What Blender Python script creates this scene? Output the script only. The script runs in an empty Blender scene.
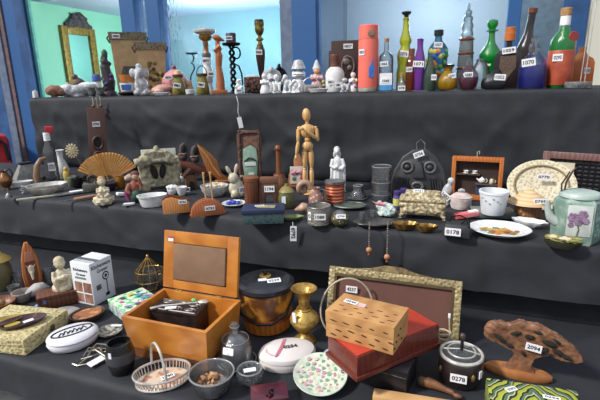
import bpy, bmesh, math, random
from mathutils import Vector, Matrix, noise
random.seed(7)
PI = math.pi
SC = bpy.context.scene
COL = SC.collection

# ------------------------------------------------------------------ camera
F = 450.0
PSI, TH, RHO = math.radians(20.9), math.radians(14.45), math.radians(1.43)
CAM = Vector((0, 0, 1.36))
FWD = Vector((-math.sin(PSI)*math.cos(TH), math.cos(PSI)*math.cos(TH), -math.sin(TH)))
R0 = Vector((math.cos(PSI), math.sin(PSI), 0))
U0 = R0.cross(FWD)
UP = U0*math.cos(RHO) + R0*math.sin(RHO)
RT = R0*math.cos(RHO) - U0*math.sin(RHO)
cd = bpy.data.cameras.new('camera'); cam = bpy.data.objects.new('camera', cd); COL.objects.link(cam)
cd.sensor_width = 36; cd.lens = F/600*36; cd.clip_start = .02
m = Matrix((RT, UP, -FWD)).transposed().to_4x4(); m.translation = CAM
cam.matrix_world = m
SC.camera = cam

def ray(px, py):
    return FWD + RT*((px-300)/F) - UP*((py-200)/F)
def on_z(px, py, z):
    d = ray(px, py); return CAM + d*((z-CAM.z)/d.z)
def on_y(px, py, Y):
    d = ray(px, py); return CAM + d*((Y-CAM.y)/d.y)
def proj(p):
    d = p-CAM; k = d.dot(FWD)
    return 300+F*d.dot(RT)/k, 200-F*d.dot(UP)/k, k

# ------------------------------------------------------------------ the stepped stall
ZB, ZM = .775, .99
YB0 = on_z(75, 376, ZB).y            # front edge, bottom tier
YM0 = on_z(300, 222, ZM).y           # front edge, middle tier
YM1 = on_z(310, 181, ZM).y           # back of the middle tier = front of the top tier
ZT = on_y(300, 93, YM1).z
YR = YM0+.05                         # recessed back of bottom tier
YT1 = YM1+.64                        # back of top tier
YF = YT1+.10                         # front of the building behind

# ------------------------------------------------------------------ materials
def lin(c):
    return tuple(((v/255)/12.92 if v/255 <= .04045 else ((v/255+.055)/1.055)**2.4) for v in c)+(1,)
MATS = {}
def mat(name, c, rough=.5, metal=0, c2=None, kind='noise', scale=30, bump=0, mix=(.35, .65), coat=0, spec=.5, stretch=None, trans=0, sss=0):
    if name in MATS: return MATS[name]
    M = bpy.data.materials.new(name); M.use_nodes = True; N = M.node_tree.nodes; Lk = M.node_tree.links
    b = N['Principled BSDF']
    b.inputs['Base Color'].default_value = lin(c); b.inputs['Roughness'].default_value = rough
    b.inputs['Metallic'].default_value = metal; b.inputs['Coat Weight'].default_value = coat
    b.inputs['Specular IOR Level'].default_value = spec
    tc = N.new('ShaderNodeTexCoord'); mp = N.new('ShaderNodeMapping'); Lk.new(tc.outputs['Object'], mp.inputs[0])
    if stretch: mp.inputs['Scale'].default_value = stretch
    if kind == 'wave':
        t = N.new('ShaderNodeTexWave'); t.inputs['Scale'].default_value = scale; t.inputs['Distortion'].default_value = 6
        t.inputs['Detail'].default_value = 3; out = t.outputs['Fac']
    elif kind == 'rings':
        t = N.new('ShaderNodeTexWave'); t.wave_type = 'RINGS'; t.inputs['Scale'].default_value = scale; t.inputs['Distortion'].default_value = 5; out = t.outputs['Fac']
    elif kind == 'bands':
        t = N.new('ShaderNodeTexWave'); t.inputs['Scale'].default_value = scale; t.inputs['Distortion'].default_value = .4; t.bands_direction = 'Z'; out = t.outputs['Fac']
    elif kind == 'voronoi':
        t = N.new('ShaderNodeTexVoronoi'); t.inputs['Scale'].default_value = scale; out = t.outputs['Distance']
    elif kind == 'checker':
        t = N.new('ShaderNodeTexChecker'); t.inputs['Scale'].default_value = scale; out = t.outputs['Fac']
    else:
        t = N.new('ShaderNodeTexNoise'); t.inputs['Scale'].default_value = scale; t.inputs['Detail'].default_value = 4; out = t.outputs['Fac']
    Lk.new(mp.outputs[0], t.inputs['Vector'])
    rp = N.new('ShaderNodeValToRGB'); e = rp.color_ramp.elements
    e[0].position, e[1].position = mix
    if c2 is None: c2 = tuple(min(255, v*.86) for v in c)
    if kind == 'wave': c2 = tuple(a+(b_-a)*.7 for a, b_ in zip(c, c2)); t.inputs['Scale'].default_value = scale*1.7; t.inputs['Detail'].default_value = 5; rp.color_ramp.elements[0].position, rp.color_ramp.elements[1].position = .1, .95
    e[0].color = lin(c); e[1].color = lin(c2)
    Lk.new(out, rp.inputs[0]); Lk.new(rp.outputs[0], b.inputs['Base Color'])
    if bump:
        bp = N.new('ShaderNodeBump'); bp.inputs['Strength'].default_value = bump; bp.inputs['Distance'].default_value = .004
        Lk.new(out, bp.inputs['Height']); Lk.new(bp.outputs[0], b.inputs['Normal'])
    MATS[name] = M; return M
def glass(name, c, clear=.62, rough=.06, dif=None, gloss=1.15, edge=2.0):
    """thin tinted glass: a tinted see-through layer, a little colour of its own, and a reflecting skin"""
    if name in MATS: return MATS[name]
    M = bpy.data.materials.new(name); M.use_nodes = True; N = M.node_tree.nodes; Lk = M.node_tree.links
    N.clear(); o = N.new('ShaderNodeOutputMaterial')
    tr = N.new('ShaderNodeBsdfTransparent'); tm = N.new('ShaderNodeMix'); tm.data_type = 'RGBA'
    tm.inputs[6].default_value = lin(c); tm.inputs[7].default_value = tuple(v**edge*(.75 if edge > 1 else .9) for v in lin(c)[:3])+(1,)
    lw = N.new('ShaderNodeLayerWeight'); lw.inputs['Blend'].default_value = .3; pw = N.new('ShaderNodeMath'); pw.operation = 'POWER'; pw.inputs[1].default_value = 2.2
    Lk.new(lw.outputs['Facing'], pw.inputs[0]); Lk.new(pw.outputs[0], tm.inputs[0]); Lk.new(tm.outputs[2], tr.inputs[0])
    di = N.new('ShaderNodeBsdfDiffuse'); di.inputs[0].default_value = lin(dif or c)
    tl = N.new('ShaderNodeBsdfTranslucent'); tl.inputs[0].default_value = lin(dif or c)
    nz = N.new('ShaderNodeTexNoise'); nz.inputs['Scale'].default_value = 40
    bp = N.new('ShaderNodeBump'); bp.inputs['Strength'].default_value = .3; bp.inputs['Distance'].default_value = .003
    Lk.new(nz.outputs['Fac'], bp.inputs['Height'])
    a = N.new('ShaderNodeMixShader'); a.inputs[0].default_value = .5
    Lk.new(di.outputs[0], a.inputs[1]); Lk.new(tl.outputs[0], a.inputs[2])
    b = N.new('ShaderNodeMixShader'); b.inputs[0].default_value = clear
    Lk.new(a.outputs[0], b.inputs[1]); Lk.new(tr.outputs[0], b.inputs[2])
    g = N.new('ShaderNodeBsdfGlossy'); g.inputs['Roughness'].default_value = rough; Lk.new(bp.outputs[0], g.inputs['Normal'])
    fr = N.new('ShaderNodeLayerWeight'); fr.inputs['Blend'].default_value = .4; Lk.new(bp.outputs[0], fr.inputs['Normal'])
    mu = N.new('ShaderNodeMath'); mu.operation = 'MULTIPLY'; mu.inputs[1].default_value = gloss; Lk.new(fr.outputs['Fresnel'], mu.inputs[0])
    x = N.new('ShaderNodeMixShader'); Lk.new(mu.outputs[0], x.inputs[0]); Lk.new(b.outputs[0], x.inputs[1]); Lk.new(g.outputs[0], x.inputs[2])
    Lk.new(x.outputs[0], o.inputs[0])
    MATS[name] = M; return M

# ------------------------------------------------------------------ geometry
class G:
    def __init__(s): s.bm = bmesh.new()
    def _new(s, fn):
        n = set(s.bm.verts); fn(); return [v for v in s.bm.verts if v not in n]
    def box(s, x, y, z, w, d, h, bev=0, rz=0, rx=0, ry=0, taper=1):
        """box standing on z, centred on x,y"""
        t = bmesh.new(); bmesh.ops.create_cube(t, size=1)
        for v in t.verts:
            k = taper if v.co.z > 0 else 1
            v.co = Vector((v.co.x*w*k, v.co.y*d*k, (v.co.z+.5)*h))
        if bev: bmesh.ops.bevel(t, geom=t.edges[:], offset=bev, segments=2, profile=.6, affect='EDGES')
        R = Matrix.Translation((x, y, z)) @ Matrix.Rotation(rz, 4, 'Z') @ Matrix.Rotation(rx, 4, 'X') @ Matrix.Rotation(ry, 4, 'Y')
        t.transform(R); s.merge(t); return s
    def merge(s, t):
        mp = {}
        for v in t.verts: mp[v] = s.bm.verts.new(v.co)
        for f in t.faces:
            try: s.bm.faces.new([mp[v] for v in f.verts])
            except ValueError: pass
        t.free()
    def sph(s, x, y, z, rx, ry=None, rz=None, sub=2, rot=None):
        ry = rx if ry is None else ry; rz = rx if rz is None else rz
        t = bmesh.new(); bmesh.ops.create_icosphere(t, subdivisions=sub, radius=1)
        R = Matrix.Translation((x, y, z))
        if rot: R = R @ Matrix.Rotation(rot[2], 4, 'Z') @ Matrix.Rotation(rot[0], 4, 'X') @ Matrix.Rotation(rot[1], 4, 'Y')
        t.transform(R @ Matrix.Diagonal((rx, ry, rz, 1))); s.merge(t); return s
    def lathe(s, prof, seg=28, x=0, y=0, sy=1, rot=0, wob=None):
        rings = []
        for (r, z) in prof:
            if r <= 1e-6: rings.append([s.bm.verts.new((x, y, z))])
            else:
                rg = []
                for k in range(seg):
                    a = 2*PI*k/seg+rot; q = r*(wob(a, z) if wob else 1)
                    rg.append(s.bm.verts.new((x+q*math.cos(a), y+q*sy*math.sin(a), z)))
                rings.append(rg)
        for A, B in zip(rings, rings[1:]):
            for k in range(seg):
                k2 = (k+1) % seg
                if len(A) == 1 and len(B) == 1: break
                if len(A) == 1: s.bm.faces.new((A[0], B[k2], B[k]))
                elif len(B) == 1: s.bm.faces.new((A[k], A[k2], B[0]))
                else: s.bm.faces.new((A[k], A[k2], B[k2], B[k]))
        if len(rings[0]) > 1: s.bm.faces.new(rings[0][::-1])
        if len(rings[-1]) > 1: s.bm.faces.new(rings[-1])
        return s
    def prism(s, pts, d, y=0, plane='xz', z=0, bev=0):
        """outline extruded to thickness d"""
        t = bmesh.new()
        if plane == 'xz': vs = [t.verts.new((p[0], y+d/2, p[1])) for p in pts]; e = Vector((0, -d, 0))
        else: vs = [t.verts.new((p[0], p[1], z)) for p in pts]; e = Vector((0, 0, d))
        f = t.faces.new(vs)
        r = bmesh.ops.extrude_face_region(t, geom=[f])
        for v in [q for q in r['geom'] if isinstance(q, bmesh.types.BMVert)]: v.co += e
        bmesh.ops.recalc_face_normals(t, faces=t.faces[:])
        if bev:
            ed = [q for q in t.edges if abs(q.verts[0].co.y-q.verts[1].co.y) < 1e-5] if plane == 'xz' else [q for q in t.edges if abs(q.verts[0].co.z-q.verts[1].co.z) < 1e-5]
            bmesh.ops.bevel(t, geom=ed, offset=bev, segments=2, profile=.5, affect='EDGES')
        s.merge(t); return s
    def tube(s, pts, r, seg=8, closed=False):
        P = [Vector(p) for p in pts]; n = len(P); rr = r if isinstance(r, (list, tuple)) else [r]*n
        rings = []; nrm = None
        for i in range(n):
            if closed: tg = P[(i+1) % n]-P[i-1]
            else: tg = P[min(i+1, n-1)]-P[max(i-1, 0)]
            if tg.length < 1e-9: tg = Vector((0, 0, 1))
            tg.normalize()
            if nrm is None: nrm = tg.orthogonal().normalized()
            nrm = nrm-tg*nrm.dot(tg)
            nrm = tg.orthogonal().normalized() if nrm.length < 1e-6 else nrm.normalized()
            bn = tg.cross(nrm)
            rings.append([s.bm.verts.new(P[i]+(nrm*math.cos(2*PI*k/seg)+bn*math.sin(2*PI*k/seg))*rr[i]) for k in range(seg)])
        pr = list(zip(rings, rings[1:])) + ([(rings[-1], rings[0])] if closed else [])
        for A, B in pr:
            for k in range(seg): s.bm.faces.new((A[k], A[(k+1) % seg], B[(k+1) % seg], B[k]))
        if not closed: s.bm.faces.new(rings[0][::-1]); s.bm.faces.new(rings[-1])
        return s
    def rot(s, rx=0, ry=0, rz=0, about=(0, 0, 0)):
        T = Matrix.Translation(about)
        s.bm.transform(T @ Matrix.Rotation(rz, 4, 'Z') @ Matrix.Rotation(ry, 4, 'Y') @ Matrix.Rotation(rx, 4, 'X') @ T.inverted()); return s
    def move(s, x=0, y=0, z=0): s.bm.transform(Matrix.Translation((x, y, z))); return s
    def rough(s, a, f=.2, seed=0):
        for v in s.bm.verts: v.co += noise.noise_vector(v.co*f+Vector((seed*7.1, seed*3.3, 0)))*a
        return s
    def fuse(s, vox=.8, smooth=3):
        """melt overlapping lumps into one continuous surface"""
        me = bpy.data.meshes.new('tmp'); bmesh.ops.recalc_face_normals(s.bm, faces=s.bm.faces[:]); s.bm.to_mesh(me); s.bm.free()
        o = bpy.data.objects.new('tmp', me); COL.objects.link(o)
        q = o.modifiers.new('r', 'REMESH'); q.mode = 'VOXEL'; q.voxel_size = vox
        q = o.modifiers.new('s', 'SMOOTH'); q.factor = .5; q.iterations = smooth
        dg = bpy.context.evaluated_depsgraph_get()
        me2 = bpy.data.meshes.new_from_object(o.evaluated_get(dg))
        s.bm = bmesh.new(); s.bm.from_mesh(me2)
        bpy.data.objects.remove(o); bpy.data.meshes.remove(me); bpy.data.meshes.remove(me2); return s
def arc(cx, cz, r, a0, a1, n=16, rz=None):
    rz = rz or r
    return [(cx+r*math.cos(math.radians(a0+(a1-a0)*k/n)), cz+rz*math.sin(math.radians(a0+(a1-a0)*k/n))) for k in range(n+1)]
def arc3(cx, cz, r, a0, a1, n=16, rz=None, y=0):
    return [(p[0], y, p[1]) for p in arc(cx, cz, r, a0, a1, n, rz)]

def finish(name, bm, material, smooth=True, ang=.7):
    me = bpy.data.meshes.new(name)
    bmesh.ops.recalc_face_normals(bm, faces=bm.faces[:])
    bm.to_mesh(me); bm.free()
    if smooth: me.shade_smooth(); me.set_sharp_from_angle(angle=ang)
    me.materials.append(material)
    o = bpy.data.objects.new(name, me); COL.objects.link(o); return o

# ------------------------------------------------------------------ spots and things: local x right, y away, z up, in pixels of the spot's own distance
class Spot:
    def __init__(s, loc):
        s.loc = Vector(loc); s.x0, s.y0, s.k = proj(s.loc); s.s = s.k/F
        _, yy, _ = proj(s.loc+Vector((0, 0, s.s*25))); s.v = s.s*25/(s.y0-yy)
        d = s.loc-CAM; s.az = math.atan2(-d.x, d.y)
        s.se = -d.z/d.length
    def z(s, ypx, yl=0):
        q = (200-ypx)/F; d = s.loc-CAM      # height above the spot that shows at pixel row ypx
        return (d.dot(UP)-q*d.dot(FWD))/(q*FWD.z-UP.z)/s.v - yl*s.se
def at(x, yb, tier, r=0):
    z = {'B': ZB, 'M': ZM}.get(tier, tier)
    d = on_z(x, yb, z)-CAM
    return Spot(on_z(x, yb-r*(-d.z/d.length), z))
def atT(x, dy):
    for _ in range(1): p = on_y(x, 90, YM1+dy); p.z = ZT
    return Spot(p)
CUR = None
def thing(name, label, cat, spot, rz=0, group=None):
    global CUR
    o = bpy.data.objects.new(name, None); COL.objects.link(o); o.empty_display_size = .02
    o.location = spot.loc; o.rotation_euler = (0, 0, spot.az+math.radians(rz))
    o['label'] = label; o['category'] = cat
    if group: o['group'] = group
    CUR = (spot, o); return o
def scale(bm):
    sp = CUR[0]; bm.transform(Matrix.Diagonal((sp.s, sp.s, sp.v, 1)))
def part(name, g, material, parent=None, label=None, ang=.7, stuff=False):
    scale(g.bm); o = finish(name, g.bm, material, ang=ang); o.parent = parent or CUR[1]
    if label: o['label'] = label
    if stuff: o['kind'] = 'stuff'
    return o
def solo(name, label, cat, spot, g, material, rz=0, group=None, ang=.7):
    global CUR
    CUR = (spot, None); scale(g.bm); o = finish(name, g.bm, material, ang=ang)
    o.location = spot.loc; o.rotation_euler = (0, 0, spot.az+math.radians(rz))
    o['label'] = label; o['category'] = cat
    if group: o['group'] = group
    CUR = (spot, o); return o
TXT = {}
def text_bm(s):
    if s not in TXT:
        c = bpy.data.curves.new('t', 'FONT'); c.body = s; c.align_x = 'CENTER'; c.align_y = 'CENTER'; c.resolution_u = 2; c.extrude = .01; c.offset = .03
        o = bpy.data.objects.new('t', c); COL.objects.link(o)
        dg = bpy.context.evaluated_depsgraph_get(); TXT[s] = bpy.data.meshes.new_from_object(o.evaluated_get(dg))
        bpy.data.objects.remove(o)
    b = bmesh.new(); b.from_mesh(TXT[s]); return b
def text_g(s, w, h):
    g = G(); g.bm.free(); g.bm = text_bm(s)
    xs = [v.co.x for v in g.bm.verts]; ys = [v.co.y for v in g.bm.verts]
    cx, cy = (min(xs)+max(xs))/2, (min(ys)+max(ys))/2
    kx, ky = w/(max(xs)-min(xs)), h/(max(ys)-min(ys))
    for v in g.bm.verts: v.co = Vector(((v.co.x-cx)*kx, -.3-v.co.z*3, (v.co.y-cy)*ky))
    return g
PAPER = mat('paper_tag', (236, 236, 238), .7, c2=(226, 226, 230)); INK = mat('ink', (28, 28, 32), .6)
def tag(x, z, y, text, w=9, h=5, ry=0, rx=0, rz=0, parent=None):
    """a numbered paper tag stuck to the thing, facing the viewer"""
    def place(g):
        return g.rot(rx=math.radians(rx)).rot(ry=math.radians(ry)).rot(rz=math.radians(rz)).move(x, y, z)
    par = parent or CUR[1]
    t = part('price_tag', place(G().box(0, 0, -h/2, w, .5, h)), PAPER, par, label='white price tag')
    n = part('tag_number', place(text_g(text, w*.8, h*.56)), INK, t)
    return t
def rim(r, z, sy=1, t=.55, x=0, y=0, parent=None, n=36):
    return part('rim_highlight', G().tube([(x+r*math.cos(2*PI*k/n), y+r*sy*math.sin(2*PI*k/n), z) for k in range(n)], t, 6, True), glass_highlight, parent)  # pale ring paints the bright highlight along a glass rim
def flat_tag(x, y, z, text, w=9, h=5, rz=0, parent=None, rx=-90):
    return tag(x, z, y, text, w, h, rx=rx, rz=rz, parent=parent)
def struct(name, bm, material, smooth=False, parent=None):
    o = finish(name, bm, material, smooth)
    if parent: o.parent = parent
    else: o['kind'] = 'structure'
    return o
def wbox(x0, x1, y0, y1, z0, z1, bev=0):
    g = G().box((x0+x1)/2, (y0+y1)/2, z0, abs(x1-x0), abs(y1-y0), z1-z0, bev); return g.bm

# common materials
black_fabric = mat('black_cloth', (46, 48, 54), .7, c2=(38, 40, 45), scale=16, bump=.35, spec=.35)
white_cer = mat('white_ceramic', (226, 227, 226), .3, c2=(205, 207, 208), scale=60)
grey_white = mat('grey_white_ceramic', (196, 198, 200), .4, c2=(150, 152, 156), scale=90)
ivory = mat('ivory_plaster', (214, 205, 180), .6, c2=(170, 158, 130), scale=80, bump=.2)
dark_wood = mat('dark_wood', (74, 47, 35), .5, c2=(48, 29, 22), kind='wave', scale=30, stretch=(1, 1, .2))
mid_wood = mat('mid_wood', (128, 78, 46), .45, c2=(96, 54, 30), kind='wave', scale=30, stretch=(1, 1, .2))
orange_wood = mat('orange_wood', (184, 116, 52), .4, c2=(158, 92, 36), kind='wave', scale=26, stretch=(.25, 1, 1))
pale_wood = mat('pale_wood', (205, 165, 110), .5, c2=(186, 142, 88), kind='wave', scale=30, stretch=(1, 1, .2))
black_iron = mat('black_iron', (34, 33, 36), .45, .6, c2=(24, 24, 26))
silver = mat('silver', (216, 213, 206), .32, .45, c2=(178, 174, 166), scale=50)
pewter = mat('pewter', (140, 140, 140), .4, .5, c2=(84, 84, 86), scale=60)
brass = mat('brass', (196, 158, 84), .32, .6, c2=(140, 106, 50), scale=70)
clear_g = glass('clear_glass', (248, 250, 251), .91, .1, dif=(214, 220, 224), gloss=1.5, edge=.9)
glass_highlight = glass('glass_highlight', (240, 244, 246), .45, .08, dif=(226, 230, 232), gloss=1.5, edge=.9)  # whiter glass, highlights put into the colour
black_pl = mat('black_plastic', (26, 26, 29), .4)
cork = mat('cork', (186, 148, 100), .8, c2=(150, 112, 70), scale=120)
# ================================================================== SETTING
w = bpy.data.worlds.new('daylight'); SC.world = w; w.use_nodes = True
wn = w.node_tree.nodes; wl = w.node_tree.links; bg = wn['Background']; bg.inputs[1].default_value = .86
tc = wn.new('ShaderNodeTexCoord'); nz = wn.new('ShaderNodeTexNoise'); nz.inputs['Scale'].default_value = 2.2; nz.inputs['Detail'].default_value = 5
rp = wn.new('ShaderNodeValToRGB'); rp.color_ramp.elements[0].color = (.42, .60, .92, 1); rp.color_ramp.elements[1].color = (1.25, 1.22, 1.18, 1)
rp.color_ramp.elements[0].position = .38; rp.color_ramp.elements[1].position = .62
sx = wn.new('ShaderNodeSeparateXYZ'); gr = wn.new('ShaderNodeValToRGB'); gr.color_ramp.elements[0].position = .0; gr.color_ramp.elements[1].position = .12
gr.color_ramp.elements[0].color = (0, 0, 0, 1); mx = wn.new('ShaderNodeMix'); mx.data_type = 'RGBA'; mx.inputs[6].default_value = (.16, .155, .15, 1)
wl.new(tc.outputs['Generated'], nz.inputs['Vector']); wl.new(nz.outputs['Fac'], rp.inputs[0]); wl.new(tc.outputs['Generated'], sx.inputs[0]); wl.new(sx.outputs['Z'], gr.inputs[0])
wl.new(gr.outputs[0], mx.inputs[0]); wl.new(rp.outputs[0], mx.inputs[7]); wl.new(mx.outputs[2], bg.inputs[0])
def lamp(name, kind, loc, direction, power, size=1, color=(1, 1, 1)):
    l = bpy.data.lights.new(name, kind); l.energy = power; l.color = color
    if kind == 'SUN': l.angle = size
    elif kind == 'POINT': l.shadow_soft_size = size
    else: l.size = size
    o = bpy.data.objects.new(name, l); COL.objects.link(o); o.location = loc
    o.rotation_euler = Vector(direction).to_track_quat('-Z', 'Y').to_euler(); return o
lamp('sun', 'SUN', (-2, -3, 5), (.62, .62, -.78), 3.9, math.radians(7), (1, .96, .90))
SC.view_settings.view_transform = 'Standard'; SC.view_settings.look = 'None'
SC.view_settings.gamma = 1; SC.view_settings.use_curve_mapping = False; SC.view_settings.exposure = 0

blue_paint = mat('blue_paint', (40, 92, 148), .55, c2=(30, 76, 128), kind='wave', scale=14, stretch=(3, 1, .15), mix=(.2, .9))
blue_dark = mat('blue_paint_dark', (40, 86, 138), .6, c2=(28, 66, 112), scale=12)
grey_paint = mat('grey_weathered_paint', (104, 116, 138), .7, c2=(84, 100, 124), scale=24)
brown_board = mat('bare_board', (112, 92, 92), .8, c2=(88, 76, 84), scale=30)
mint = mat('mint_wall', (140, 208, 178), .9, c2=(132, 202, 172), scale=3)
teal = mat('teal_wall', (138, 182, 182), .9, c2=(132, 176, 178), scale=3)
pale_wall = mat('pale_grey_wall', (190, 192, 192), .9, c2=(180, 184, 186), scale=2)
reflection_slate = mat('reflection_slate', (98, 106, 114), .9, c2=(84, 92, 102), scale=3)  # colour of a dark reflection in the pane
cream = mat('cream_wall', (206, 204, 190), .9, c2=(196, 196, 182), scale=3)
ceil_m = mat('ceiling_white', (196, 214, 232), .9, c2=(188, 208, 228), scale=3)
ground_m = mat('paving', (140, 140, 138), .9, c2=(122, 122, 122), scale=20)
pane_m = glass('window_glass', (226, 238, 246), .93, .02, dif=(190, 210, 225), gloss=.9)

def fx(px, py=45): return on_y(px, py, YF).x
struct('floor', wbox(-5, 3, -2, YF, -.05, 0), ground_m)
X0 = fx(36.6)
d = ray(140, 20); kq = X0/d.x; YB = kq*d.y; ZC = CAM.z+kq*d.z
struct('wall_left', wbox(X0-.1, X0, YF-.002, YB, 0, ZC), mint)
XM = fx(309)*YB/YF
struct('wall_back', wbox(X0-.1, XM+.3, YB, YB+.1, 0, ZC), teal)
YP = YF+.75
struct('wall_inner', wbox(on_y(296, 45, YP).x, 2.2, YP, YP+.08, 0, ZC), pale_wall)
p = on_y(347, 40, YP).x
struct('reflection_slab', wbox(on_y(300, 40, YP).x, p, YP-.10, YP-.002, 0, ZC), reflection_slate)  # slab standing in for a dark reflection in the window pane
struct('ceiling', wbox(X0-.1, 2.2, YF+.08, YB+.1, ZC, ZC+.08), ceil_m)
lamp('room_fill', 'POINT', (X0+.95, YF+.5, ZC-.3), (0, 0, -1), 20, .12)  # added unseen fill light that brightens the mint room
lamp('shop_fill', 'POINT', (fx(230), YF+.55, ZC-.32), (0, 0, -1), 18, .12)  # added fill without a visible bulb, lifts teal wall and ceiling
lamp('panel_fill', 'POINT', (fx(538), YF+.13, 2.3), (0, 0, -1), 7, .05)  # added light, only brightens the pale green panel
lamp('back_shop_fill', 'POINT', (fx(430), YF+.3, ZC-.2), (0, 0, -1), 13, .12)  # unseen fill added to brighten what the right panes show
ZTOP = 2.6
ti = [0]
def post(px0, px1, material, yo=0, dep=.09, y=40):
    ti[0] += 1
    struct('trim_%d' % ti[0], wbox(fx(px0, y), fx(px1, y), YF-dep/2+yo, YF+dep/2+yo, 0, ZTOP, .004), material)
post(128, 142, blue_paint); post(153, 166, blue_paint)
post(283, 296, grey_paint, .01); post(295, 319, blue_paint)
post(505, 518, blue_paint); post(560, 583, blue_dark)
post(33.9, 36.8, mat('jamb_teal', (96, 176, 168), .6), -.012, .02)
def window(n, a, b):
    xa, xb = fx(a), fx(b)
    o = bpy.data.objects.new('window_%d' % n, None); COL.objects.link(o); o.location = ((xa+xb)/2, YF, 0); o['kind'] = 'structure'
    def ch(name, bm, m_):
        bm.transform(Matrix.Translation((-(xa+xb)/2, -YF, 0))); q = finish(name, bm, m_, False); q.parent = o
    ch('pane', wbox(xa, xb, YF-.003, YF+.003, 1.28, ZTOP), pane_m)
    g = G().box((xa+xb)/2, YF, 1.2, xb-xa, .04, .08, .003)
    g.box((xa+xb)/2, YF, ZTOP, xb-xa, .04, .06, .003)
    ch('window_frame', g.bm, blue_dark)
window(1, 142, 153); window(2, 166, 284); window(3, 319, 505); window(4, 518, 560)
struct('wall_right', wbox(fx(583), 2.2, YF-.03, YF+.06, 0, ZTOP), cream)
struct('wall_inner_right', wbox(on_y(516, 45, YF+.2).x, 1.6, YF+.2, YF+.26, 0, ZC), mat('pale_green_panel', (226, 234, 226), .9))
struct('wall_below', wbox(X0-.05, 2.2, YF-.04, YF+.04, 0, 1.26), blue_dark)
# gilt mirror on the mint wall
def on_x(px, py, X):
    d = ray(px, py); return CAM + d*(X/d.x)
a, b = on_x(58, 25, X0), on_x(92.5, 32.5, X0); zt = a.z; my = (a.y+b.y)/2; mw = abs(b.y-a.y); mh = .62
def mloc(g): g.bm.transform(Matrix.Rotation(PI/2, 4, 'Z')); return g.bm
mo = bpy.data.objects.new('wall_mirror', None); COL.objects.link(mo); mo.location = (X0+.012, my, zt-mh); mo['label'] = 'gilt framed wall mirror with a dark carved crest on the mint green wall'; mo['category'] = 'mirror'
def mch(n, g, m_): g.bm.transform(Matrix.Diagonal((-1, 1, 1, 1))); o = finish(n, mloc(g), m_); o.parent = mo
gl_m = mat('mirror_gilt', (140, 120, 46), .45, .3, c2=(104, 86, 30), scale=50, bump=.5)
fw = .055
g = G().box(-mw/2+fw/2, 0, 0, fw, .03, mh, .006).box(mw/2-fw/2, 0, 0, fw, .03, mh, .006).box(0, 0, mh-fw, mw-2*fw, .03, fw, .004).box(0, 0, 0, mw-2*fw, .03, fw, .004)
mch('frame', g, gl_m)
mch('mirror_glass', G().box(0, .004, fw, mw-2*fw, .008, mh-2*fw), mat('mirror_mint', (190, 226, 210), .04, 1, c2=(186, 222, 206)))  # mint reflection tinted into the mirror colour
g = G().prism([(-.13, mh-.01), (.11, mh-.01), (.11, mh+.02), (.06, mh+.05), (.02, mh+.09), (-.04, mh+.11), (-.08, mh+.08), (-.1, mh+.04), (-.13, mh+.02)], .024); random.seed(4)
for i in range(40):
    u = random.uniform(-1, 1); g.sph(u*.11-.02, -.008, mh+random.uniform(0, 1)*.12*(1-abs(u)**1.6), .018, .018, .016, 1)
mch('crest', g.fuse(.006, 1), mat('crest_dark', (62, 58, 60), .6, c2=(42, 38, 42), scale=60))
# blue plank door on the left
do = bpy.data.objects.new('door_1', None); COL.objects.link(do); do['kind'] = 'structure'; do.location = (fx(10), YF-.02, 0)
rx = [(-75, -48), (-48, -22), (-22, 4)]
def dch(name, a, b, m_, y0, y1):
    bm = wbox(fx(a), fx(b), y0, y1, .02, ZTOP, .003); bm.transform(Matrix.Translation((-fx(10), -YF+.02, 0))); q = finish(name, bm, m_, False); q.parent = do
for i, (a, b) in enumerate(rx): dch('plank', a, b, blue_paint if i % 2 else blue_dark, YF-.05, YF-.01)
dch('stile', 4, 11, grey_paint, YF-.07, YF-.005); dch('weather_strip', 11, 15, brown_board, YF-.06, YF-.005)
dch('plank', 15, 26, blue_paint, YF-.05, YF-.01); dch('stile', 26, 34.2, blue_dark, YF-.055, YF-.005)

# ---- tablecloths
def cloth(name, label, prof, xa, xb, step=.014, flat=.0012, wrinkle=.013, seed=0, round_=.012):
    """prof: (y, z, drape 0..1); a sheet swept along the table"""
    P = []
    for (a, b) in zip(prof, prof[1:]):
        L = math.hypot(b[0]-a[0], b[1]-a[1]); n = max(1, int(L/step))
        for k in range(n): t = k/n; P.append(tuple(a[i]+(b[i]-a[i])*t for i in range(3)))
    P.append(prof[-1])
    nx = int((xb-xa)/step); bm = bmesh.new(); rows = []
    for i in range(nx+1):
        x = xa+(xb-xa)*i/nx; row = []
        for (y, z, dr) in P:
            q = Vector((x*3.2, y*6+seed, z*5))
            n1 = noise.noise(q)+.4*noise.noise(q*2.3)
            sl = x*.75+z*1.1; s2 = x*.9-z*1.3      # two families of slanting creases
            c1 = (1-abs(noise.noise(Vector((sl*5, (z-x)*1.6, seed)))))**7
            c2 = (1-abs(noise.noise(Vector((s2*4, (z+x)*1.4, seed+9)))))**7
            c3 = (1-abs(noise.noise(Vector((x*8, z*1.8, seed+4)))))**6
            dy = -(n1*1.1+.75*c1+.65*c2+.5*c3-.5)*wrinkle*dr; dz = ((noise.noise(q*1.7)+.8*(c1+c2)-.8)*flat)*(1-dr)
            if dr < .5: dz -= .0014
            row.append(bm.verts.new((x, y+dy, z+dz+noise.noise(Vector((x*2.5, seed, 0)))*.004*(1 if 0 < dr < 1 else 0))))
        rows.append(row)
    for A, B in zip(rows, rows[1:]):
        for k in range(len(P)-1): bm.faces.new((A[k], A[k+1], B[k+1], B[k]))
    o = finish(name, bm, black_fabric, ang=3); o['label'] = label; o['category'] = 'tablecloth'
    return o
XL = on_y(29, 97, YM1).x
hemM = on_y(500, 293, YM0).z; hemB = on_y(10, 391, YB0).z
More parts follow.
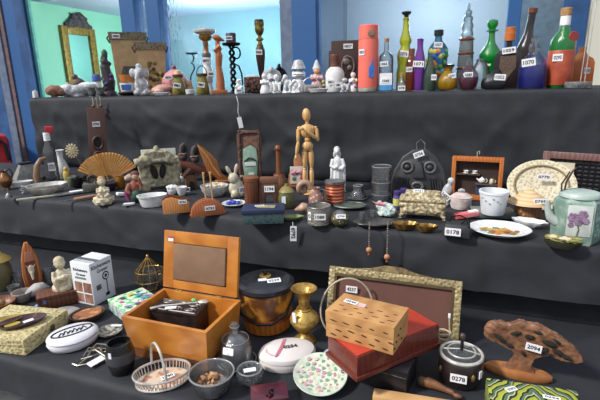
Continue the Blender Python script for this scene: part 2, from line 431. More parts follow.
cloth('tablecloth', 'black cloth over the top tier, hanging wrinkled behind the middle row of items', [(YT1, ZT, 0), (YM1+.012, ZT, 0), (YM1+.003, ZT-.004, .2), (YM1, ZT-.014, .3), (YM1-.004, ZT-.08, .7), (YM1+.012, ZT-.2, 1), (YM1+.012, ZM+.02, .8), (YM1+.03, ZM+.003, .3)], XL, 1.3, seed=1)
cloth('tablecloth', 'black cloth over the middle tier with its hem hanging above the picture frame', [(YM1+.05, ZM, 0), (YM0+.014, ZM, 0), (YM0+.004, ZM-.004, .2), (YM0, ZM-.014, .3), (YM0-.006, ZM-.07, .6), (YM0-.008, hemM, .9)], -3.2, 1.3, seed=5)
cloth('tablecloth', 'dark black cloth hanging in the recess under the middle tier', [(YR, ZM-.02, .5), (YR, ZB+.1, 1), (YR+.005, ZB+.003, .4)], -3.2, 1.3, seed=9)
cloth('tablecloth', 'black cloth over the lowest tier, its front edge crossing the bottom left corner', [(YR+.03, ZB, 0), (YB0+.014, ZB, 0), (YB0+.004, ZB-.004, .2), (YB0, ZB-.014, .3), (YB0-.004, ZB-.06, .6), (YB0-.006, hemB, .9)], -3.2, 1.0, seed=13)
# tables under the cloths
tw = mat('table_ply', (120, 100, 80), .8)
for (nm, y0, y1, z, xa, lab) in (('trestle_table', YM1+.05, YT1, ZT-.006, XL+.02, 'table under the black cloth of the top tier'), ('trestle_table', YM0+.1, YM1+.03, ZM-.006, -3.1, 'table under the black cloth of the middle tier'), ('trestle_table', YB0+.04, YR, ZB-.006, -3.1, 'table under the black cloth of the lowest tier')):
    g = G()
    g.box((xa+1.2)/2, (y0+y1)/2, z-.03, 1.2-xa, y1-y0, .028)
    o = finish(nm, g.bm, tw, False); o['label'] = lab; o['category'] = 'table'
    for px in (xa+.1, 1.1):
        for py in (y0+.04, y1-.04):
            l = finish('leg', G().box(px, py, 0, .04, .04, z-.031).bm, tw, False); l.parent = o
# ================================================================== TOP TIER
def LP(S, prof): return [(r, S.z(y)) for (r, y) in prof]
def bottle(name, label, cat, x, dy, prof, material, cap=None, tg=None, group=None, seg=24, rz=0, sy=1, lean=0, rot=0, liquid=None, body='body', band=None, wob=None):
    """prof: (radius, pixel row) top to bottom"""
    S = atT(x, dy); o = thing(name, label, cat, S, rz, group)
    pr = LP(S, prof); zb = pr[-1][1]; pr = [(r, z-zb) for r, z in pr]; off = -zb
    L = lambda g: g.rot(ry=math.radians(lean)) if lean else g
    part(body, L(G().lathe(pr+[(0, 0)], seg, sy=sy, wob=wob, rot=rot)), material)
    if cap:
        cn, cp, cm = cap; part(cn, L(G().lathe([(0, S.z(cp[0][1])+off)]+[(r, z+off) for r, z in LP(S, cp)]+[(0, S.z(cp[-1][1])+off)], 20)), cm)
    if liquid:
        lp, lm = liquid; part('liquid', L(G().lathe([(0, S.z(lp[0][1])+off)]+[(r, z+off) for r, z in LP(S, lp)]+[(0, S.z(lp[-1][1])+off)], seg, sy=sy)), lm)
    if band:
        bp, bmx, bn = band; part(bn, L(G().lathe([(r, z+off) for r, z in LP(S, bp)], seg, sy=sy)), bmx)
    if tg:
        ty, txt, w, h, yy, rr, dx = (list(tg)+[0]*7)[:7]
        tag(dx+math.sin(math.radians(lean))*(S.z(ty)+off), S.z(ty)+off, -yy, txt, w, h, ry=rr)
    return S, o

yel = glass('yellow_glass', (236, 236, 120), .55, dif=(236, 236, 60)); pur = glass('purple_glass', (186, 120, 214), .45, dif=(160, 80, 196))
grn = glass('green_glass', (80, 210, 120), .5, dif=(20, 184, 74)); amb = glass('amber_glass', (236, 166, 60), .5, dif=(220, 130, 30))
amy = glass('golden_glass', (240, 204, 60), .5, dif=(226, 176, 20)); dkb = glass('dark_brown_glass', (120, 78, 60), .45, dif=(50, 28, 24))
smk = glass('smoky_glass', (120, 118, 132), .5, dif=(40, 38, 48)); red_g = glass('russet_glass', (206, 124, 84), .5, dif=(160, 76, 44))
aqua = glass('aqua_glass', (230, 240, 244), .82, dif=(196, 220, 228), edge=1.2); pink_g = glass('magenta_glass', (226, 140, 200), .5, dif=(220, 100, 180))
cob = glass('cobalt_liquid', (40, 60, 214), .2, dif=(20, 44, 200)); plum = glass('plum_liquid', (180, 90, 124), .3, dif=(160, 66, 104))
fill_g = glass('filled_glass', (250, 251, 252), .985, .05, dif=(214, 220, 224), gloss=.7, edge=1.2)
grey_g = glass('grey_clear_glass', (240, 243, 243), .92, dif=(160, 170, 175))

# --- left end: crockery and small figures
S = atT(34.5, .012)
solo('white_candle_stub', 'tiny cream candle stub on the far left corner of the top tier', 'candle', S, G().lathe([(0, 8), (.5, 8), (.5, 7), (2.4, 6.6), (2.6, 0), (0, 0)], 16), white_cer)
S = atT(54, .04)
solo('clay_shell_pot', 'rough pinkish brown clay pot lying at the left end of the top tier', 'pot', S, G().sph(0, 0, 6, 8, 6, 6, 3).sph(5, -1, 4.5, 5, 5, 4.5).lathe([(3.5, 0), (4, 1), (0, 1)], 16).rough(1.1, .3, 2).move(z=.2), mat('clay', (158, 112, 90), .8, c2=(120, 84, 68), scale=60))
S = atT(68, .13); thing('lidded_bowl', 'white lidded bowl with a dark rim line beneath the gold mirror', 'bowl', S)
part('bowl', G().lathe([(0, 6.5), (9, 9), (9.5, 8.5), (7, 2), (4, 0), (0, 0)], 24), white_cer)
part('lid', G().lathe([(0, 14.5), (1.4, 14), (1.2, 12.6), (6, 11), (9.2, 9.2), (0, 9.1)], 24), white_cer)
S = atT(78, .06); thing('duck_tureen', 'grey and white bird shaped tureen in front of the white dishes', 'tureen', S)
part('body', G().sph(0, 0, 6, 12, 6, 6, 3).sph(-8, 0, 8, 5, 5, 5).sph(9, 0, 9, 5, 4, 4).lathe([(6, 0), (6, 2), (0, 2)], 16).fuse(.7), grey_white)
part('wing', G().sph(1, -4.2, 7, 7, 2.4, 4, 2), grey_white); part('wing', G().sph(1, 4.2, 7, 7, 2.4, 4, 2), grey_white)
S = atT(88, .25); thing('stacked_dish', 'plain white oval covered dish behind the bird tureen', 'dish', S)
part('bowl', G().lathe([(0, 6), (8.5, 10), (9, 9.6), (6.5, 2), (3.5, 0), (0, 0)], 24), white_cer); part('lid', G().lathe([(0, 14), (5, 13.4), (8.4, 11.5), (8.6, 10.1), (0, 10.1)], 24), white_cer)
S = atT(80, .33)
solo('carved_bird', 'small brown carved bird perched behind the white dishes', 'figurine', S, G().sph(0, 0, 12, 6, 4, 6, 2).sph(-3, 0, 19, 3, 2.6, 3).tube([(-5, 0, 19), (-7, 0, 18)], [1, .2]).tube([(4, 0, 11), (9, 0, 6)], [3, 1]).lathe([(4, 0), (3, 3), (2, 7), (0, 8)], 14).fuse(.7), mat('brown_resin', (112, 92, 86), .6, c2=(84, 66, 60), scale=90))
for (x, dy, lab) in ((92, .06, 'small dull pewter cup left of its twin at the cloth edge'), (100, .05, 'small dull pewter cup below the dark carved statuette')):
    S = atT(x, dy)
    solo('pewter_cup', lab, 'cup', S, G().lathe([(0, 2), (3.4, 2.5), (4.2, 9), (4.6, 9), (3.8, 2), (2.2, 1), (3, 0), (0, 0)], 18), pewter, group='pewter cups on the top tier')
S = atT(98, .36); thing('lidded_jar', 'small white jar with a blue lid beside the dark statuette', 'jar', S)
part('body', G().lathe([(0, 14), (2.6, 14), (4, 12), (4.2, 2), (3.4, 0), (0, 0)], 18), white_cer); part('lid', G().lathe([(0, 21), (3.6, 20.6), (4.2, 19), (4.2, 14.2), (0, 14.1)], 18), mat('blue_lid', (60, 90, 170), .4), label='blue lid')
S = atT(109, .13); z = S.z(50)/44
o = thing('carved_grape_statuette', 'tall dark carved statuette with purple clusters and a green crest', 'statuette', S)
g = G().lathe([(0, 5*z), (7, 4*z), (8, 0), (0, 0)], 18)
random.seed(3)
g.tube([(0, 0, 2*z), (1, 0, 14*z), (-1, 0, 28*z), (0, 0, 38*z)], [5, 6, 4.5, 2])
for i in range(26):
    a = random.uniform(0, 2*PI); h = random.uniform(5, 36)*z; q = 7-h*.09
    g.sph(q*math.cos(a)*.8, q*math.sin(a)*.6, h, 2.4, 2.2, 2.6, 1)
part('body', g.fuse(.7, 1), mat('dark_carving', (62, 48, 58), .5, c2=(40, 34, 34), scale=120))
g = G()
for i in range(9):
    a = random.uniform(0, 2*PI); g.sph(5.4*math.cos(a), 4.4*math.sin(a)-1, random.uniform(10, 20)*z, 2, 2, 2, 1)
part('grape_cluster', g, mat('purple_grapes', (84, 64, 120), .4)); part('crest', G().sph(0, 0, 40*z, 3, 2.4, 5).sph(-2.4, 0, 36*z, 2, 2, 3), mat('green_crest', (50, 84, 66), .5))

# --- tapered planters
def planter(x, dy, r1, yt, r0, label, deco):
    S = atT(x, dy); o = thing('tapered_planter', label, 'planter', S, 0, 'tapered planters on the top tier')
    h = S.z(yt)
    part('body', G().lathe([(0, 3), (r0-1, 3), (r1-1.2, h-1), (r1, h-1), (r0, 0), (0, 0)], 4, rot=PI/4, sy=1), mat('planter_tan', (196, 164, 122), .7, c2=(182, 148, 106), scale=40), ang=.4)
    q = r1*.7071
    part('rim', G().lathe([(r1-.8, h), (r1+1.4, h), (r1+.9, h-7), (r1-.9, h-7)], 4, rot=PI/4), mat('planter_rim', (66, 62, 52), .6, c2=(128, 118, 92), kind='voronoi', scale=90, mix=(.2, .6)), ang=.4)
    for sx in (-1, 1): part('handle', G().tube([(sx*(q+.6), 0, h-9), (sx*(q+3), 0, h-4), (sx*(q+1), 0, h-2)], .7), dark_wood)
    return S, h
S, h = planter(133.5, .48, 22.5, 34, 19, 'larger tan tapered planter painted with a dark hat above a red band', 0)
k = 13.6
part('painted_hat', G().prism(arc(1, h*.30, 10, 0, 180, 20, 14), .6, y=-k-1.2).rot(rx=math.radians(-3), about=(0, -k, h*.3)), mat('hat_paint', (64, 62, 60), .7, c2=(90, 88, 84), scale=60))
part('painted_band', G().box(1, -k-1.2, h*.26, 20, .7, 3), mat('red_band', (150, 66, 56), .7))
tag(-10, h-4, -18, '0881', 7, 4)
S, h = planter(154.5, .30, 19.5, 43.5, 15, 'smaller tan tapered planter painted with yellow and maroon flowers', 1)
cols = [('flower_yellow', (196, 180, 70)), ('flower_maroon', (84, 48, 44)), ('flower_olive', (110, 106, 50))]
random.seed(5)
for j, (n, c) in enumerate(cols):
    for i in range(8):
        a = random.uniform(0, 2*PI); q = random.uniform(0, 1)**.5
        zz = h*.38+q*math.sin(a)*h*.24
        part('painted_flower', G().sph(q*math.cos(a)*10, -11.2-zz/h*3.4-j*.25, zz, 2.2, .6, 2.2, 1), mat(n, c, .7))
S = atT(128, .07)
thing('orange_bowl', 'small orange bowl stacked over a blue and white cup', 'bowl', S); z1 = 12
part('bowl', G().lathe([(0, 14), (5, 15), (6.5, 21), (7, 21), (5.6, 14), (3.2, 13.2), (0, 13.2)], 20), mat('orange_glaze', (206, 128, 60), .35))
S = atT(128, .07); S2 = S
thing('blue_white_cup', 'blue and white cup standing in a dark saucer in front of the planter', 'cup', S)
part('cup', G().lathe([(0, 5), (6, 5.5), (7, 13), (7.6, 13), (6.4, 4.4), (4, 3.4), (0, 3.4)], 20), white_cer); part('blue_panel', G().prism([(-5.5, 5.6), (3, 5.6), (3.4, 11), (-6, 11)], .6, y=-7), mat('blue_glaze', (60, 110, 190), .4))
solo('dark_saucer', 'dark round saucer under the blue and white cup', 'saucer', S, G().lathe([(0, 1.6), (6, 1.8), (10, 3.3), (10.4, 3), (7, .4), (5, 0), (0, 0)], 22), black_pl)
S = atT(142, .07); z = S.z(63)/30
thing('elephant_figurine', 'grey sitting elephant figurine between the two planters', 'figurine', S)
part('body', G().sph(0, 0, 9*z, 7, 7, 9*z).sph(-1, -2, 21*z, 5.4, 5, 5.5).tube([(-2, -6, 21*z), (-4, -9, 16*z), (-3, -9.5, 9*z), (-1, -10, 6*z)], [2.4, 2, 1.5, 1.2]).sph(-5, -6, 3, 3.4, 4, 3.2).sph(5, -6, 3, 3.4, 4, 3.2).sph(-1, -1, 27*z, 3, 3, 3).lathe([(7, 0), (7, 3), (0, 3)], 16).fuse(.8), grey_white)
for sx in (-1, 1): part('ear', G().sph(-1+sx*6, 0, 21*z, 3.6, 1.3, 4.6, rot=(0, 0, sx*.4)), grey_white)
# pink
pinkm = mat('pink_glaze', (214, 150, 152), .35, c2=(200, 130, 134), scale=20)
S = atT(176, .19); z = S.z(65)/28; thing('pink_tureen', 'pink lidded tureen with a domed lid and dark knob', 'tureen', S)
part('body', G().lathe([(0, 14*z), (12.5, 14*z), (13, 12*z), (11, 5*z), (6, 1), (7, 0), (0, 0)], 26), pinkm)
part('lid', G().lathe([(0, 24*z), (4, 23.4*z), (9, 20*z), (12.6, 14.4*z), (0, 14.2*z)], 26), pinkm); part('knob', G().lathe([(0, 28*z), (2, 27.5*z), (2.6, 26*z), (1.2, 24.4*z), (1.4, 23.4*z), (0, 23.4*z)], 14), mat('knob_mauve', (128, 72, 84), .4))
tag(-6, 16*z, -12.5, '0874', 7, 4)
S = atT(160, .072); thing('pink_shell', 'pale pink conch shell lying in front of the pink tureen', 'shell', S)
part('shell', G().tube([(-8, 0, 4), (-5, 0, 4.6), (0, 0, 5.5), (5, 0, 6), (10, 0, 7), (13, 0, 7.5)], [2, 4, 5.2, 5, 2.6, .6], 14).rough(.5, .4, 3), mat('shell_pink', (206, 158, 146), .5, c2=(180, 120, 112), scale=40)); part('shell_lip', G().sph(-1, -4.4, 4, 5, 1.2, 2.6), mat('shell_inner', (232, 196, 186), .4))
S = atT(161, .024)
solo('white_saucer', 'small white saucer at the cloth edge under the pink shell', 'saucer', S, G().lathe([(0, 1.2), (5, 1.4), (8, 3), (8.4, 2.7), (6, .3), (0, 0)], 22, sy=.5), white_cer)
# olive jars
for (x, dy, yt, lab, hand, num) in ((179, .07, 76, 'olive green jar without handle, white tag on its front, before the pink tureen', 0, '0885'), (203, .06, 75, 'olive green jar with a raised wire handle beside the tall oil lamp', 1, '0887')):
    S = atT(x, dy); h = S.z(yt); thing('olive_jar', lab, 'jar', S, 0, 'olive jars on the top tier')
    part('body', G().lathe([(0, h), (4.4, h), (4.2, h-2), (6, h*.45), (6.6, 1), (6, 0), (0, 0)], 22), mat('olive_glaze', (138, 132, 60), .3, c2=(96, 90, 40), scale=18))
    part('rim', G().lathe([(4.2, h+1.6), (5.2, h+1.4), (5.2, h-1.2), (4.2, h-1.4)], 22), dark_wood)
    if hand: part('handle', G().tube(arc3(0, h, 5, 0, 180, 14, 9), .45), black_iron)
    else: part('stopper', G().lathe([(0, h+6), (3, h+5), (4, h+.4), (0, h+.2)], 16), mat('stopper_peach', (224, 184, 140), .6))
    tag(-1.5, h*.5, -6.8, num, 7, 5, ry=12)
S = atT(192, .26); thing('wire_candle_holder', 'black wire candle holder with an S shaped stem and flat plate', 'candle holder', S); h = S.z(53.5)
part('plate', G().lathe([(0, h), (5.6, h+.5), (5.6, h-.6), (0, h-.8)], 20).move(x=2.6), black_iron)
part('stem', G().tube([(2.6, 0, h), (4.5, 0, h-4), (3, 0, h-8), (1, 0, h-9), (3.5, 0, h-11), (4, 0, h-15), (0, 0, h-22), (-1, 0, h-28), (1, 0, 2)], .7), black_iron)
part('base', G().lathe([(0, 1.5), (5, 1), (5.4, 0), (0, 0)], 18), black_iron)
S = atT(190, .10); solo('clay_nugget', 'little tan clay dog between the two olive jars', 'figurine', S, G().sph(0, 0, 5, 4, 3.4, 5).sph(-1, -1, 11, 3, 3, 3).sph(-3.4, 0, 13, 1.2, 1, 2).sph(1.6, 0, 13, 1.2, 1, 2).lathe([(3.4, 0), (3.4, 2), (0, 2)], 12).fuse(.6), mat('tan_clay', (184, 148, 116), .7))
S = atT(190, .035); solo('white_trinket', 'tiny white trinket dish between the olive jars', 'dish', S, G().lathe([(0, 2), (3.6, 2.5), (4.4, 5.5), (4.8, 5.3), (4, 1), (2.4, 0), (0, 0)], 16), white_cer)
# oil lamp candlestick
S = atT(209, .12); Z = S.z; thing('oil_lamp_stand', 'tall brass and white oil lamp stand with a silver dish on top', 'candlestick', S)
part('dish', G().lathe(LP(S, [(0, 30), (9.5, 29.5), (10.6, 30.5), (10.4, 32.5), (6, 35), (0, 35)]), 26), silver)
part('finial', G().lathe(LP(S, [(0, 26), (1, 26.5), (1.2, 28.6), (4, 29.4), (0, 30)]), 14), silver)
part('bowl', G().lathe(LP(S, [(0, 35), (5.5, 35.2), (6.6, 37), (5, 40), (3, 41), (0, 41)]), 22), brass)
part('stem', G().lathe(LP(S, [(0, 41), (2.6, 41), (2.8, 46), (2.2, 47), (2.8, 52), (3.4, 53), (0, 53)]), 18), mat('copper_stem', (170, 122, 84), .4, .5))
part('collar', G().lathe(LP(S, [(0, 53), (4.2, 53), (4.6, 55), (4, 57), (3, 57.5), (0, 57.5)]), 18), pewter)
hb = Z(57.5); part('column', G().lathe([(0, hb), (4, hb), (3.6, hb-8), (4.4, hb-9), (4.6, hb*.35), (3.4, hb*.3), (5, 2), (6, 0), (0, 0)], 20), white_cer)
tag(-1, Z(61), -5, '0893', 7, 5); tag(3, Z(74), -5.6, '0866', 6, 5)
# carved wooden figure
S = atT(219.5, .06); Z = S.z; thing('carved_wood_figure', 'orange brown carved wood figure bowing its head over folded arms', 'figurine', S)
cw = mat('carved_orange_wood', (172, 102, 58), .45, c2=(140, 76, 40), kind='wave', scale=30)
part('base', G().box(0, 0, 0, 16, 11, Z(90), .8), cw)
part('body', G().tube([(1, 0, Z(91)), (1.6, 0, Z(80)), (.8, 0, Z(66)), (1.6, 0, Z(56)), (1, 0, Z(50))], [4.6, 4, 3, 3.8, 2.6], 14).tube([(1.6, 0, Z(54)), (-2, -2, Z(50)), (2.5, -2.5, Z(46)), (3.5, 0, Z(50))], [2.6, 2, 2, 2], 10).tube([(2, 0, Z(50)), (1, 0, Z(43))], [2, 1.8], 10).tube([(1, 0, Z(46)), (1.4, -.4, Z(38.5))], [2.4, 2], 10).sph(1, -.5, Z(38), 5, 3.2, 3, 2, (0, .35, 0)).tube([(3, 0, Z(39)), (8, 0, Z(41))], [2, .8]).fuse(.6), cw)
# wrought iron candlestick
S = atT(234, .18); Z = S.z; thing('iron_candlestick', 'black wrought iron candlestick with a twisted stem and dark candle', 'candlestick', S)
part('drip_plate', G().lathe(LP(S, [(0, 43.6), (8.6, 43), (9.2, 43.6), (8, 45.4), (3, 46.4), (0, 46.4)]), 24), black_iron)
g = G()
for k in range(2): g.tube([(2.1*math.cos(a*.9+k*PI), 2.1*math.sin(a*.9+k*PI), Z(46)-(Z(46)-2)*a/24) for a in range(25)], 1.3, 8)
part('stem', g, black_iron)
part('scroll', G().tube([(2, 0, Z(47))]+[(4.6+3.6*math.cos(math.radians(t)), 0, Z(53)+5.5*math.sin(math.radians(t))) for t in range(110, -160, -15)]+[(2, 0, Z(60))], .8), black_iron)
part('scroll', G().tube([(2, 0, Z(64)), (6, 0, Z(66)), (8.5, 0, Z(74)), (9, 0, Z(84)), (6, 0, Z(90))], .8), black_iron)
part('base', G().lathe([(0, 3), (4, 2.4), (9, 1), (9.4, 0), (0, 0)], 22), black_iron)
S2 = Spot(S.loc+Vector((0, 0, S.v*(Z(43.4)))))
thing('pillar_candle', 'short dark plum candle on the wrought iron candlestick', 'candle', S2)
part('candle', G().lathe([(0, 9.2), (.6, 9.2), (1, 9.8), (4.6, 10.3), (5, 9.6), (5, .2), (0, .2)], 22), mat('plum_wax', (62, 50, 66), .5)); part('wick', G().tube([(0, 0, 9.2), (0, 0, 11.5)], .25, 6), black_pl)
tag(-2, 5, -5.2, '0880', 6.5, 4)
# hanging tag with string from cloth edge
S = atT(239, .03); Z = S.z
thing('white_figurine', 'white kneeling figurine at the cloth edge below the iron candlestick', 'figurine', S)
part('body', G().lathe([(0, 7), (4, 6), (4.6, 2), (4.4, 0), (0, 0)], 16).sph(0, 0, 8, 3.2, 2.6, 3.4).sph(0, -.5, 13, 2.4, 2.3, 2.5).sph(-3, -2, 7, 1.4, 2.4, 1.4).sph(3, -2, 7, 1.4, 2.4, 1.4).fuse(.55), white_cer)
tag(0, 3.4, -4.8, '0869', 5.5, 3.5)

# dark tall wooden vase
S = atT(262, .30); Z = S.z; thing('wooden_candle_vase', 'tall tapered brown wooden candle vase with a gilded cup, tag on its belly', 'vase', S)
gilt = mat('gilt', (150, 130, 70), .4, .7, c2=(90, 76, 36), scale=60)
part('foot', G().lathe([(0, 5), (3, 4.4), (6, 1.6), (6.4, 0), (0, 0)], 20), dark_wood)
part('body', G().lathe(LP(S, [(0, 47), (3.4, 47), (4.6, 50), (4.6, 56), (3.2, 68), (2, 76), (2.2, 80)])+[(2.6, 4), (0, 4)], 20), dark_wood)
part('neck', G().lathe(LP(S, [(0, 36), (1.8, 36), (2, 38), (3.6, 38.6), (3.6, 40.2), (2, 41), (2.2, 44), (3.4, 45), (3.4, 47), (0, 47)]), 20), gilt)
part('cup', G().lathe(LP(S, [(0, 22), (4.3, 21.6), (4.6, 24), (3.8, 27), (4.4, 29), (3.4, 33), (1.6, 36), (0, 36)]), 20, wob=lambda a, z: 1+.05*math.cos(8*a)), gilt)
part('cap', G().lathe(LP(S, [(0, 19.4), (4, 19.6), (4.4, 20.4), (4.2, 22), (0, 22)]), 20), black_pl)
tag(-1.5, Z(52.5), -5, '0868', 6.5, 5)
S = atT(253, .12); Z = S.z
thing('carved_trinket_box', 'reddish brown carved box with a heap of clusters on its front', 'box', S)
part('body', G().box(0, 0, 0, 17, 12, Z(77), .8).rough(.5, .5, 4), mat('carved_red_brown', (104, 62, 52), .6, c2=(70, 42, 36), kind='voronoi', scale=110, bump=.8))
g = G(); random.seed(9)
for i in range(16): g.sph(random.uniform(-8, 8), -6.5+random.uniform(-1, .5), random.uniform(1.5, Z(82)), 2, 1.6, 1.8, 1)
part('carved_cluster', g, mat('carved_cluster', (84, 56, 48), .6)); part('paper_slip', G().box(0, 0, Z(77), 11, 8, 2, .3), PAPER, label='white paper on top')

# white figurines
def figure(name, label, x, dy, yt, kind, material=white_cer, w=1, group=None, cat='figurine'):
    S = atT(x, dy); h = S.z(yt); o = thing(name, label, cat, S, 0, group); u = h/20; q = w
    if kind == 'stand':      # robed child with arms at the chest
        g = G().lathe([(0, 9*u), (3.2*q, 8*u), (4.6*q, 3*u), (4.8*q, 0), (0, 0)], 18).sph(0, 0, 11*u, 3.4*q, 2.6*q, 3.6*u).sph(0, -.4, 17*u, 2.6*q, 2.5*q, 2.8*u).tube([(-3.2*q, 0, 13*u), (-3.4*q, -2*q, 10*u), (-.4, -3.4*q, 11*u)], [1.3*q, 1.2*q, 1*q], 8).tube([(3.2*q, 0, 13*u), (3.4*q, -2*q, 10*u), (.4, -3.4*q, 11*u)], [1.3*q, 1.2*q, 1*q], 8)
    elif kind == 'sit':      # seated with drawn up knees
        g = G().lathe([(0, 3*u), (4.6*q, 2*u), (5*q, 0), (0, 0)], 18).sph(0, 1, 7*u, 3.8*q, 3.4*q, 5*u).sph(-.4, 0, 15.6*u, 3*q, 2.8*q, 3.6*u).tube([(-2*q, -1, 4*u), (-2.6*q, -4*q, 8*u), (-2.4*q, -5*q, 2*u)], [1.7*q, 1.5*q, 1.3*q], 8).tube([(2*q, -1, 4*u), (2.6*q, -4*q, 8*u), (2.4*q, -5*q, 2*u)], [1.7*q, 1.5*q, 1.3*q], 8).tube([(3.4*q, 0, 11*u), (4*q, -2.6*q, 9*u), (1*q, -4*q, 9*u)], [1.2*q, 1.1*q, 1*q], 8).tube([(-3.4*q, 0, 11*u), (-4*q, -2.6*q, 9*u), (-1*q, -4*q, 9*u)], [1.2*q, 1.1*q, 1*q], 8)
    elif kind == 'lean':     # two leaning legs, bent over
        g = G().lathe([(0, 2*u), (4.6*q, 1.6*u), (5*q, 0), (0, 0)], 18).tube([(-3*q, 0, 1*u), (-2*q, -1, 6*u), (-.6*q, 0, 10*u)], [1.4*q, 1.5*q, 2*q], 8).tube([(3.4*q, 0, 1*u), (3*q, -1, 6*u), (.6*q, 0, 10*u)], [1.4*q, 1.5*q, 2*q], 8).tube([(0, 0, 9*u), (-.4, 0, 12*u), (-1, 0, 15*u)], [2.8*q, 3*q, 1.6*q], 10).sph(-1.4, -.4, 17*u, 2.6*q, 2.5*q, 2.8*u).tube([(2.6*q, 0, 14*u), (4.2*q, -1.6*q, 11*u), (3*q, -2.6*q, 7*u)], [1.2*q, 1.1*q, 1*q], 8).tube([(-3*q, 0, 14*u), (-4.4*q, -1.6*q, 12*u), (-3*q, -2.6*q, 16*u)], [1.2*q, 1.1*q, 1*q], 8)
    elif kind == 'angel':
        g = G().lathe([(0, 8*u), (3.4*q, 7*u), (5*q, 2*u), (5.2*q, 0), (0, 0)], 18).sph(0, 0, 11*u, 3.6*q, 2.8*q, 3.8*u).sph(0, -.4, 17*u, 2.7*q, 2.6*q, 2.9*u).sph(-5*q, 2, 13*u, 4*q, 1.1, 5*u, 2, (0, .5, 0)).sph(5*q, 2, 13*u, 4*q, 1.1, 5*u, 2, (0, -.5, 0)).tube([(-3*q, 0, 12*u), (-2*q, -3*q, 10*u), (0, -3.6*q, 11*u)], [1.2*q, 1.1*q, 1*q], 8).tube([(3*q, 0, 12*u), (2*q, -3*q, 10*u), (0, -3.6*q, 11*u)], [1.2*q, 1.1*q, 1*q], 8)
    part('body', g.fuse(.5*max(1, u*.9), 2), material)
    return S, o, u
GR = 'white figurines on the top tier'
figure('white_figurine', 'leftmost white figurine of the row, standing robed child', 265, .04, 73, 'stand', group=GR, w=1.05)
figure('angel_figurine', 'grey winged angel figurine behind the white children', 272, .16, 66, 'angel', grey_white, 1.1)
figure('white_figurine', 'white figurine sitting with drawn up knees, second of the row', 277, .06, 73, 'sit', group=GR)
figure('white_figurine', 'white figurine with bent legs and raised arm, third of the row', 287, .05, 74, 'lean', group=GR)
figure('white_figurine', 'white figurine leaning beside the silver basket, fourth of the row', 296, .05, 79, 'lean', group=GR)
figure('dark_cherub', 'dark little bird on a twig above the grey angel', 280, .27, 63, 'angel', black_iron, .8)
S, o, u = figure('bonnet_doll', 'white porcelain doll with a wide bonnet and peach face', 299, .17, 61, 'stand', group=None, w=1.5, cat='doll')
part('bonnet', G().lathe([(0, 21*u), (4, 20.4*u), (5.6, 17.5*u), (7.4, 15*u), (6.8, 14.6*u), (4.4, 17*u)], 22, y=1), grey_white); part('face', G().sph(0, -3.2, 16.8*u, 2.7, 1.6, 2.9), mat('porcelain_face', (226, 168, 140), .5), label='peach face')
part('collar', G().lathe([(3, 13.6*u), (6, 12.4*u), (7, 11.6*u), (5.6, 11.4*u), (3.2, 12*u)], 22), white_cer)
S, o, u = figure('cone_hat_doll', 'doll with a white pointed hat, orange face and pink jacket', 317, .13, 66, 'stand', mat('pink_jacket', (186, 110, 124), .6, c2=(214, 190, 190), scale=90), 1.5, cat='doll')
part('hat', G().lathe([(0, 25*u), (1.4, 24*u), (3, 20.5*u), (4.2, 18*u), (0, 18*u)], 18), mat('grey_felt', (204, 208, 210), .8), label='white pointed hat'); part('face', G().sph(0, -2.6, 16*u, 2.8, 1.8, 2.8), mat('orange_face', (226, 168, 84), .5), label='orange face')
part('flower', G().sph(6, -3, 8*u, 2, 1.6, 2).sph(7, -3, 5*u, 1.7, 1.5, 1.7), mat('pale_yellow', (206, 204, 130), .6))
S = atT(311, .07); thing('silver_basket', 'little silver mesh basket with handle behind the white figurines', 'basket', S)
part('basket', G().lathe([(0, 2), (6, 2), (8, 8), (8.6, 8), (6.6, 1), (5, 0), (0, 0)], 20, sy=.7), silver); part('handle', G().tube(arc3(0, 8, 8, 0, 180, 14, 7), .5), silver)
S = atT(318, .03); solo('white_oval_dish', 'low white oval dish at the cloth edge under the pointed hat doll', 'dish', S, G().lathe([(0, 1.4), (8, 1.8), (10, 4), (10.5, 3.8), (8, .4), (0, 0)], 24, sy=.6), white_cer)
S, o = bottle('stoneware_jug', 'white stoneware jug bottle with a brown neck', 'jug', 335, .10, [(0, 55), (4.6, 55), (5, 56.5), (4.2, 60), (4.3, 66)], mat('brown_neck', (112, 70, 58), .5), seg=24, body='neck')
Z = S.z; S_ = S
for ob in [c for c in o.children]: ob.location.z = 0
bpy.data.objects.remove(o.children[0]); 
part('neck', G().lathe(LP(S, [(0, 54.5), (4.8, 54.5), (5.2, 56), (4.3, 59), (4.6, 67), (0, 67)]), 22), mat('brown_neck', (112, 70, 58), .5), label='brown neck')
part('body', G().lathe([(0, Z(67)), (4.8, Z(67)), (8.4, Z(71)), (9.4, Z(75)), (9.4, 2), (8.6, 0), (0, 0)], 24), white_cer)
tag(-4, Z(82), -9.4, '0843', 6.5, 5); tag(4, Z(85), -9.6, '0849', 7, 5, ry=-6)
crest_m = mat('crest_metal', (120, 106, 100), .5, .3)
S = atT(346, .30); Z = S.z
thing('brown_plaque', 'plain dark brown plaque with a number tag, rear of the two', 'plaque', S, 0)
part('board', G().box(0, 0, 0, 29, 4, Z(40.5), .6), dark_wood); tag(2, Z(46.5), -2.6, '0837', 9, 5)
S = atT(344.5, .21); Z = S.z
thing('crest_plaque', 'dark brown plaque bearing a raised animal crest, front of the two', 'plaque', S, 0)
part('board', G().box(0, 0, 0, 31, 4, Z(50.5), .6), mat('plaque_brown', (66, 46, 42), .5, c2=(52, 36, 34)))
g = G().tube(arc3(3.5, Z(66), 6, -60, 240, 18, 9), .9).sph(2, -.5, Z(62), 3.4, 1, 3.6).tube([(-1, 0, Z(58)), (2, 0, Z(56)), (6, 0, Z(58))], 1).sph(5, -.5, Z(68), 2.6, 1, 3)
part('crest', g.move(y=-2.4), crest_m)
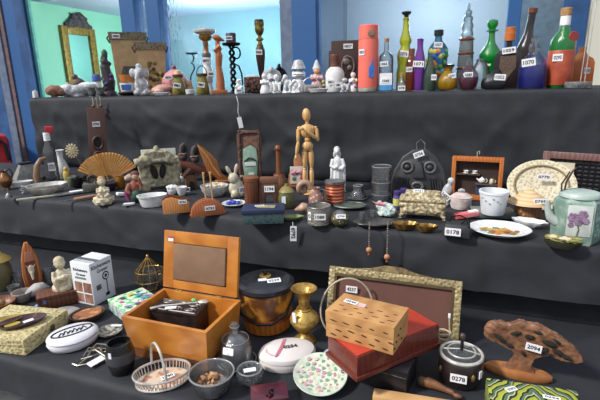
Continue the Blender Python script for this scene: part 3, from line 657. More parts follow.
figure('blossom_figurine', 'small white figurine left of the violet blossom figurine, before the crest plaque', 345, .05, 77, 'sit', grey_white, 1)
S, o, u = figure('blossom_figurine', 'small white figurine with violet and yellow blossoms beside the coral flask', 353, .06, 72, 'stand', white_cer, 1)
part('blossom', G().sph(-2.4, -3.6, 9*u, 1.5, 1.2, 1.5).sph(2.6, -3.8, 5*u, 1.5, 1.2, 1.5), mat('violet_glaze', (112, 90, 160), .4)); part('blossom', G().sph(1, -4, 12*u, 1.3, 1, 1.3), mat('yellow_glaze', (200, 180, 70), .4))
# coral flask
S = atT(368, .05); Z = S.z; coral = mat('coral_enamel', (232, 112, 96), .45, c2=(226, 104, 88), scale=8)
thing('coral_flask', 'tall coral pink insulated flask with a blue splash mark', 'flask', S)
part('cap', G().lathe(LP(S, [(0, 25), (8, 25), (9.2, 25.8), (9.4, 27), (9.4, 39.6), (0, 39.7)]), 28), coral)
part('body', G().lathe([(0, Z(39.9)), (9.6, Z(39.9)), (9.8, Z(41)), (10, 4), (0, 4)], 28), coral); part('base_ring', G().lathe([(0, 4), (9.8, 4), (9.8, .6), (9.4, 0), (0, 0)], 28), silver)
part('badge', G().lathe([(0, 1.2), (3, 1), (3.6, 0), (0, 0)], 18).rot(rx=PI/2).move(2.6, -8.9, Z(34.5)), mat('badge_tan', (150, 130, 110), .4, .6))
part('splash_mark', G().prism([(-2.6, -8), (0, -9), (2.6, -7), (3, -2), (2, 4), (.6, 9), (-.8, 4), (-2.8, 1)], .8).rot(rz=.3).move(3.2, -9.6, Z(69)), mat('splash_blue', (70, 130, 220), .5)); tag(-6.4, Z(52.5), -7.6, '0858', 6.5, 5.6, ry=0, rz=-38)

# --- the bottles
S, o = bottle('clear_bottle', 'clear flat bottle with cork and a blue and white label, beside the coral flask', 'bottle', 385.5, .06, [(2.2, 42), (2.2, 52), (6.6, 57), (7, 60), (7, 90), (6.4, 92)], grey_g, ('cork', [(1.8, 39), (2.4, 39.4), (2, 43)], cork), (65, '1066', 8, 5, 6.4, -4, -2), sy=.8)
Z = S.z; part('label', G().prism([(-6, 1), (6, 1), (6, 18), (-6, 18)], .5, y=-6.2), PAPER); part('label_band', G().prism([(-6, 1), (6, 1), (6, 6.4), (-6, 6.4)], .6, y=-6.5), mat('label_blue', (80, 160, 220), .5)); tag(0, 10.5, -6.6, '1068', 8, 4.6)
bottle('yellow_decanter', 'tall bulging yellow green glass bottle with a black stopper', 'bottle', 404, .16, [(2.2, 17), (3.4, 18.5), (2.6, 21), (3, 28), (4, 34), (5.6, 39), (5.8, 42), (4.4, 45), (4.4, 47), (7, 51), (8, 56), (7.2, 62), (7, 66), (8, 72), (8, 88), (7.4, 90)], yel, ('stopper', [(2.4, 11), (4.6, 11.6), (4.4, 13.4), (2.2, 15), (2, 18)], black_pl), (54, '1076', 8, 6, 8.2, 6, -1))
bottle('mini_bottle', 'small clear bottle with white tag and cork at the foot of the yellow bottle', 'bottle', 401.5, .03, [(2, 75), (2, 79), (4, 83), (4.4, 85), (4.4, 90), (4, 91)], clear_g, ('cork', [(1.8, 73), (2.3, 73.2), (2, 77)], cork), (88, '078', 7, 5, 4.6))
bottle('russet_bottle', 'slim russet brown bottle tucked behind the purple bottle', 'bottle', 410.5, .095, [(2.4, 48), (3, 49), (2.6, 55), (5, 60), (5.4, 64), (5.4, 88), (5, 90)], red_g, None, (69, '109', 6, 5, 5.6, 0, -2))
bottle('purple_bottle', 'slender purple glass bottle with a tag round its waist', 'bottle', 418.5, .05, [(2.6, 38), (3.2, 38.5), (3, 40), (2.8, 48), (4.4, 55), (5.2, 60), (5, 70), (4.6, 80), (4.6, 89), (4.2, 90)], pur, None, (63.5, '1071', 10.5, 6, 5.4, 4, -1))
bottle('grey_green_bottle', 'smoky grey green bottle in front of the mosaic bottle', 'bottle', 429, .05, [(2.6, 57), (2.8, 62), (4.6, 68), (6, 74), (6.4, 78), (6.4, 89), (6, 91)], glass('grey_green_glass', (176, 196, 182), .65, dif=(90, 120, 100)), None, (78, '1016', 5, 5.6, 6.4, 0, 4))
mosa = mat('mosaic_blue', (40, 120, 160), .3, c2=(60, 160, 180), kind='voronoi', scale=60)
S, o = bottle('mosaic_bottle', 'blue bottle covered in coloured mosaic chips with a black cap', 'bottle', 436, .14, [(3, 34), (3.2, 36), (3.6, 40), (7, 44), (9, 48), (9.6, 52), (9.2, 60), (8.6, 84), (8, 89)], glass('mosaic_glass', (110, 186, 214), .35, dif=(60, 140, 180)), ('cap', [(3.8, 29), (4.4, 29.4), (4.4, 34.6), (3.8, 35)], black_pl), (44.5, '1027', 8, 5, 7.6, 4), seg=6)
random.seed(12); zo = S.z(89); ch = [('chip_orange', (214, 130, 50)), ('chip_green', (90, 150, 70)), ('chip_yellow', (206, 190, 90)), ('chip_blue', (40, 90, 170)), ('chip_teal', (70, 170, 170))]
for i in range(58):
    a = random.uniform(PI, 2*PI); yy = random.uniform(50, 84); zz = S.z(yy)-zo; r = 9.4-(yy-50)*.02
    c = 1 if True else 0
    kk = math.cos(PI/6)/math.cos(((a) % (PI/3))-PI/6)
    n, c = ch[i % 5]; part('mosaic_chip', G().sph(r*kk*math.cos(a), r*kk*math.sin(a), zz, 2.9, 1.3, 2.8, 1), mat(n, c, .35))
bottle('perfume_bottle', 'squat golden yellow perfume bottle with a wide dark lip', 'bottle', 447, .05, [(5.4, 65), (5.6, 66), (4, 68.4), (3.6, 71), (6, 74), (9.4, 79), (9.8, 83), (8.6, 88), (6, 90)], amy, ('lip', [(4.6, 64.2), (5.9, 64.6), (5.8, 66.4), (4.6, 66.8)], dkb), (76, '1041', 7, 5, 7.4, -14, 4), wob=lambda a, z: 1+.03*math.cos(10*a))
S, o = bottle('tower_decanter', 'tall square decanter with a clear glass stopper of stacked beads', 'decanter', 463.5, .21, [(5.4, 38), (6, 39), (6.6, 50), (7.4, 66), (7.8, 80), (8, 90)], glass('taupe_glass', (214, 211, 204), .68, dif=(130, 126, 116)), None, None, seg=8)
Z = S.z; zo = -Z(90)
part('stopper', G().lathe([(r, z+zo) for r, z in LP(S, [(0, 4), (1, 4.6), (1.4, 8), (1.2, 10.6), (3.2, 12), (3.6, 14), (2.4, 16.4), (4.4, 18), (4.8, 20.4), (3.6, 23), (5.2, 25), (5.6, 28), (4.6, 31), (5.6, 33.6), (5.6, 37), (0, 37)])], 20), aqua)
for yy in (39, 53, 68): part('band', G().lathe([(r, z+zo) for r, z in LP(S, [(6.2+(yy-39)*.04, yy), (7.2+(yy-39)*.04, yy+.6), (7.2+(yy-39)*.04, yy+2), (6.2+(yy-39)*.04, yy+2.6)])], 8), mat('copper_band', (140, 84, 60), .4, .4))
bottle('round_flask', 'round clear flask half full of plum liquid', 'flask', 467.5, .045, [(3, 58), (3.4, 59), (3, 62), (3.2, 66), (6, 69), (9, 74), (9.6, 80), (8.6, 87), (6, 90)], fill_g, None, (75, '1043', 8, 5, 8.6, 0), liquid=([(8.4, 77), (8.9, 80), (8, 86.6), (5.6, 89.4)], plum))
bottle('clear_jar', 'empty clear round jar between the plum flask and dark flask', 'jar', 479, .145, [(4, 60), (4.6, 61), (4.2, 63), (7.4, 68), (9, 74), (9, 84), (7, 89), (6, 90)], clear_g)
bottle('green_decanter', 'green glass decanter with a round ball stopper and wide belly', 'decanter', 487.5, .25, [(2.6, 33.4), (3, 34), (3, 40), (4, 45), (7, 50), (10, 55), (10.6, 58), (9, 63), (6, 67), (5.6, 80), (7, 88), (7, 90)], grn, ('stopper', [(1.6, 21), (4.4, 22.4), (5.2, 25), (4.6, 28), (2.8, 31), (5.6, 32), (5.8, 33), (2.4, 33.8)], grn), (65, '1048', 6, 5, 6.8, 0, -2))
shield = mat('embossed_dark', (52, 36, 32), .4, c2=(96, 78, 64), kind='voronoi', scale=150, mix=(.1, .5))
S, o = bottle('orange_cap_bottle', 'dark square liquor bottle with an orange cap and embossed shield', 'bottle', 505.5, .16, [(3.4, 40), (3.6, 47), (8, 49), (15, 53), (17.6, 58), (17.4, 84), (16.6, 88)], dkb, ('cap', [(4, 26.6), (4.6, 27), (4.6, 32), (5, 32.4), (5, 40.4), (4.4, 40.6)], mat('orange_cap', (206, 112, 48), .45)), (50.5, '1059', 12, 6, 9.6, -6, 0), seg=4, rot=PI/4, sy=.6)
Z = S.z; part('shield', G().prism([(-7, Z(56)), (7, Z(56)), (7.4, Z(68)), (0, Z(79)), (-7.4, Z(68))], 1, y=-7.7), shield)
bottle('dark_flask', 'low dark smoky glass flask with a tag at the cloth edge', 'flask', 493.5, .04, [(3, 70), (3.6, 70.6), (3.4, 73), (9, 76), (12, 80), (12.4, 84), (11, 88), (9, 89)], smk, None, (77, '1052', 10, 6, 8.6, 4, 5), sy=.55)
bottle('tall_brown_bottle', 'tall dark brown wine bottle leaning right behind the cobalt bottle', 'bottle', 518, .33, [(3.4, 10.6), (3.4, 24), (4, 34), (7.6, 46), (8.6, 52), (8.6, 86), (8, 88)], dkb, ('cap', [(3.4, 9), (4.2, 9.4), (4.2, 14), (3.6, 14.4)], mat('foil_brown', (120, 66, 48), .35, .3)), None, lean=5)
S, o = bottle('cobalt_bottle', 'clear bottle with cobalt blue liquid and a tag on its shoulder', 'bottle', 530.5, .066, [(3, 36), (3.6, 36.6), (3.6, 39), (2.8, 41), (3.6, 44), (5.4, 47), (4.6, 51), (6, 54), (9.6, 58), (11.6, 63), (12.6, 68), (12.8, 86), (12, 88)], fill_g, None, (62, '1070', 12, 7.6, 11.8, -8, -4), liquid=([(11, 64.5), (12, 69), (12.1, 85.6), (11.4, 87.4)], cob))
bottle('magenta_bottle', 'pink magenta glass bottle between the cobalt and green bottles', 'bottle', 547, .18, [(3, 54), (3.4, 55), (3.2, 58), (6.6, 62), (7, 66), (7, 86), (6.6, 88)], pink_g)
gr2 = glass('emerald_glass', (60, 200, 100), .45, dif=(16, 168, 64))
S, o = bottle('green_gin_bottle', 'green glass spirit bottle with a white neck sleeve, wooden cap and red label', 'bottle', 557.5, .092, [(4, 24), (4.2, 27), (6, 32), (9.6, 37), (11.4, 42), (11.6, 50), (11.4, 84), (10.6, 88)], gr2, ('cap', [(4.4, 8), (4.9, 8.4), (4.9, 15.6), (4.4, 16)], cork), (58, '0295', 8.6, 7, 11.9, 0, -3), band=([(4.2, 16), (4.5, 16.2), (4.7, 25.4), (4.1, 26)], PAPER, 'neck_sleeve'))
Z = S.z; part('label', G().lathe([(11.75, 3), (11.9, 3.4), (11.95, Z(51)), (11.75, Z(50.6))], 28), mat('label_orange_red', (176, 84, 52), .5, c2=(150, 60, 40), scale=30), label='orange red label')
part('seal', G().lathe([(0, 1), (4.6, .8), (5, 0), (0, 0)], 20).rot(rx=PI/2, ).rot(rz=.6).move(8.4, -6.6, Z(37.5)), mat('red_seal', (170, 60, 60), .4, c2=(120, 40, 44)))
bottle('amber_bottle', 'square amber glass bottle at the right end of the top tier', 'bottle', 577.5, .20, [(4.4, 46), (4.8, 47), (4.6, 51), (7.4, 55), (14, 58), (16.4, 62), (16.6, 83), (16, 86)], amb, None, (70, '014', 5, 6, 7.6, 0, 6), seg=4, rot=PI/4, sy=.6)
S = atT(577, .022); thing('rod_stand', 'small grey metal stand holding two thin upright rods', 'stand', S)
part('base', G().box(0, 0, 0, 23, 7, 6.4, .5), pewter)
for x in (2, 5.5): part('rod', G().tube([(x, 0, 6), (x+1.5, 0, 98)], .45, 6), silver)
# ================================================================== MIDDLE TIER
def lz(S, prof, r=0): return [(q, S.z(y)) for q, y in prof]
def vase(name, label, cat, x, yb, prof, material, r0, tier='M', seg=26, group=None, sy=1, rz=0):
    """open or closed pot; prof (radius, height in pixels)"""
    S = at(x, yb, tier, r0); o = thing(name, label, cat, S, rz, group); part('body', G().lathe(prof, seg, sy=sy), material); return S, o
def bowlp(r, h, r0, t=.8):
    return [(0, t), (r0*.9, t), (r*.82, h*.55), (r-t, h), (r, h), (r*.9, h*.5), (r0, 0), (0, 0)]
def lean(g, deg, z=0): return g.rot(rx=math.radians(-deg), about=(0, 0, z))

red_m = mat('red_fabric', (196, 40, 50), .7, c2=(168, 28, 40), scale=12)
p_ = on_y(3, 175, YF-.22); p_.z = 0
S = Spot(p_); S2 = S
_h = lambda py: (lambda q: q.z)(on_y(3, py, YF-.22))/S.v
thing('red_backpack', 'red bag with a black strap hanging at the left edge beside the blue door', 'bag', S)
h0, h1 = _h(178), _h(134)
part('body', G().box(-10, 0, 0, 38, 26, h1, 6).rough(.8, .1), red_m); part('strap', G().tube([(-6, -14, h1*.86), (2, -15, h1-3), (6, -14.5, h1-9), (7, -14, h1-22)], 1.7), black_pl)

# far left end
S, o = vase('copper_pot', 'small round copper pot with a narrow neck at the far left', 'pot', 7, 190, [(0, 0), (3.4, 0), (3, 2), (6.2, 7), (6.4, 10), (4, 14), (2.4, 17), (3, 19), (2, 19), (0, 15)], mat('copper_pot', (140, 100, 66), .35, .7, c2=(90, 62, 42)), 4)
part('handle', G().tube([(2, 0, 18), (5, 0, 20), (7, 0, 16), (6, 0, 11)], .6), black_iron)
S = at(16, 191, 'M', 3); solo('white_dish', 'small flat white oblong dish at the left, beside the copper pot', 'dish', at(21.5, 187, 'M', 4), G().lathe(bowlp(11, 5, 8), 26, sy=.55), white_cer)
solo('brass_bell', 'tiny brass hand bell in front of the white oblong dish', 'bell', at(9, 198, 'M', 2), G().lathe([(0, 9), (.7, 9), (.7, 5), (2.6, 3), (3.4, 0), (0, .4)], 16), pewter)
S = at(28, 180, 'M', 6); thing('stone_ashtray', 'grey pyramid shaped stone box with a dark top beside the blue door', 'box', S, 12)
part('body', G().box(0, 0, 0, 25, 18, 15, .8, taper=.42), mat('grey_stone', (130, 128, 124), .7, c2=(104, 102, 100), scale=70)); part('lid', G().box(0, 0, 15, 11, 8, 2, .3), black_pl)
S = at(45, 186, 'M', 3); thing('horn_arch', 'curved brown horn standing as an arch behind the silver bowl', 'horn', S, 10)
part('horn', G().tube([(-5, 0, 1), (-6, 0, 10), (-4, 0, 20), (0, 0, 26), (4, 0, 27), (6, 0, 24)], [3.4, 3.2, 2.8, 2.2, 1.5, .5], 12), mat('horn_brown', (146, 116, 92), .4, c2=(102, 78, 60), kind='wave', scale=40)); part('foot', G().lathe([(0, 3), (4, 2.4), (5, 0), (0, 0)], 16).move(-5, 0, 0), dark_wood)
S = at(54, 182, 'M', 5); Z = S.z; thing('red_cap_bottle', 'tall clear glass bottle with a bright red square cap', 'bottle', S)
part('body', G().lathe([(0, Z(132)), (2.4, Z(132)), (2.6, Z(142)), (5.4, Z(150)), (6, Z(154)), (6, 2), (5.4, 0), (0, 0)], 22), glass('grey_bottle', (200, 204, 206), .72, dif=(150, 156, 158)))
part('neck_sleeve', G().lathe([(2.5, Z(141)), (3, Z(140.6)), (3, Z(133)), (2.5, Z(132.6))], 18), PAPER); part('cap', G().box(2.4, 0, Z(132.4), 6.6, 5, 5.6, .6, ry=.12), mat('red_cap', (214, 40, 56), .4)); tag(0, Z(166), -6.4, '0731', 6, 8)
S = at(63.5, 179, 'M', 6); Z = S.z; thing('painted_vase', 'white vase with blue speckled drawings and a narrow flared neck', 'vase', S)
part('body', G().lathe([(0, Z(156)), (2, Z(151)), (4.2, Z(150)), (3.2, Z(152)), (2.6, Z(158)), (4.6, Z(163)), (6.6, Z(169)), (6.8, 5), (5.4, 0), (0, 0)], 24), mat('vase_speckle', (130, 144, 160), .35, c2=(222, 224, 220), kind='voronoi', scale=120, mix=(.1, .3)))
S = at(67.5, 182, 'M', 2); thing('yellow_bird', 'small yellow and brown bird figurine at the foot of the painted vase', 'figurine', S)
part('body', G().sph(0, 0, 6, 3.4, 2.6, 6.4).sph(0, -.4, 13, 2.2, 2, 2.4).lathe([(2.4, 0), (2.4, 1.4), (0, 1.4)], 12).fuse(.6), mat('yellow_bird', (214, 184, 90), .5)); part('wing', G().sph(2.6, 0, 6, 1.3, 2, 4.4), mat('wing_brown', (150, 96, 56), .5))
S = at(45, 184, 'M', 5)
solo('dark_tin', 'small dark dented tin standing behind the silver bowl', 'tin', at(40, 186, 'M', 3.4), G().lathe([(0, 9), (3.4, 9), (3.8, 7), (3.6, 0), (0, 0)], 18).rough(.4, .4), pewter)
solo('dark_bird', 'dark crouching metal bird behind the silver bowl, below the horn', 'figurine', at(49.5, 187, 'M', 3), G().sph(0, 0, 5, 5, 3, 3.6).sph(-4, 0, 9, 2, 1.8, 2).tube([(3, 0, 6), (8, 0, 9)], [1.6, .5]).lathe([(2.4, 0), (2.4, 3), (0, 3)], 12).fuse(.6), black_iron)
S = at(48, 197, 'M', 17); thing('silver_bowl', 'wide oval silver bowl with a rolled rim and side handle', 'bowl', S, 4)
part('bowl', G().lathe([(0, 1.4), (11, 1.6), (16, 6), (17.6, 9.4), (19.2, 9.6), (19, 8.4), (17.4, 6), (12, .4), (10, 0), (0, 0)], 32, sy=.66), silver); part('handle', G().tube([(-17, 0, 9), (-21, 0, 10.5), (-20.6, -3, 10.5), (-17, -3, 9)], .8), silver)
solo('letter_knife', 'slim ivory letter knife lying in front of the silver bowl', 'knife', at(37, 198, 'M', 0), G().prism([(-18, -1), (10, -1.6), (16, -1), (18, 0), (16, 1.4), (-18, 1.2)], 1.2, plane='xy').rot(rz=-.08), mat('ivory_bone', (220, 214, 190), .4))
S = at(15, 196, 'M', 3)
S = at(23, 194, 'M', 4); solo('glass_stopper', 'small faceted glass stopper left of the silver bowl', 'stopper', S, G().lathe([(0, 6), (2.6, 5), (3, 3), (1, 1.6), (2, 0), (0, 0)], 8), clear_g)
# dried flower
S = at(83, 181, 'M', 3); Z = S.z; thing('dried_flower', 'pale dried flower on a thin curved stem in a small dark pot', 'flower', S)
part('pot', G().lathe([(0, 4), (3, 4.4), (3.6, 3), (2.6, 0), (0, 0)], 16), black_pl); part('stem', G().tube([(0, 0, 3), (1, 0, 12), (-1, 0, 20), (-5, 0, 27)], .5), mat('stem_olive', (120, 110, 70), .7))
g = G()
for k in range(14):
    a = 2*PI*k/14; g.sph(-6+4.2*math.cos(a), -.4, 30+5.4*math.sin(a), 2.2, .8, 1.1, 1, (0, -a, 0))
for k in range(7):
    a = 2*PI*k/7; g.sph(-6+2*math.cos(a), -1.2, 30+2.6*math.sin(a), 1.6, .8, 1.2, 1, (0, -a, 0))
part('petals', g.sph(-6, -.6, 30, 2.4, 1.2, 2.6), mat('petal_cream', (226, 212, 176), .8, c2=(200, 184, 144), scale=200), stuff=True)
# plaque with two oval holes (leans on the back cloth)
S = at(100, 177, 'M', 2); Z = S.z; thing('oval_hole_plaque', 'dark brown wooden plaque with two oval carved rings and a white tag, hung with beads', 'plaque', S)
h = Z(108); part('board', lean(G().box(0, 0, 0, 16.5, 3, h, .6), 5).rot(ry=.07), mat('plaque_red_brown', (92, 60, 50), .5, c2=(66, 42, 36), kind='wave', scale=24, stretch=(1, 1, .2)))
for cz in (Z(143), Z(158)):
    part('oval_ring', lean(G().tube([(4.4*math.cos(2*PI*k/20), -2.2, cz+6*math.sin(2*PI*k/20)) for k in range(20)], 1.3, 8, True), 5).rot(ry=.07), dark_wood)
    part('oval_hollow', lean(G().lathe([(0, .5), (4, .4), (4.2, 0), (0, 0)], 20, sy=1.4).rot(rx=PI/2).move(0, -1.6, cz), 5).rot(ry=.07), mat('hollow_black', (24, 20, 20), .8))
tag(3, Z(124.5), -2.4+(Z(124))*.085, '0705', 7, 5)
S = Spot(on_y(98, 108, YM1-.035)); thing('bead_strand', 'three short hanging strings with little wooden bells above the brown plaque', 'beads', S)
for x, y in ((-4, 106), (-.5, 110), (3, 106)):
    part('string', G().tube([(x, 0, S.z(97)), (x*.9, 0, S.z(y-2))], .45, 6), mat('twine', (190, 180, 160), .8)); part('bead', G().sph(x, 0, S.z(y), 1.7, 1.7, 2.1), mid_wood)
# fan
S = at(109, 184, 'M', 2); Z = S.z; thing('folding_fan', 'open folding fan of golden brown slats standing among the trinkets', 'fan', S)
fan_m = mat('fan_wood', (222, 168, 98), .5, c2=(204, 148, 78), scale=60)
g = G(); cz = 5.5; R1 = (Z(153)-1.5)/.97; nsl = 22
pts = []
for k in range(nsl*2+1):
    a = math.radians(26+128*k/(nsl*2)); r = R1*(1 if k % 2 else .985)
    pts.append((r*math.cos(a), -.5 if k % 2 else .5, cz-4+r*.97*math.sin(a)))
for k in range(nsl*2):
    A, B = pts[k], pts[k+1]; c = (0, 0, cz-4)
    ia = [Vector(c)+(Vector(q)-Vector(c))*.22 for q in (A, B)]
    v = [g.bm.verts.new(q) for q in (A, B, ia[1], ia[0])]; w_ = [g.bm.verts.new(Vector(q)+Vector((0, 1, 0))) for q in (A, B, ia[1], ia[0])]
    g.bm.faces.new(v); g.bm.faces.new(w_[::-1])
    for i in range(4): g.bm.faces.new((v[i], w_[i], w_[(i+1) % 4], v[(i+1) % 4]))
part('leaf', g.move(z=.5), fan_m, ang=.2)
for sgn in (26, 100): 
    a = math.radians(sgn); part('guard_stick', G().tube([(0, -1.2, cz-3), (R1*math.cos(a), -1.4, cz-3.5+R1*.97*math.sin(a))], .6), mat('fan_guard', (190, 134, 72), .5))
part('stand', G().box(0, 0, 0, 12, 4, 2.4, .5), dark_wood)
# cluster in front of the fan
S = at(78, 188, 'M', 5); thing('dark_mug', 'dark mug lying by the flower with a ring handle', 'mug', S, -20)
part('cup', G().lathe([(0, 2), (4, 2), (4.4, 9), (5, 9), (5, 1), (4, 0), (0, 0)], 22), black_iron); part('handle', G().tube([(5, 0, 7.6), (9, 0, 7), (9, 0, 3), (5, 0, 2)], .9), black_iron)
S = at(93, 192, 'M', 5); thing('ring_box', 'grey green box with a dark wooden ring standing on it', 'box', S, -10)
part('box', G().box(0, 0, 0, 17, 9, 8, 1), mat('grey_green', (92, 96, 86), .6, c2=(70, 72, 64))); part('ring', G().tube([(1+4*math.cos(2*PI*k/20), -1, 11.6+4*math.sin(2*PI*k/20)) for k in range(20)], 1.3, 8, True), dark_wood)
vase('purple_glass_bowl', 'low purple glass bowl under the fan', 'bowl', 109.5, 191, bowlp(8, 7.4, 5), glass('purple_bowl', (120, 90, 140), .5, dif=(80, 60, 96)), 5)
S, o = vase('amber_votive', 'rounded amber yellow glass votive cup right of the fan', 'cup', 120.5, 188, [(0, 1), (3.6, 1.4), (4.6, 6), (3.4, 10.8), (4, 11), (5.2, 6), (4, 0), (0, 0)], glass('amber_votive', (226, 176, 60), .45, dif=(206, 150, 30)), 4)
S = at(130, 184, 'M', 3); thing('pale_conch', 'small pale pinkish conch shell leaning behind the red and green figure', 'shell', S, 30); part('shell', G().tube([(-6, 0, 3), (-3, 0, 4.4), (1, 0, 5), (5, 0, 5), (9, 0, 6)], [1, 3.4, 4.2, 3, .7], 14).rough(.6, .4, 7).move(z=.7), mat('conch_pale', (206, 184, 168), .5, c2=(166, 136, 120), scale=50))
S = at(73, 187, 'M', 4); thing('green_pot', 'small dull green pot with a rolled lip between the painted vase and dried flower', 'pot', S); part('body', G().lathe([(0, 2), (2.6, 2), (4.4, 6), (3.2, 9.4), (4, 10), (4.8, 9.6), (5.2, 5.6), (3.6, 0), (0, 0)], 22), mat('dull_green', (104, 112, 90), .45, c2=(78, 86, 70)))
S = at(121, 197, 'M', 4); solo('white_shard', 'small folded white paper lying before the amber cup', 'paper', S, G().box(0, 0, 0, 8, 6, 2.6, .4, rz=.3, ry=.2).move(z=.9), PAPER)
S = at(83, 200, 'M', 1); thing('carving_knife', 'knife with a pale wooden handle lying left of the cherub', 'knife', S, 8)
part('handle', G().tube([(-8, 0, 1.7), (0, 0, 1.9), (9, 0, 2.1), (16, 0, 1.9)], [1.5, 1.7, 1.8, 1.2], 10), mat('handle_wood', (176, 134, 100), .6)); part('blade', G().prism([(-26, 1.4), (-8, 1.2), (-8, -1), (-22, -.6)], .6, plane='xy', z=1.3), pewter)
S = at(72, 194, 'M', 3); thing('silver_tray', 'flat grey metal tray lying behind the carving knife', 'tray', S, 6); part('tray', G().box(0, 0, 0, 30, 12, 1.6, .4), pewter); part('card', G().box(4, 0, 1.6, 12, 6, .5), PAPER)
# cherub on a base
S = at(104.5, 205, 'M', 8); thing('cherub_figurine', 'cream cherub with folded arms sitting on a ruffled base', 'figurine', S)
part('base', G().lathe([(0, 8), (5, 8), (9.4, 6), (10, 3), (8.4, 0), (0, 0)], 36, wob=lambda a, z: 1+.1*math.cos(7*a+z)), ivory)
part('body', G().sph(0, 0, 12, 5, 4.4, 6).sph(0, -.6, 21.6, 4, 3.8, 4.4).tube([(-4.4, 0, 15), (-5, -3, 12), (-1, -4.4, 13)], [1.8, 1.7, 1.5]).tube([(4.4, 0, 15), (5, -3, 12), (1, -4.4, 13)], [1.8, 1.7, 1.5]).tube([(-2.6, -2, 9), (-4.6, -6, 9), (-1, -7, 7.6)], [2.2, 2, 1.6]).tube([(2.6, -2, 9), (4.6, -6, 9), (1, -7, 7.6)], [2.2, 2, 1.6]).sph(0, -4.2, 21, .9, .9, .9, 1).sph(-3.9, 0, 21.6, .9, .7, 1.2, 1).sph(3.9, 0, 21.6, .9, .7, 1.2, 1).fuse(.55), ivory)
part('hair', G().sph(0, .6, 23, 4.2, 3.9, 4.2).rough(.5, .5), mat('cherub_hair', (176, 142, 92), .6), label='tan hair')
# colourful seated figure
S = at(136, 203, 'M', 6); thing('jester_figure', 'small seated figure in red, green and purple clothes leaning on its hand', 'figurine', S, -8)
part('body', G().sph(0, 1, 14, 5, 4, 8).tube([(-4, 0, 18), (-7, -3, 13), (-4, -5, 9)], [2.2, 2, 1.6]).tube([(4, 0, 19), (7, -2, 16), (5, -3, 24)], [2.2, 2, 1.6]).fuse(.7), mat('figure_red', (126, 56, 48), .7, c2=(150, 96, 70), scale=60))
part('skirt', G().sph(1.5, -2, 6, 6.5, 5, 6.4).lathe([(5, 0), (5, 3), (0, 4)], 16).fuse(.8), mat('figure_green', (44, 76, 56), .7, c2=(30, 54, 44))); part('sash', G().tube([(-6, -1, 2), (-8, -1, 9), (-5, -3, 14)], [2, 2.6, 1.6]), mat('figure_purple', (140, 60, 120), .7))
part('head', G().sph(2, -1, 25, 3.4, 3.2, 3.8), mat('skin_clay', (190, 150, 120), .6)); part('hat', G().sph(2, .4, 27.4, 4.4, 3.8, 3.2), mat('figure_hat', (110, 60, 50), .7))
S = at(128, 206, 'M', 2); solo('torn_paper', 'crumpled bit of white paper at the cloth edge by the red and green figure', 'paper', S, G().prism([(-5, -3), (0, -2), (5, -1), (7, 2), (2, 1.6), (-3, 3)], 1.3, plane='xy').rough(.8, .5, 2).move(z=.9), PAPER)
# white board and stone face
S = at(161, 178, 'M', 2); Z = S.z; solo('white_board', 'pale square board standing behind the carved stone grotto', 'board', S, lean(G().box(0, 0, 0, 33, 2, Z(149), .3), 7), mat('board_cream', (216, 216, 196), .7))
S = at(160, 192, 'M', 6); Z = S.z; thing('stone_grotto', 'rough lichen grey stone carving with two arched openings under a gable', 'carving', S, 5)
stone = mat('lichen_stone', (178, 168, 140), .9, c2=(122, 118, 98), scale=70, bump=.8, mix=(.3, .62))
h = Z(152)
g = G().box(0, 0, 0, 36, 9, h*.82, 1.5).box(0, -1, h*.66, 42, 12, h*.16, 1.5).prism([(-20, h*.74), (20, h*.74), (9, h), (-9, h)], 11)
g.sph(0, 0, h+1, 3, 3, 3).sph(-16, -3, 5, 6, 5, 6).sph(16, -3, 6, 6, 5, 7).sph(-10, -4, h*.8, 5, 4, 4).sph(10, -4, h*.8, 5, 4, 4).sph(19, 0, h*.5, 4, 4, 9)
part('body', g.fuse(1.1, 1).rough(1.3, .22, 1).move(z=1.6), stone)
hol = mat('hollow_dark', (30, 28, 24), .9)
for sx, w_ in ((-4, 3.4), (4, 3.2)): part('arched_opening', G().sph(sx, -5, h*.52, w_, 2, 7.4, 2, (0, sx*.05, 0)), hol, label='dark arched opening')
part('base_gap', G().box(2, -5.6, 2.5, 22, 2, 3.4, 1), hol, label='dark slot under the arches'); part('gable_shade', G().tube([(-13, -6.6, h*.66), (-4, -6.8, h*.76), (6, -6.8, h*.75), (14, -6.6, h*.66)], [.8, 1.6, 1.6, .8]), mat('gable_shade_dark', (62, 64, 48), .9))  # dark tube paints the shade under the gable
S = at(153, 208.5, 'M', 12); thing('oval_dish', 'deep white oval baking dish with a ridged rim near the cloth edge', 'dish', S)
part('bowl', G().lathe([(0, 1.5), (10, 1.6), (12.6, 9), (13.6, 11), (14.8, 11), (14.4, 9.6), (13.2, 9), (11.6, 2), (10.4, 0), (0, 0)], 32, sy=.72), white_cer)
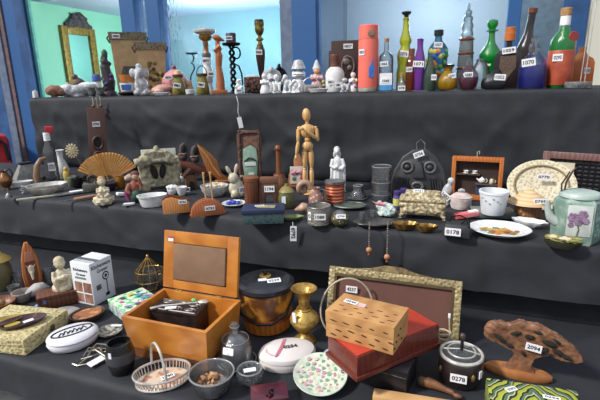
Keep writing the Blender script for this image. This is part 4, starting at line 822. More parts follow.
# small porcelain around
S = at(172.5, 195, 'M', 3.5); thing('rose_cup', 'white porcelain cup with rose bumps behind the letter rack', 'cup', S)
g = G().lathe([(0, 8), (4.6, 8), (5, 4), (3.4, 0), (0, 0)], 20)
for k in range(8): g.sph(4.2*math.cos(k*PI/4), 4.2*math.sin(k*PI/4), 7.4, 1.8, 1.8, 1.8, 1)
part('body', g.sph(0, 0, 8, 3, 3, 2).fuse(.6, 1), white_cer)
S = at(182, 196, 'M', 4); thing('tea_cup', 'white porcelain tea cup with a side handle, right of the rose cup', 'cup', S)
part('cup', G().lathe([(0, 2), (2.6, 2), (5, 8.4), (5.6, 8.4), (4, 2), (2.8, 0), (0, 0)], 20), white_cer); part('handle', G().tube([(5, 0, 7), (8, 0, 6.6), (7.6, 0, 3.4), (4.4, 0, 3)], .7), white_cer)
solo('white_swan', 'little white swan figurine above the two porcelain cups', 'figurine', at(181, 183, 'M', 3), G().sph(0, 0, 4, 5, 3.2, 4).tube([(-3.6, 0, 5), (-5, 0, 9), (-3.6, 0, 12.6), (-5.6, 0, 12.4)], [1.6, 1.2, 1.2, .6]).sph(3, 0, 7, 3, 2.4, 2.4).lathe([(3, 0), (3, 2), (0, 2)], 12).fuse(.55), white_cer)
S = at(191, 190, 'M', 4); thing('bird_house', 'little brown wooden house under the reddish carved wing', 'house', S, 15)
part('walls', G().box(0, 0, 0, 11, 8, 15, .3), mat('house_brown', (104, 72, 46), .7, c2=(78, 52, 34))); part('roof', G().prism([(-8, 14), (0, 21), (8, 14), (7, 13), (0, 19.2), (-7, 13)], 11), dark_wood); part('doorway', G().prism(arc(0, 6, 2.6, 0, 180, 10)+[(-2.6, 0), (2.6, 0)], 1, y=-4.2), hol)
# clogs on a carved wing
wing_m = mat('wing_wood', (176, 112, 58), .45, c2=(140, 80, 38), kind='wave', scale=24); rw = mat('red_brown_wood', (112, 62, 48), .45, c2=(80, 42, 34), kind='wave', scale=20)
S = at(206, 184, 'M', 3); Z = S.z; thing('carved_wing', 'curved orange wooden wing rising beside the pair of dark clogs', 'carving', S)
part('wing', G().prism([(-6, Z(143)), (-1, Z(147)), (6, Z(153)), (12, Z(160)), (14, Z(168)), (16, Z(174)), (24, Z(181)), (14, 1), (8, Z(176)), (2, Z(172)), (0, Z(164)), (-3, Z(154))], 4, bev=.9), wing_m)
part('wing_rib', G().tube([(-5, -2.4, Z(145)), (3, -2.8, Z(155)), (8, -2.8, Z(166)), (15, -2.6, Z(177))], .8), mat('rib_pale', (206, 152, 92), .5))
part('foot', G().box(16, 0, 0, 14, 8, 2.4, .5), wing_m)
S = at(192, 181, 'M', 4); Z = S.z; thing('carved_boat', 'long reddish brown carved piece sweeping down to the right, carrying the clogs', 'carving', S)
part('sweep', G().prism([(-20, Z(158)), (-12, Z(160)), (0, Z(162)), (10, Z(166)), (20, Z(172)), (30, 1), (20, 1), (12, max(2, Z(176))), (2, Z(170)), (-8, Z(166)), (-18, Z(163))], 12, bev=1), rw); part('post', G().box(0, 0, 0, 5, 6, Z(168), .4), rw); part('post', G().box(16, 0, 0, 5, 6, Z(178), .4), rw)
for i, (x, lab) in enumerate(((184, 'left dark grey clog of the pair standing on the red brown carving'), (195.5, 'right dark grey clog of the pair standing on the red brown carving'))):
    SS = Spot(on_y(x, 160.5 if i == 0 else 163, S.loc.y)); thing('clog', lab, 'shoe', SS, -8+i*12)
    part('shoe', G().sph(0, 0, 9.5, 4.6, 3, 9, 2, (0, .12, 0)).sph(0, -1.4, 4, 4.2, 3.4, 4).box(0, 0, .2, 5, 4, 2, .6).fuse(.7), mat('clog_grey', (76, 70, 68), .7, c2=(56, 50, 50))); part('opening', G().sph(.6, -2.4, 12, 2.6, 1.4, 4.6, 2, (0, .12, 0)), mat('clog_inside', (30, 26, 26), .9)); part('strap', G().tube([(-4.4, -.5, 6.5), (-2.6, -3.8, 7), (1.6, -4, 7), (4.4, -.6, 7)], .9), mat('clog_strap', (130, 100, 84), .7))
# letter racks
S = at(177, 213, 'M', 2); thing('wooden_letter_rack', 'long pale brown wooden rack with a curved top edge, tag at its right end', 'rack', S, -3)
part('front', G().prism([(-13, 0), (13, 0), (13, 10), (8, 12), (2, 14), (-4, 16), (-10, 15), (-13, 12)], 2, y=-2.5, bev=.3), mat('rack_tan', (204, 140, 82), .5, c2=(170, 108, 58), kind='wave', scale=26)); part('back', G().prism([(-13, 0), (13, 0), (13, 12), (4, 15), (-6, 18), (-13, 14)], 2, y=3), mid_wood); part('base', G().box(0, .2, 0, 26, 4, 2), mid_wood); tag(6.5, 11, -3.9, '0736', 8, 4)
S = at(208, 215.5, 'M', 3); thing('napkin_holder', 'reddish brown half round wooden napkin holder with two thin pegs', 'holder', S, 4)
hm = mat('holder_brown', (176, 104, 64), .5, c2=(142, 78, 46), kind='wave', scale=24)
for y in (-3.4, 3.4): part('half_disc', G().prism(arc(0, 2, 16.5, 0, 180, 24, 14)+[(-16.5, 0), (16.5, 0)], 2, y=y, bev=.4), hm)
part('base', G().box(0, 0, 0, 35, 5, 2, .3), hm); tag(2, 7.5, -4.9, '0733', 10, 4.4)
for x in (-.5, 6): part('peg', G().tube([(x, 0, 1.5), (x-1, 0, 38), (x-1, 0, 42)], [.7, .8, 1.3]), pale_wood)
S = at(215, 198, 'M', 12); thing('ceramic_bowl', 'white ceramic bowl filled with pale shells behind the napkin holder', 'bowl', S)
part('bowl', G().lathe(bowlp(14, 10, 8), 28), grey_white)
g = G(); random.seed(21)
for i in range(22):
    a, q = random.uniform(0, 2*PI), random.uniform(0, 9); g.sph(q*math.cos(a), q*math.sin(a), 9+random.uniform(0, 3)-(q*.2), 2.8, 2.4, 1.8, 1)
part('shells', g, mat('shell_cream', (222, 214, 196), .6, c2=(186, 170, 146), scale=120), stuff=True)
# rabbit
S = at(237, 198, 'M', 6); thing('rabbit_jug', 'white glazed rabbit shaped jug with upright ears and a tag', 'jug', S, 15)
part('body', G().sph(0, 0, 9, 8, 7, 9).sph(-3, -2, 19, 5.4, 5, 5.6).sph(-7.2, -1, 27, 2.2, 1.5, 5.4, 2, (0, -.45, 0)).sph(.6, -1, 28, 2.2, 1.5, 5.6, 2, (0, .25, 0)).sph(-3, -5, 4, 4, 3.6, 4).sph(4, -4.6, 4, 4, 3.6, 4).lathe([(6, 0), (6, 3), (0, 3)], 16).fuse(.7), mat('rabbit_glaze', (206, 200, 180), .35, c2=(170, 160, 136), scale=50))
part('handle', G().tube([(5, 0, 20), (10, 0, 19), (11, 0, 12), (7, 0, 7)], 1.2), mat('rabbit_glaze', (0, 0, 0))); part('inner_ear', G().sph(.5, -2.6, 28, 1.1, .6, 3.6, 2, (0, .25, 0)), mat('ear_pink', (200, 160, 146), .5)); tag(4, 8, -8.6, '0728', 7, 6)
S = at(234, 208, 'M', 10); thing('blue_flower_plate', 'small white plate holding cobalt blue glass pieces by the navy box', 'plate', S)
part('plate', G().lathe([(0, .9), (7, 1), (11.6, 3), (12, 2.8), (8, .2), (0, 0)], 28), white_cer)
g_m = mat('cobalt_glass_piece', (50, 70, 180), .25)
for (x, y, r) in ((-5, -2, 3), (0, 1, 3.2), (-2, 4, 2.6), (4, -2, 2.4)): part('blue_piece', G().sph(x, y, 3, r, r, 2), g_m)
part('white_piece', G().sph(5, 3, 3, 3.2, 2.4, 2), white_cer)
# carved plaque with green face
S = at(251, 186, 'M', 2); Z = S.z; thing('green_face_plaque', 'tall brown carved wooden plaque with a pale green mask painted inside', 'plaque', S, -4)
h = Z(130); bark = mat('carved_bark', (110, 76, 58), .7, c2=(74, 50, 40), scale=60, bump=.9)
part('frame', lean(G().prism([(-11, 0), (11, 0), (12, h-6), (9, h-1), (-9, h), (-12, h-5)], 3, bev=.8), 7), bark)
g = G(); random.seed(8)
for k in range(20):
    zz = h*k/20+1.5; g.sph(-9.6+random.uniform(-.6, .6), -2.2, zz, 2, 1.2, 1.9, 1); 
    if k > 4: g.sph(9.8+random.uniform(-.6, .6), -2, zz, 1.4, 1.1, 2, 1)
for k in range(9): g.sph(-7+k*1.8, -2.2, h-3+random.uniform(-.5, .5), 1.6, 1.2, 1.5, 1)
part('carved_border', lean(g.fuse(.7, 1), 7), mat('bark_dark', (92, 60, 48), .7, c2=(60, 40, 34), scale=90))
gm = mat('mask_green', (138, 164, 148), .7, c2=(110, 140, 124), scale=40)
part('face', lean(G().prism([(-5, h*.1), (6, h*.1), (8, h*.45), (7, h*.66), (1, h*.73), (-6, h*.66), (-7, h*.4)], 1.6, y=-2.3, bev=.4), 7), gm)
part('brow', lean(G().tube([(-5.4, -3.4, h*.44), (-1, -3.9, h*.5), (3, -3.9, h*.49), (6.4, -3.4, h*.44)], .9), 7), mat('mask_dark', (60, 70, 60), .7)); part('eye_band', lean(G().prism([(-5, h*.36), (6, h*.36), (6, h*.43), (-5, h*.43)], .8, y=-3.4), 7), mat('mask_white', (206, 214, 204), .7)); part('mouth', lean(G().prism([(-1.6, h*.14), (4, h*.14), (4, h*.24), (-1.6, h*.24)], .8, y=-3.4), 7), mat('mask_mouth', (176, 196, 184), .7))
# hanging tag on string
S = Spot(on_y(241, 123, YM1-.05)); S0 = S; thing('hanging_tag', 'white paper tag on a string hanging above the green faced plaque', 'tag', S)
part('string', G().tube([(-3, 3, S.z(96)), (-1.6, 0, S.z(103)), (-2.4, 0, S.z(112)), (-1, 0, S.z(118))], .35, 6), mat('string_white', (214, 214, 214), .8)); t = part('paper', G().box(0, 0, -5, 4.4, .5, 11, ry=-.15), PAPER)
# wooden cups
S = at(252.5, 207, 'M', 6); Z = S.z; thing('wooden_cylinder', 'reddish brown turned wooden cylinder with a rounded lid, left of the arched stand', 'canister', S)
part('body', G().lathe([(0, 25), (7, 25), (7.4, 23), (7.4, 1), (7, 0), (0, 0)], 24), mat('cyl_brown', (112, 64, 44), .4, c2=(86, 46, 32), kind='wave', scale=20)); part('lid', G().lathe([(0, 30), (6, 29.4), (7.8, 28), (7.8, 25), (0, 25)], 24), mid_wood)
S = at(270, 206, 'M', 5); thing('arched_stand', 'dark brown wooden block stand with an arched cut, tagged', 'stand', S, -5)
part('block', G().prism([(-9, 0), (-4.6, 0), (-4.2, 8), (-2, 10.6), (2, 10.6), (4.2, 8), (4.6, 0), (9, 0), (9.4, 19), (8, 21.6), (-8, 21.6), (-9.4, 19)], 10, bev=.6), mat('stand_brown', (96, 64, 48), .45, c2=(72, 46, 36), kind='wave', scale=20)); part('top', G().box(0, 0, 21.6, 18, 10, 6, 1.2), mat('stand_top', (120, 82, 60), .45)); tag(.5, 17, -5.5, '1194', 10, 6)
S = at(279.5, 192, 'M', 7); Z = S.z; thing('wooden_mill', 'tall wooden spindle with a mushroom cap on a wide turned base', 'mill', S)
part('base', G().lathe([(0, 13), (6.4, 13), (8.4, 10), (8.4, 1), (8, 0), (0, 0)], 24), mat('mill_wood', (122, 80, 52), .45, c2=(96, 60, 38), kind='wave', scale=20)); part('shoulder', G().lathe([(0, 17), (5, 16.6), (6.4, 13), (0, 13)], 22), mid_wood); part('spindle', G().lathe([(0, Z(151)), (2.4, Z(151)), (2.2, Z(160)), (3, 17), (0, 17)], 18), mid_wood); part('cap', G().lathe([(0, Z(145)), (2, Z(145.4)), (3.6, Z(148)), (3.4, Z(149.6)), (2, Z(151)), (0, Z(151))], 18), mid_wood)
# navy box
S = at(264, 223, 'M', 6); thing('navy_box', 'dark navy blue box with patterned sides and a gold card on its lid', 'box', S, -3)
nv = mat('navy', (40, 50, 82), .5, c2=(32, 42, 70), scale=12); part('box', G().box(0, 2, 0, 40, 24, 10, .6), mat('navy_pattern', (40, 50, 74), .5, c2=(62, 86, 84), kind='voronoi', scale=130, mix=(.3, .42))); part('lid', G().box(0, 2, 10.2, 42, 26, 4, .6), nv)
part('gold_card', G().box(3, 1, 14.3, 18, 9, .5, rz=-.15), mat('gold_card', (190, 166, 90), .5, c2=(120, 130, 120), scale=60)); flat_tag(-4, 4, 14.8, '0722', 9, 4, rz=8)
# jars right of navy box
S, o = vase('green_jar', 'dark green ceramic jar with a gilt lid right of the navy box', 'jar', 287, 209, [(0, 16), (7, 16), (8.6, 10), (8, 3), (6, 0), (0, 0)], mat('olive_dark', (76, 82, 58), .35, c2=(104, 100, 60), scale=40), 6)
part('lid', G().lathe([(0, 24), (1.8, 23.6), (2.2, 21.6), (5, 20), (8, 16.2), (0, 16.1)], 22), mat('olive_gold', (150, 136, 78), .4, c2=(110, 100, 54))); part('tag_card', G().box(-3, -8.6, 6, 4, .5, 7), PAPER)
S = at(293, 222, 'M', 9); solo('leaf_dish', 'green leaf shaped dish at the cloth edge with a hanging tag below', 'dish', S, G().lathe([(0, 1.2), (6, 1.4), (10, 3.4), (10.4, 3), (7, .3), (0, 0)], 30, sy=.6, wob=lambda a, z: 1+.08*math.cos(5*a)), mat('leaf_green', (134, 146, 92), .45, c2=(100, 112, 66), scale=40))
S = Spot(on_y(293, 232, YM0-.022)); thing('hanging_tag', 'white paper tag hanging over the middle cloth edge below the leaf dish', 'tag', S)
part('string', G().tube([(0, 1.5, S.z(222.5)), (0, 0, S.z(226))], .35, 6), mat('string_white', (0, 0, 0))); t = part('paper', G().box(0, 0, S.z(241), 6.4, .5, 15, ry=.04), PAPER); part('tag_number', text_g('0792', 11, 4).rot(ry=PI/2).move(0, -.3, S.z(233)), INK, t)
S = at(303.5, 200, 'M', 5); thing('nautilus_shell', 'round brown and cream shell between the green jar and the white jug', 'shell', S)
part('whorl', G().tube([((7-k*.28)*math.cos(k*.42), (k-10)*.12, 8+(7-k*.28)*math.sin(k*.42)) for k in range(22)], [3.6-k*.13 for k in range(22)], 10).move(z=2.4).rot(rz=.3), mat('shell_brown', (150, 112, 90), .45, c2=(206, 180, 156), kind='wave', scale=60))
S = at(303, 214.5, 'M', 5); solo('conch_shell', 'small cream conch shell lying in front of the round brown shell', 'shell', S, G().tube([(-8, 0, 3), (-4, 0, 4), (0, 0, 5), (4, 0, 5.2), (8, 0, 5)], [.6, 3, 4.6, 3.6, .8], 14).rough(.7, .4, 1).move(z=.6), mat('conch_cream', (200, 166, 142), .5, c2=(150, 104, 86), scale=60))
# pear shaped floral board
S = at(298.5, 187, 'M', 3); Z = S.z; thing('pear_board', 'tan pear shaped wooden board with a painted floral panel and pink ribbon', 'board', S, -4)
part('board', lean(G().prism(arc(0, Z(163), 4.4, 200, -20, 14, 9)+[(6, Z(168)), (9.4, Z(174)), (10, Z(182)), (9, 0), (-9, 0), (-10, Z(182)), (-9.4, Z(174)), (-6, Z(168))], 3, bev=.5), 4), mat('board_tan', (176, 118, 84), .5, c2=(150, 96, 66)))
part('panel', lean(G().box(0, -2, 3, 16, .8, 17, .3), 4), mat('panel_cream', (214, 200, 190), .6)); 
for (x, z_, m_) in ((-4, 8, mat('motif_green', (70, 120, 96), .6)), (4, 9, mat('motif_rose', (180, 74, 96), .6)), (-1, 14, mat('motif_black', (50, 44, 46), .6)), (5, 15, mat('motif_rose', (0, 0, 0))), (-5, 15, mat('motif_green', (0, 0, 0)))): part('motif', lean(G().sph(x, -2.6, z_, 2.4, .6, 2.4, 1), 4), m_)
part('ribbon', lean(G().sph(-4, -3, Z(172), 4, 1.6, 2.4, 2, (0, -.4, 0)).sph(4, -3, Z(172), 4, 1.6, 2.4, 2, (0, .4, 0)).sph(0, -3.2, Z(172), 1.6, 1.6, 1.6).fuse(.6), 4), mat('ribbon_pink', (214, 150, 168), .6))
# mannequin
S = at(308.5, 194, 'M', 5); Z = S.z; thing('artist_mannequin', 'jointed pale wooden artist mannequin standing with folded arms', 'mannequin', S, 8)
mw_ = mat('mannequin_wood', (218, 176, 118), .45, c2=(198, 150, 92), kind='wave', scale=22, stretch=(1, 1, .3))
def seg(n, a, b, r0, rm, r1): 
    a, b = Vector(a), Vector(b); return part(n, G().tube([a, a.lerp(b, .06), a.lerp(b, .3), a.lerp(b, .55), a.lerp(b, .92), b], [r0*.5, r0, rm, rm*.95, r1, r1*.5], 12), mw_)
part('head', G().sph(0, 0, Z(115), 4, 4.2, 6.4, 3).rot(ry=-.1, about=(0, 0, Z(120))), mw_); part('neck', G().lathe([(0, Z(120)), (1.7, Z(120)), (1.6, Z(126)), (0, Z(126))], 12), mw_)
part('chest', G().sph(0, 0, Z(131), 7, 4.6, 7, 3).sph(-4.6, 0, Z(128.4), 3, 3, 3).sph(4.6, 0, Z(128.4), 3, 3, 3).fuse(.7), mw_); part('waist_joint', G().sph(0, 0, Z(139.5), 3, 2.8, 3), mw_); part('pelvis', G().sph(0, 0, Z(146), 5.4, 4, 5, 3), mw_)
for sx in (-1, 1):
    part('shoulder_joint', G().sph(sx*8, 0, Z(128), 1.9), mw_)
    ex, ez = (9.8, Z(139.5)) if sx > 0 else (-9.4, Z(141.5))
    seg('upper_arm', (sx*8.6, 0, Z(128.5)), (ex, -2, ez), 2, 2.1, 1.6)
    part('elbow_joint', G().sph(ex, -2.2, ez-.4, 1.5), mw_)
    hx, hz = (-4.6, Z(128.5)) if sx > 0 else (-11.6, Z(154.5))
    hy = -7 if sx > 0 else -3
    seg('forearm', (ex, -2.4, ez), (hx, hy, hz), 1.6, 1.8, 1.2)
    part('hand', G().sph(hx-1.8, hy, hz+.6, 2.4, 1.2, 1.6) if sx > 0 else G().sph(hx-.4, hy, hz-2, 1.5, 1.2, 2.6), mw_)
    part('hip_joint', G().sph(sx*3, 0, Z(150.5), 2), mw_); seg('thigh', (sx*3, 0, Z(151)), (sx*3.4, -.6, Z(168)), 2.6, 2.9, 1.9)
    part('knee_joint', G().sph(sx*3.4, -.6, Z(168.8), 1.7), mw_); seg('shin', (sx*3.4, -.6, Z(169)), (sx*3.6, 0, 4), 2, 2.3, 1.3)
    part('foot', G().sph(sx*3.8, -2, 2, 2, 4, 1.6), mw_)
part('stand_rod', G().tube([(0, 4, .5), (0, 3, Z(150))], .5), silver); part('base', G().lathe([(0, 1), (8, 1), (8.4, 0), (0, 0)], 26), mw_)
# robed statue
S = at(337.5, 193.5, 'M', 7); Z = S.z; h = Z(145)/48; thing('robed_statuette', 'white ceramic statuette of a long haired robed standing person', 'statuette', S, 6)
part('body', G().lathe([(0, 25*h), (4.6, 25*h), (6, 14*h), (7.6, 3*h), (8.2, 0), (0, 0)], 24, sy=.8, wob=lambda a, z: 1+.07*math.cos(9*a)).sph(0, 0, 29*h, 5, 3.8, 8.4*h).sph(-.4, -.2, 42*h, 2.9, 2.9, 4*h).tube([(0, 0, 34*h), (-.2, 0, 39*h)], 1.7).tube([(-4.4, 0, 34*h), (-6, -1.6, 27*h), (-2.6, -4.2, 25.6*h), (0, -4.6, 27.6*h)], [2, 2.2, 1.8, 1.3]).tube([(4.4, 0, 34*h), (6.2, -1.6, 27*h), (3.4, -4.2, 24*h), (.8, -4.8, 25.6*h)], [2, 2.2, 2, 1.3]).tube([(5.8, -1, 25*h), (6.6, -1, 15*h), (6.6, 0, 6*h)], [2.2, 1.8, 1.6]).tube([(-5.4, -1, 25*h), (-5.8, -1.4, 17*h), (-6.6, 0, 6*h)], [1.8, 1.6, 1.4]).sph(-.4, -3.1, 42*h, .7, .9, 1.1, 1).fuse(.5, 2), white_cer)
part('hair', G().sph(-.4, .9, 43.2*h, 3.4, 3, 3.8*h).sph(-2.9, .4, 38.5*h, 1.4, 1.8, 3.4*h).sph(2.2, .4, 38.5*h, 1.4, 1.8, 3.4*h).fuse(.5), mat('statue_hair', (206, 206, 204), .4))
# glass / ceramics centre
S = at(316, 209, 'M', 6); thing('white_jug', 'small cream jug painted with flowers left of the copper cup', 'jug', S)
part('body', G().lathe([(0, 17), (3, 17), (4.4, 20), (3.6, 20), (4, 16), (7.4, 10), (7, 3), (5, 0), (0, 0)], 24), mat('jug_floral', (206, 196, 184), .35, c2=(150, 110, 96), kind='voronoi', scale=90, mix=(.2, .34))); part('handle', G().tube([(4, 0, 18), (9, 0, 17), (9, 0, 10), (6.4, 0, 7)], .9), pewter)
S = at(335, 206, 'M', 8); thing('copper_cup', 'ribbed copper coloured cup with a dark rim in front of the white statuette', 'cup', S)
pr = [(0, 1.5), (8, 1.6), (8.6, 21), (9.6, 21)]
for k in range(6): zz = 19-k*3.2; pr += [(9.7, zz+.8), (8.9, zz-.6)]
part('cup', G().lathe(pr+[(8, 0), (0, 0)], 28), mat('copper_rib', (186, 104, 74), .35, .5, c2=(150, 76, 54), kind='bands', scale=40)); part('rim', G().lathe([(8.6, 21.2), (10, 21.2), (10, 23.4), (8.6, 23.4)], 28), pewter)
S = at(319, 226, 'M', 11); thing('wire_tumbler', 'grey wire mesh tumbler with a white number label at the cloth edge', 'tumbler', S)
part('cup', G().lathe([(0, 1), (10.4, 1), (11, 17), (12, 17), (11.4, 0), (0, 0)], 28), mat('mesh_grey', (162, 158, 150), .5, .3, c2=(112, 108, 100), kind='checker', scale=230)); part('rim', G().tube([(11.6*math.cos(2*PI*k/28), 11.6*math.sin(2*PI*k/28), 17) for k in range(28)], .8, 6, True), pewter)
tag(1, 9, -12, '1088', 11, 6); tag(-9, 9, -8, '0', 4, 8, rz=-50)
S = at(340, 227, 'M', 9); thing('floral_jar', 'round cream jar painted with dark flowers, tag on its shoulder', 'jar', S)
part('body', G().lathe([(0, 11.4), (6, 11.4), (9.2, 8), (9.6, 5), (7, 1), (6, 0), (0, 0)], 26), mat('floral_jar', (190, 186, 158), .35, c2=(84, 78, 56), kind='voronoi', scale=110, mix=(.16, .3))); part('lid', G().lathe([(0, 14), (4, 13.6), (6.4, 11.5), (0, 11.5)], 22), pewter); tag(1, 10.5, -9.4, '0799', 9, 4, rx=-25)
S = at(350, 210.5, 'M', 10); thing('green_platter', 'flat dark green oval platter with a pale rim behind the floral jar', 'plate', S)
part('plate', G().lathe([(0, 1), (10, 1.2), (16, 2.6), (16.4, 2.2), (11, .2), (0, 0)], 30, sy=.7), mat('platter_green', (96, 108, 92), .35, c2=(62, 72, 64))); part('rim', G().tube([(16*math.cos(2*PI*k/32), 16*.7*math.sin(2*PI*k/32), 2.9) for k in range(32)], .6, 6, True), pewter)
vase('glass_inkwell', 'small clear glass inkwell with a wide foot behind the green platter', 'glass', 358, 200, [(0, 1), (7.6, 1), (4.6, 6), (3.6, 8), (4.2, 12.6), (5, 12.8), (4.8, 8), (6, 6), (9, 1), (9, 0), (0, 0)], clear_g, 8); rim(4.7, 12.7); rim(9, .6)
vase('tall_glass_vase', 'tall clear square ribbed glass vase in front of the black cloth', 'vase', 381, 203.5, [(0, 2), (8, 2), (8.4, 10), (7.8, 14), (8.6, 20), (8, 26), (8.8, 35), (10, 35), (9.2, 26), (9.8, 20), (9, 14), (9.6, 8), (9, 0), (0, 0)], clear_g, 8, seg=20)
rim(9.4, 35, 1, .6); rim(9.8, 20, 1, .3); rim(9.6, 8, 1, .3); rim(8.8, .6, 1, .6)
S = at(385.5, 218, 'M', 8); thing('shell_cloth', 'crumpled white cloth with a pink edge between the glass vase and gold box', 'cloth', S, -10)
part('cloth', G().sph(0, 0, 6, 8.4, 6, 6.4, 3).sph(5, -1, 4.6, 6, 5, 4.6).sph(-6, -1, 9, 4, 4, 5).lathe([(8, 0), (8, 3), (0, 3)], 18).fuse(.9).rough(1.5, .35, 5).move(z=1.2), mat('white_cloth', (204, 212, 208), .8, c2=(150, 176, 170), scale=50)); part('pink_edge', G().tube([(-9, -3, 12), (-5, -5, 13.4), (0, -5, 12)], 1.4), mat('cloth_pink', (208, 110, 124), .7))
for i, (x, yb, lab) in enumerate(((397, 209, 'small bottle with purple cap and yellow label, left one of the pair'), (403.5, 206.5, 'small bottle with purple cap and white label, right one of the pair'))):
    S = at(x, yb, 'M', 3.4); thing('medicine_bottle', lab, 'bottle', S, 0, 'purple capped bottles')
    part('body', G().lathe([(0, 13), (3.6, 13), (4, 12), (4, 0), (0, 0)], 20), mat('bottle_violet', (84, 76, 134), .45)); part('label', G().lathe([(4.05, 3), (4.2, 3), (4.2, 10), (4.05, 10)], 20), mat('label_yellow', (206, 200, 110), .6) if i == 0 else PAPER); part('cap', G().lathe([(0, 17.4), (3.4, 17.4), (3.8, 17), (3.8, 13.2), (0, 13.2)], 20), mat('cap_purple', (64, 50, 110), .4))
# pewter leaf dish, glasses
S = at(375, 229, 'M', 11); thing('pewter_leaf_tray', 'wide grey pewter tray with a fluted edge hanging over the cloth edge', 'tray', S, 4)
part('tray', G().lathe([(0, 1), (12, 1.2), (18, 4), (21, 4.6), (21.4, 4), (14, .4), (0, 0)], 36, sy=.62, wob=lambda a, z: 1+.05*math.cos(8*a) if z > 2 else 1), mat('dull_pewter', (112, 110, 108), .4, .6, c2=(70, 70, 70)))
S3 = at(363, 221, ZM+.012, 4)
for (x, y, lab) in ((361, 219, 'clear shot glass lying in the pewter tray, left one'), (372, 217, 'clear shot glass standing in the pewter tray, right one')):
    SS = at(x, y+3, ZM+.006, 3); solo('shot_glass', lab, 'glass', SS, G().lathe([(0, 1.4), (3, 1.4), (3.8, 8.6), (4.4, 8.6), (3.6, 0), (0, 0)], 18), clear_g, group='shot glasses in the pewter tray')
wood_bead = mat('bead_wood', (190, 140, 100), .5, c2=(160, 104, 70))
for (x, y, lab) in ((369, 251, 'shorter beaded cord with a wooden ball hanging in front of the middle cloth'), (387, 258, 'longer beaded cord with a wooden ball hanging in front of the middle cloth')):
    S = Spot(on_y(x, y, YM0-.035)); thing('bead_tassel', lab, 'tassel', S, 0, 'bead tassels over the middle cloth')
    zt = S.z(228 if x < 380 else 227); nb = int((zt-3)/2.2); g = G().tube([(0, 0, 0), (0, 0, zt)], .4, 6).tube([(0, 0, zt), (0, 3, zt+2), (0, 12, zt+2.6)], .4, 6)
    part('cord', g, mat('cord_grey', (120, 112, 104), .7))
    g = G()
    for k in range(nb): g.sph(0, 0, 5+k*2.2, 1, 1, .95, 1)
    part('seed_beads', g, mat('seed_bead', (70, 64, 62), .4, c2=(150, 140, 130), scale=200), stuff=True)
    part('ball', G().sph(0, 0, 1, 3, 3, 3, 3), wood_bead); part('ball', G().sph(0, 0, -3.4, 1.5, 1.5, 1.6), mat('bead_red', (150, 84, 50), .5))
# black mask
S = at(418, 199, 'M', 3); Z = S.z; thing('black_mask', 'large round black carved mask with ringed eyes and open mouth leaning at the back', 'mask', S, -2)
mk = mat('mask_black', (54, 54, 56), .5, c2=(40, 40, 43), scale=40); h = Z(149)
g = G().prism([(-26, 0), (26, 0), (27, h*.3), (24, h*.58), (16, h*.84), (6, h), (-7, h*.98), (-17, h*.84), (-25, h*.55), (-28, h*.28)], 4, bev=1)
g.sph(0, 0, h*.45, 22, 4.6, h*.42, 3)
part('face', lean(g.fuse(1, 3), 8), mk)
for sx in (-11.5, 10):
    part('eye_ring', lean(G().tube([(sx+5.2*math.cos(2*PI*k/20), -4.6, h*.63+5*math.sin(2*PI*k/20)) for k in range(20)], 1.3, 8, True), 8), mat('mask_ring', (92, 92, 92), .5)); part('eye', lean(G().sph(sx, -4.2, h*.63, 3.2, 2, 3), 8), mk)
part('nose', lean(G().prism([(-2, h*.74), (2, h*.74), (5.4, h*.42), (-5.4, h*.42)], 5, y=-5.4, bev=1), 8), mk)
part('mouth', lean(G().tube([(5*math.cos(2*PI*k/20)-1, -5.4, h*.25+3.6*math.sin(2*PI*k/20)) for k in range(20)], 1.5, 8, True), 8), mat('mask_ring', (0, 0, 0))); part('mouth_hole', lean(G().sph(-1, -4.8, h*.25, 4, 1.2, 2.6), 8), hol)
for sx in (-1, 1):
    for k in range(5): part('cheek_scar', lean(G().tube([(sx*(10+k*2.4), -4.8, h*.42), (sx*(12+k*2.4), -4.2, h*.2)], .7, 6), 8), mk)
part('wire_loop', lean(G().tube([(-3, 0, h-2), (-4, 0, h+5), (0, 0, h+9), (4, 0, h+5), (4, 0, h-2)], .5, 6), 8), pewter); tag(-1, h-5, -1, '0756', 10, 5.4, ry=-22)
# gold ornate box
S = at(422, 219, 'M', 8); thing('gilt_casket', 'ornate pale gold casket with a bulging lid and scroll feet before the black mask', 'casket', S, -2)
gd = mat('pale_gold', (212, 200, 166), .5, .1, c2=(136, 120, 88), scale=120, bump=.7, mix=(.36, .58))
part('body', G().box(0, 0, 4, 42, 22, 10, 2).box(0, 0, 12, 44, 24, 4, 1.2).sph(-12, -11, 9, 6, 2, 3.4).sph(12, -11, 9, 6, 2, 3.4).sph(0, -11, 9, 6, 2, 3.6).fuse(.9, 2).rough(.5, .8), gd)
part('lid', G().sph(0, 0, 16.4, 21, 11, 9, 3).box(0, 0, 16.2, 44, 23, 3, 1).box(0, 0, 20, 34, 15, 5, 2).fuse(.9, 2).rough(.6, .8, 3).move(z=.6), gd)
for sx in (-1, 1):
    for sy in (-1, 1): part('foot', G().tube([(sx*18, sy*9, 5), (sx*21, sy*10.5, 3), (sx*20, sy*10, 1), (sx*22, sy*11, .9)], [2, 1.6, 1.2, .9]), gd)
flat_tag(-4, -3, 26.2, '0761', 10, 4, rx=-60)
# parrot
S = at(446, 206, 'M', 5); thing('white_parrot', 'white bird figurine perching at the right of the gilt casket, tag on its tail', 'figurine', S)
part('body', G().sph(0, 0, 14, 4.6, 4, 9, 2, (0, .35, 0)).sph(3.4, 0, 24, 3.4, 3.2, 3.6).tube([(-3, 0, 8), (-8, 0, 4), (-14, 0, 2)], [3, 2, 1]).tube([(6, 0, 24), (7.6, 0, 22.4)], [1.2, .3]).lathe([(4, 0), (3.4, 4), (2, 7), (0, 8)], 14).fuse(.6), grey_white); tag(-1, 10, -5.4, '1482', 10, 6, ry=42)
